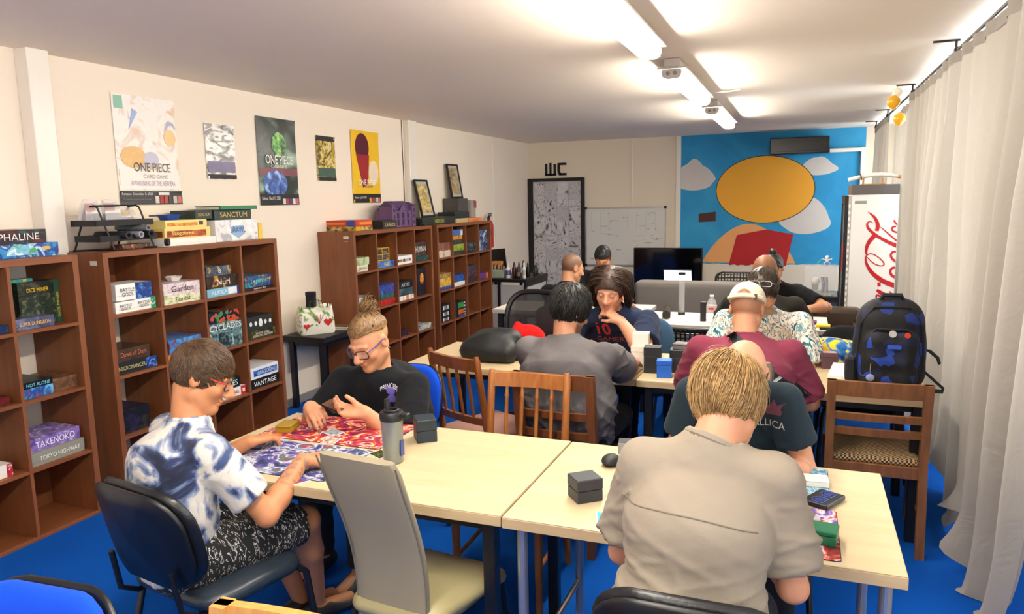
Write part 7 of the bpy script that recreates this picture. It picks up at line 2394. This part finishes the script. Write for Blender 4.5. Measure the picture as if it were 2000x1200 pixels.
def card(label, x, y, rz, c, z=TZ + .0026, n=1, group='loose trading cards'):
    t = thing('trading_card', label, 'card', (x, y, z), math.radians(rz), group)
    MB().prism(rrect(.063, .088, .004, 3), 0, .0005 * n + .0004).build('card_body', flat('E2DED6', .5, var=0), t)
    MB().prism(rrect(.056, .081, .003, 3), .0005 * n + .0004, .0005 * n + .0007).build('card_face', artmat(c[0], c[1], c[2], 40, x * 7 + y), t)
    return t
card('grey-blue card beside the gold deck box', -1.99, 2.63, 20, ('7A92A0', 'A8BCC4', '4A6270'))
card('pale card in the middle of the red playmat', -1.86, 2.575, 70, ('9AA8B4', 'C8D0D4', '6A7A88'))
card('card at the near edge of the red playmat', -1.80, 2.470, 10, ('B09A8A', 'E0D0C0', '6A4A5A'))
card('blue-bordered card by the fingertips of the tattooed hand', -1.612, 2.385, 75, ('3A5A8A', 'C8A890', '1E2E5A'), n=4)
card('dark green card folder beside the steel bottle', -1.515, 2.395, 62, ('1A221C', '5A7A2A', '0E1410'), TZ, n=6)
card('blue card under the wrist at the table edge', -1.655, 2.068, -30, ('2A5AB0', '8A2A2A', '1A2A50'), TZ, n=2)
card('cyan card corner by the elbow of the beige shirt', -.535, 2.115, 15, ('2AB0D0', '2AB0D0', '1A90B8'), TZ)
for k, (x, y, a) in enumerate(((-.99, 4.17, 20), (-.93, 4.23, 5), (-1.02, 4.27, -10))):
    card(('white-framed card under the resting hand', 'black and white card beside the white box tower', 'card in front of the navy shirt')[k], x, y, a, ('3A3638', 'C8C4C0', '6A6668'), TZ + .0026)
playmat('black and white sketch playmat between the grey and navy shirts', -1.28, -.90, 4.0, 4.36, rampmat([(0.36, '1A181A'), (0.46, '8A8688'), (0.54, 'D8D4D0'), (0.64, '3A3638')], scale=11, seed=20, detail=5, distortion=3, rough=.6, name='mat_print'))
hc = thing('hand_of_cards', 'fan of cards held by the person with the bun', 'cards', (-1.885, 2.625, .845))
for k in range(4):
    MB().prism(rrect(.063, .088, .004, 3), 0, .0006).build('card', flat('5A3A2A', .45, var=.2), hc, (0, 0, 0))
    o = hc.children[-1]
    o.rotation_euler = (.35, -.2 + k * .05, 1.2 + k * .16)
    o.location = (.004 * k, -.004 * k, .0016 * k)

def deckbox(label, x, y, rz, s, c, z=TZ, lid=.35, rough=.5, cat='deck box', accent=None, group='deck boxes on the tables'):
    t = thing('deck_box', label, cat, (x, y, z), math.radians(rz), group)
    w, d, h = s
    m = flat(c, rough, var=.05, bump=.05, bscale=120)
    hl = h * (1 - lid)
    MB().box((-w / 2 + .001, -d / 2 + .001, 0), (w / 2 - .001, d / 2 - .001, hl), .002).build('box_body', m, t)
    MB().box((-w / 2, -d / 2, hl + .0008), (w / 2, d / 2, h), .003).build('box_lid', m, t)
    if accent:
        MB().box((-w * .38, -d * .38, h), (w * .38, d * .38, h + .0006)).build('top_print', accent, t)
    return t
deckbox('flat gold deck box on the red playmat', -2.075, 2.545, 15, (.072, .098, .032), '9A7A1E', TZ + .0026, rough=.35)
deckbox('dark navy deck box behind the steel bottle', -1.437, 2.625, 38, (.085, .098, .095), '1C2A34', lid=.5)
deckbox('dark grey deck box alone on the near table', -.640, 2.245, 40, (.092, .085, .078), '2E3238', lid=.5)
t = deckbox('black open deck box near the far edge of the near table', -.60, 2.735, 10, (.085, .06, .045), '1A1A1C')
MB().box((-.0425, -.032, 0), (.0425, -.0305, .044)).build('grey_front', flat('8A8C90', .4), t)
deckbox('white card deck on the blue playmat', .058, 2.605, 4, (.105, .07, .022), 'E6E2D8', TZ + .0026, lid=.2)
deckbox('green deck box on the dark red playmat', .075, 2.165, -8, (.095, .072, .042), '0F6A48', TZ + .0026, rough=.3)
deckbox('light blue deck box beside the tall black boxes', -.683, 3.995, 8, (.082, .07, .098), '1B62C8', lid=.3)
deckbox('tall black deck box next to the blue deck box', -.765, 4.09, 5, (.095, .08, .15), '1A1D20')
deckbox('wide black deck box behind the blue deck box', -.615, 4.15, 5, (.125, .09, .13), '1E2022')
deckbox('grey patterned deck lying on the wide black box', -.60, 4.15, -10, (.11, .075, .035), '6A6664', TZ + .1305, accent=artmat('3A3836', '9A9894', '5A5856', 40, 2))
deckbox('pink and brown deck box near the white carton', .165, 4.47, 5, (.088, .065, .092), '5A3E44', accent=flat('B08A9A', .4), lid=.3)
deckbox('small black box beside the black bag', -1.585, 4.17, 10, (.085, .05, .062), '17171A')
deckbox('purple box at the end of the white table', .075, 6.0, 0, (.10, .08, .025), '5A2A60')
deckbox('yellow card stack on the white table', .165, 5.86, 0, (.10, .075, .022), 'E0C01E')
deckbox('black card pack beside the yellow stack', .178, 5.775, 0, (.08, .05, .014), '1A1418')
deckbox('small upright black box beside the water bottle', -.712, 5.93, 0, (.045, .04, .155), '141416', lid=.2)
fc = thing('card_case', 'black flip case with blue shield outlines on the playmat', 'case', (.092, 2.455, TZ + .0026), math.radians(-28))
MB().box((-.042, -.062, 0), (.042, .062, .016), .003).build('case_body', flat('15171C', .3), fc)
for sy in (-1, 1):
    sh_ = [(-.022, .02), (.022, .02), (.022, -.008), (0, -.024), (-.022, -.008)]
    MB().ring([(b_, sy * .03 + a_, .0165) for a_, b_ in sh_], .0012, 5, closed=True).build('shield_outline', flat('3A62D0', .4), fc)
    MB().prism([(b_ * .6, sy * .03 + a_ * .6) for a_, b_ in sh_], .016, .0166).build('shield_print', flat('23357A', .4), fc)
sl = MB().box((-.05, -.035, 0), (.05, .035, .008), .002)
tag(sl.build('card_sleeves', glassmat('D8D4E0', .1, .4, 'sleeves'), None, (.03, 2.285, TZ + .0026)), 'stack of clear card sleeves beside the green deck box', 'card sleeves')
ms_ = MB().ball((0, 0, .018), (.034, .05, .02), 14, 8)
tag(ms_.build('pouch', flat('101012', .6), None, (-.635, 2.575, TZ), smooth=True), 'small black rounded pouch beside the black open deck box', 'pouch')

# steel shaker bottle
bo = thing('shaker_bottle', 'grey steel shaker bottle with black flip lid', 'bottle', (-1.425, 2.345, TZ))
MB().lathe([(.034, 0), (.038, .006), (.040, .10), (.043, .165), (.043, .172)], (0, 0, 0), 28).build('cup', flat('8A9296', .28, metal=.65, var=.03), bo, smooth=True)
MB().lathe([(.045, .168), (.046, .178), (.046, .195), (.042, .20), (.030, .201)], (0, 0, 0), 28).build('lid', flat('17181A', .45), bo, smooth=True)
MB().ring([(0.026 * math.cos(a_), .026 * math.sin(a_), .204) for a_ in np.linspace(0, 6.28, 20)[:-1]], .005, 6, closed=True).build('lid_ring', flat('17181A', .4), bo, smooth=True)
MB().cyl((-.022, .01, .20), (-.026, .012, .243), .012, .010).build('spout', flat('121214', .45), bo, smooth=True)
MB().box((.02, -.014, .178), (.075, .014, .198), .004).build('carry_handle', flat('17181A', .45), bo)
MB().box((.0405, -.012, .03), (.0425, .012, .09)).build('print_strip', flat('3A4A8A', .4), bo)

# white carton tower, long white carton
tw = thing('white_carton', 'lower white carton of the two-box tower', 'carton', (-.848, 4.19, TZ))
MB().box((-.052, -.05, 0), (.052, .05, .132), .002).build('carton_body', flat('E6E0D2', .6), tw)
MB().box((-.054, -.052, .100), (.054, .052, .134), .002).build('carton_lid', flat('E9E4D6', .6), tw)
tw = thing('white_carton', 'upper white carton of the two-box tower', 'carton', (-.852, 4.19, TZ + .1345), .1)
MB().box((-.046, -.042, 0), (.046, .042, .072), .002).build('carton_body', flat('EAE4D8', .6), tw)
MB().box((-.02, -.015, .072), (.03, .015, .0726)).build('ink_print', flat('8A8680', .6, var=.5, vscale=90), tw)
tw = thing('white_carton', 'long white carton in front of the backpack', 'carton', (.207, 4.22, TZ), -.12)
MB().box((-.042, -.16, 0), (.042, .16, .05), .002).build('carton_body', flat('E8E4DA', .6), tw)
MB().box((-.043, -.161, .032), (.043, .161, .052), .002).build('carton_lid', flat('ECE8DE', .6), tw)

def blobthing(name, label, cat, origin, prims, mat, part, h=.008, amp=.006, freq=16, seed=3, cre=.006):
    t = thing(name, label, cat, origin)
    o_ = np.array(origin)
    lo = np.min([np.minimum(p_[1], p_[2] if p_[0] == 'c' else p_[1]) for p_ in prims], 0) - .3
    hi = np.max([np.maximum(p_[1], p_[2] if p_[0] == 'c' else p_[1]) for p_ in prims], 0) + .3
    F_ = Field(lo, hi, h)
    for p_ in prims:
        if p_[0] == 'c':
            F_.cone(p_[1], p_[2], p_[3], p_[4], .04)
        else:
            F_.ell(p_[1], p_[2], None, .05)
    F_.plane(V(0, 0, .003), V(0, 0, -1))
    v_, f_ = F_.mesh()
    n_ = vnormals(v_, f_)
    dz = smooth01(v_[:, 2] / .03)
    v_ = v_ + n_ * ((amp * wave(v_, freq, seed) + cre * creases(v_, freq * .8, seed + 4)) * dz)[:, None]
    v_[:, 2] = np.maximum(v_[:, 2], .001)
    np_mesh(part, v_, f_, mat, t, np.zeros(3))
    return t
bg = blobthing('shoulder_bag', 'black soft bag lying on the middle-row table', 'bag', (-1.78, 4.16, TZ), [('c', V(-.12, -.06, .06), V(.13, -.08, .06), .06, .065), ('c', V(-.08, .09, .10), V(.10, .05, .11), .07, .08), ('e', V(0, 0, .08), V(.17, .15, .10))], flat('101315', .55, bump=.15, bscale=70), 'bag_body', cre=.010)
MB().ring([(.13, -.02, .10), (.20, .02, .11), (.21, .06, .06), (.18, .08, .02)], .010, 6).build('bag_handle', flat('0E0E10', .6), bg, smooth=True)
MB().ring([(-.10, -.12, .09), (0, -.13, .11), (.12, -.12, .10)], .003, 5).build('zip', flat('3A3A3E', .4), bg)
tag(MB().box((-.055, -.04, 0), (.055, .04, .022), .006).build('wallet', flat('111113', .45, bump=.2, bscale=90), None, (-2.02, 4.33, TZ)), 'black leather wallet behind the black bag', 'wallet')
rb = blobthing('drawstring_bag', 'bright red bag on the mesh-back swivel chair', 'bag', (-1.91, 5.02, .497), [('e', V(0, 0, .14), V(.16, .13, .16)), ('e', V(.07, .02, .20), V(.11, .10, .11)), ('c', V(-.02, 0, .26), V(-.04, .02, .31), .03, .02)], cloth('D41414', bump=.2), 'bag_body', cre=.008)
MB().ring([(-.06, 0, .285), (-.025, -.035, .29), (.01, .0, .285), (-.025, .035, .29)], .006, 6, closed=True).build('drawstring', cloth('A80E0E'), rb)
jk = blobthing('jacket', 'blue and yellow patterned jacket heaped on the chair behind the table', 'jacket', (.26, 4.86, .487), [('e', V(-.03, .0, .16), V(.20, .16, .19)), ('e', V(-.11, -.06, .26), V(.12, .10, .11)), ('c', V(.05, .05, .25), V(.16, .05, .20), .08, .06)], rampmat([(0.36, '0E2A6A'), (0.44, '1A62B0'), (0.50, '2A8AC8'), (0.535, 'F0C814'), (0.62, 'F4D42A'), (0.66, '1450A0')], scale=6.5, seed=3, detail=2, distortion=2, rough=.7, name='jacket_cloth'), 'jacket_cloth', cre=.012)

# backpack
bkp = thing('backpack', 'large navy backpack with blue geometric print on the table end', 'backpack', (.425, 4.10, TZ))
m_bp = rampmat([(0.0, '07080C'), (0.60, '0A0C14'), (0.66, '0A1638'), (0.78, '0F2C74'), (0.87, '0A1028'), (0.95, '163C98')], scale=20, seed=2, kind='voronoi', interp='CONSTANT', rough=.75, bump=.3, bscale=180, bdist=.003, name='backpack_cloth')
m_bpd = flat('0A0C12', .75, bump=.25, bscale=160)
F_ = Field(V(-.26, -.24, -.02), V(.26, .22, .56), .008)
F_.ell(V(0, 0, .20), V(.158, .11, .26), None, .05)
F_.cone(V(-.075, .0, .10), V(-.06, 0, .33), .085, .085, .05)
F_.cone(V(.075, .0, .10), V(.06, 0, .33), .085, .085, .05)
F_.cone(V(-.07, 0, .07), V(.07, 0, .07), .085, .085, .04)
F_.cone(V(-.05, 0, .36), V(.05, 0, .36), .09, .09, .04)
F_.plane(V(0, 0, .004), V(0, 0, -1))
v_, f_ = F_.mesh()
v_ = v_ + vnormals(v_, f_) * (.003 * wave(v_, 18, 5))[:, None]
np_mesh('main_compartment', v_, f_, m_bp, bkp, np.zeros(3))
F_ = Field(V(-.2, -.22, -.02), V(.2, .05, .45), .007)
F_.cone(V(-.07, -.075, .08), V(-.065, -.075, .25), .055, .06, .03)
F_.cone(V(.07, -.075, .08), V(.065, -.075, .25), .055, .06, .03)
F_.cone(V(-.06, -.08, .07), V(.06, -.08, .07), .055, .055, .03)
F_.cone(V(-.06, -.08, .16), V(.06, -.08, .16), .06, .06, .04)
F_.cone(V(-.05, -.075, .25), V(.05, -.075, .25), .06, .06, .04)
F_.plane(V(0, 0, .01), V(0, 0, -1))
v_, f_ = F_.mesh()
fp = np_mesh('front_pocket', v_, f_, m_bp, bkp, np.zeros(3))
MB().ring([(-.125, -.095, .10), (-.118, -.10, .25), (-.07, -.115, .315), (.07, -.115, .315), (.118, -.10, .25), (.125, -.095, .10)], .007, 6).build('zip', m_bpd, fp, smooth=True)
MB().ring([(-.15, -.06, .10), (-.14, -.065, .33), (-.08, -.075, .42), (.08, -.075, .42), (.14, -.065, .33), (.15, -.06, .10)], .008, 6).build('zip', m_bpd, bkp, smooth=True)
MB().ring([(-.055, -.02, .435), (-.04, -.03, .475), (.04, -.03, .475), (.055, -.02, .435)], .012, 8).build('carry_handle', m_bpd, bkp, smooth=True)
MB().ring([(.14, .02, .20), (.18, -.01, .20), (.215, -.03, .17), (.225, -.03, .14)], .016, 6, flat=.4).build('strap', m_bpd, bkp, smooth=True)
MB().ring([(.14, .02, .11), (.20, -.02, .06), (.245, -.04, .02), (.24, -.05, .006), (.19, -.05, .006), (.16, -.04, .012)], .013, 6, flat=.35).build('strap', m_bpd, bkp, smooth=True)
MB().box((-.20, -.08, .03), (-.15, .03, .16), .012).build('side_pocket', m_bpd, bkp)
MB().cyl((.0, -.152, .30), (.0, -.146, .30), .017, seg=18).build('round_badge', flat('C8C8C4', .35, metal=.3), bkp)
MB().cyl((.065, -.150, .295), (.065, -.143, .295), .014, seg=8).build('red_badge', flat('C83A1A', .4), bkp)
MB().prism(rrect(.062, .02, .006, 3), 0, .003, (1, 0, 0), (0, 0, 1), (.01, -.146, .235)).build('name_plate', flat('2A52B8', .4), bkp)
MB().ring([(-.09, -.148, .15), (-.092, -.152, .12), (-.09, -.152, .095)], .002, 5).build('keyring_chain', flat('C0C0C0', .3, metal=.8), bkp)
MB().ball((-.09, -.152, .078), (.020, .006, .018), 10, 8).build('keyring_charm', flat('8A94C0', .3, var=.3, vscale=60), bkp)
MB().ring([(-.10, -.135, .045), (-.03, -.145, .028), (.06, -.145, .03), (.10, -.135, .045)], .003, 5).build('reflective_trim', flat('9A9AA0', .3), bkp, smooth=True)

# ------------------------------------------------------------------ white table
tb_ = thing('storage_tube', 'dark hexagonal tube lying on the white table', 'tube', (-1.03, 6.12, TZ + .035), math.radians(8))
MB().cyl((0, -.16, 0), (0, .16, 0), .035, seg=6).build('tube_body', flat('2E2C22', .3, var=.2), tb_)
for sy in (-1, 1):
    MB().cyl((0, sy * .16, 0), (0, sy * .172, 0), .037, seg=6).build('tube_cap', flat('141412', .4), tb_)
tb_ = thing('storage_tube', 'tall clear tube standing on the white table', 'tube', (-.925, 6.22, TZ))
MB().cyl((0, 0, .02), (0, 0, .34), .026, seg=20).build('tube_body', glassmat('D8DCE0', .05, .22, 'tube_clear'), tb_, smooth=True)
MB().cyl((0, 0, 0), (0, 0, .022), .03, seg=20).build('tube_cap', flat('17171A', .4), tb_, smooth=True)
MB().cyl((0, 0, .338), (0, 0, .356), .03, seg=20).build('tube_cap', flat('17171A', .4), tb_, smooth=True)
wb_ = thing('water_bottle', 'clear plastic water bottle with a red label on the white table', 'bottle', (-.64, 5.86, TZ))
MB().lathe([(.034, 0), (.040, .01), (.040, .06), (.037, .075), (.040, .09), (.040, .14), (.030, .175), (.014, .198), (.013, .205)], (0, 0, 0), 20).build('bottle_body', glassmat('E6EEF2', .03, .25, 'pet'), wb_, smooth=True)
MB().lathe([(.0405, .085), (.0408, .09), (.0408, .135), (.0405, .14)], (0, 0, 0), 20).build('label', glassmat('E8D8D8', .3, .6, 'bottle_label'), wb_, smooth=True)
MB().box((-.02, -.043, .11), (.02, -.041, .125)).build('label_print', flat('C83A3A', .5), wb_)
MB().cyl((0, 0, .205), (0, 0, .22), .016, seg=16).build('cap', flat('E8E8E8', .4), wb_)

# ------------------------------------------------------------------ low black table: shopping bag, box, books
sb_ = thing('shopping_bag', 'white shopping bag printed with green leaves and red hearts', 'bag', (-3.85, 5.17, .631), math.radians(52))
bw, bd, bh = .29, .16, .23
m_bag = rampmat([(0.30, '4A7A2E'), (0.38, '7AA84A'), (0.43, 'E8E4D4'), (0.60, 'ECE8DC'), (0.66, '6A9A40')], scale=7, seed=6, detail=3, distortion=2, rough=.45, name='bag_print')
rings = []
for z, kx, ky, wob in ((0, 1, 1, 0), (.02, 1.04, 1.06, 0), (.10, 1.02, 1.1, .004), (.18, .98, .9, .008), (bh, .94, .6, .016)):
    rings.append([(a_ * kx, b_ * ky, z + wob * math.sin(q_ * 1.7)) for q_, (a_, b_) in enumerate(rrect(bw, bd, .03, 5))])
rings.append([(a_ * .9, b_ * .5, z_ - .03) for a_, b_, z_ in rings[-1]])
MB().loft(rings).build('bag_body', m_bag, sb_, smooth=True, angle=60)
def heart(cx, cz, s):
    pts = []
    for k in range(24):
        a_ = 2 * math.pi * k / 24
        pts.append((cx + s * .0625 * 16 * math.sin(a_) ** 3, cz + s * .0625 * (13 * math.cos(a_) - 5 * math.cos(2 * a_) - 2 * math.cos(3 * a_) - math.cos(4 * a_))))
    return pts
MB().prism(heart(.085, .10, .036), -.004, .002, (1, 0, 0), (0, 0, 1), (0, -.092, 0)).build('heart_print', flat('C42020', .5), sb_)
MB().prism(heart(-.10, .075, .026), -.004, .002, (1, 0, 0), (0, 0, 1), (0, -.092, 0)).build('heart_print', flat('C42020', .5), sb_)
for k, (x0, a_) in enumerate(((-.03, -.5), (-.01, -.2), (.01, .1), (.03, .4))):
    MB().ring([(.01, -.092, .09), (.01 + a_ * .05, -.094, .13), (.01 + a_ * .10, -.094, .17)], .0022, 5).build('berry_stem_print', flat('B02A24', .5), sb_)
for sy in (-1, 1):
    MB().ring([(-.06, sy * .05, bh - .01), (-.05, sy * .055, bh + .05), (.05, sy * .055, bh + .05), (.06, sy * .05, bh - .01)], .008, 6, flat=.4).build('bag_handle', flat('4A5A2A', .6), sb_, smooth=True)
deckbox('black deck box on top of the shopping bag', -3.875, 5.16, 15, (.075, .06, .13), '171A20', .631 + .225, lid=.3)
for k, (dx, rz_, c, lab) in enumerate(((0, .3, 'B8B0A4', 'pale booklet lowest of the pile on the low black table'), (.01, .1, '6A4A34', 'brown booklet on top of the pile on the low black table'))):
    t = thing('booklet', lab, 'booklet', (-3.76 + dx, 5.40, .631 + k * .016), rz_)
    MB().box((-.09, -.065, 0), (.09, .065, .013), .001).build('pages', flat('DCD6C8', .7), t)
    MB().box((-.092, -.067, .013), (.092, .067, .0155), .001).box((-.092, -.067, -.0005), (.092, .067, .001)).build('cover', flat(c, .5, var=.2, vscale=20), t)

# ------------------------------------------------------------------ corner desk bottles and bins
def bottle(label, x, y, h, r, body, cap, z=.7205, band=None):
    t = thing('bottle', label, 'bottle', (x, y, z), 0, 'bottles on the corner desk')
    MB().lathe([(r * .9, 0), (r, .006), (r, h * .62), (r * .5, h * .74), (r * .42, h * .8)], (0, 0, 0), 14).build('bottle_body', flat(body, .4), t, smooth=True)
    MB().lathe([(r * .5, h * .79), (r * .5, h * .86), (r * .25, h), (r * .12, h)], (0, 0, 0), 12).build('cap', flat(cap, .4), t, smooth=True)
    if band:
        MB().lathe([(r * 1.01, h * .2), (r * 1.02, h * .22), (r * 1.02, h * .5), (r * 1.01, h * .52)], (0, 0, 0), 14).build('label', flat(band, .5), t, smooth=True)
bottle('white bottle with a violet label on the corner desk', -3.545, 8.87, .20, .035, 'E4E0E4', 'D8D8DC', band='6A5A8A')
bottle('dark red bottle with a black nozzle beside the white bottle', -3.46, 8.87, .21, .03, '4A1218', '141414')
bottle('black pump bottle in the middle of the corner desk', -3.395, 8.84, .16, .028, '16141A', '1A1A1C', band='6A6058')
bottle('white spray bottle at the near corner of the corner desk', -3.325, 8.87, .21, .024, 'E0DEDC', 'EAEAEA', band='B8B0A8')
for k, (x, y, h_) in enumerate(((-3.44, 8.99, .20), (-3.39, 9.02, .22), (-3.35, 9.08, .19), (-3.48, 9.08, .15), (-3.30, 9.22, .14), (-3.33, 9.36, .12))):
    bottle(('tall black bottle behind the red one', 'tallest black bottle on the corner desk', 'black bottle behind the spray bottle', 'short black bottle at the back of the desk', 'black bottle near the desk end', 'farthest short black bottle by the toilet door')[k], x, y, h_, .024, '111114', '1C1C20')
bn_ = thing('parts_bin', 'pale green open bin full of supplies on the corner desk', 'bin', (-3.72, 8.95, .7205))
MB().box((-.11, -.10, 0), (.11, .10, .10), .004).build('bin_wall', flat('A8B49A', .45), bn_)
for k in range(7):
    MB().cyl((-.09 + k * .03, -.03 + .02 * (k % 3), .09), (-.085 + k * .03, -.03 + .025 * (k % 3), .15 + .02 * (k % 2)), .011, seg=8).build('supply_bottle', flat(('16161A', '3A3A3E', '1E1A18', '5A2A1A', '16161A', '2A2A2E', 'B8B0A0')[k], .4), bn_)
ol = thing('open_case', 'open black case with its lid propped up at the wall', 'case', (-3.83, 9.18, .7205))
MB().box((-.11, -.09, 0), (.11, .09, .05), .004).build('case_base', m_blk, ol)
MB().box((-.11, -.005, 0), (.11, .006, .30), .004, rotm(.0, -.10, 0), (.0, .10, .05)).build('case_lid', m_blk, ol)
MB().box((-.07, -.02, .05), (.07, .05, .19), .004).build('orange_packet', flat('C88A4A', .5, var=.3, vscale=20), ol)
MB().box((-.05, -.06, .05), (.06, -.02, .12), .004).build('white_packet', flat('D8D4CC', .5), ol)
finish_texts()
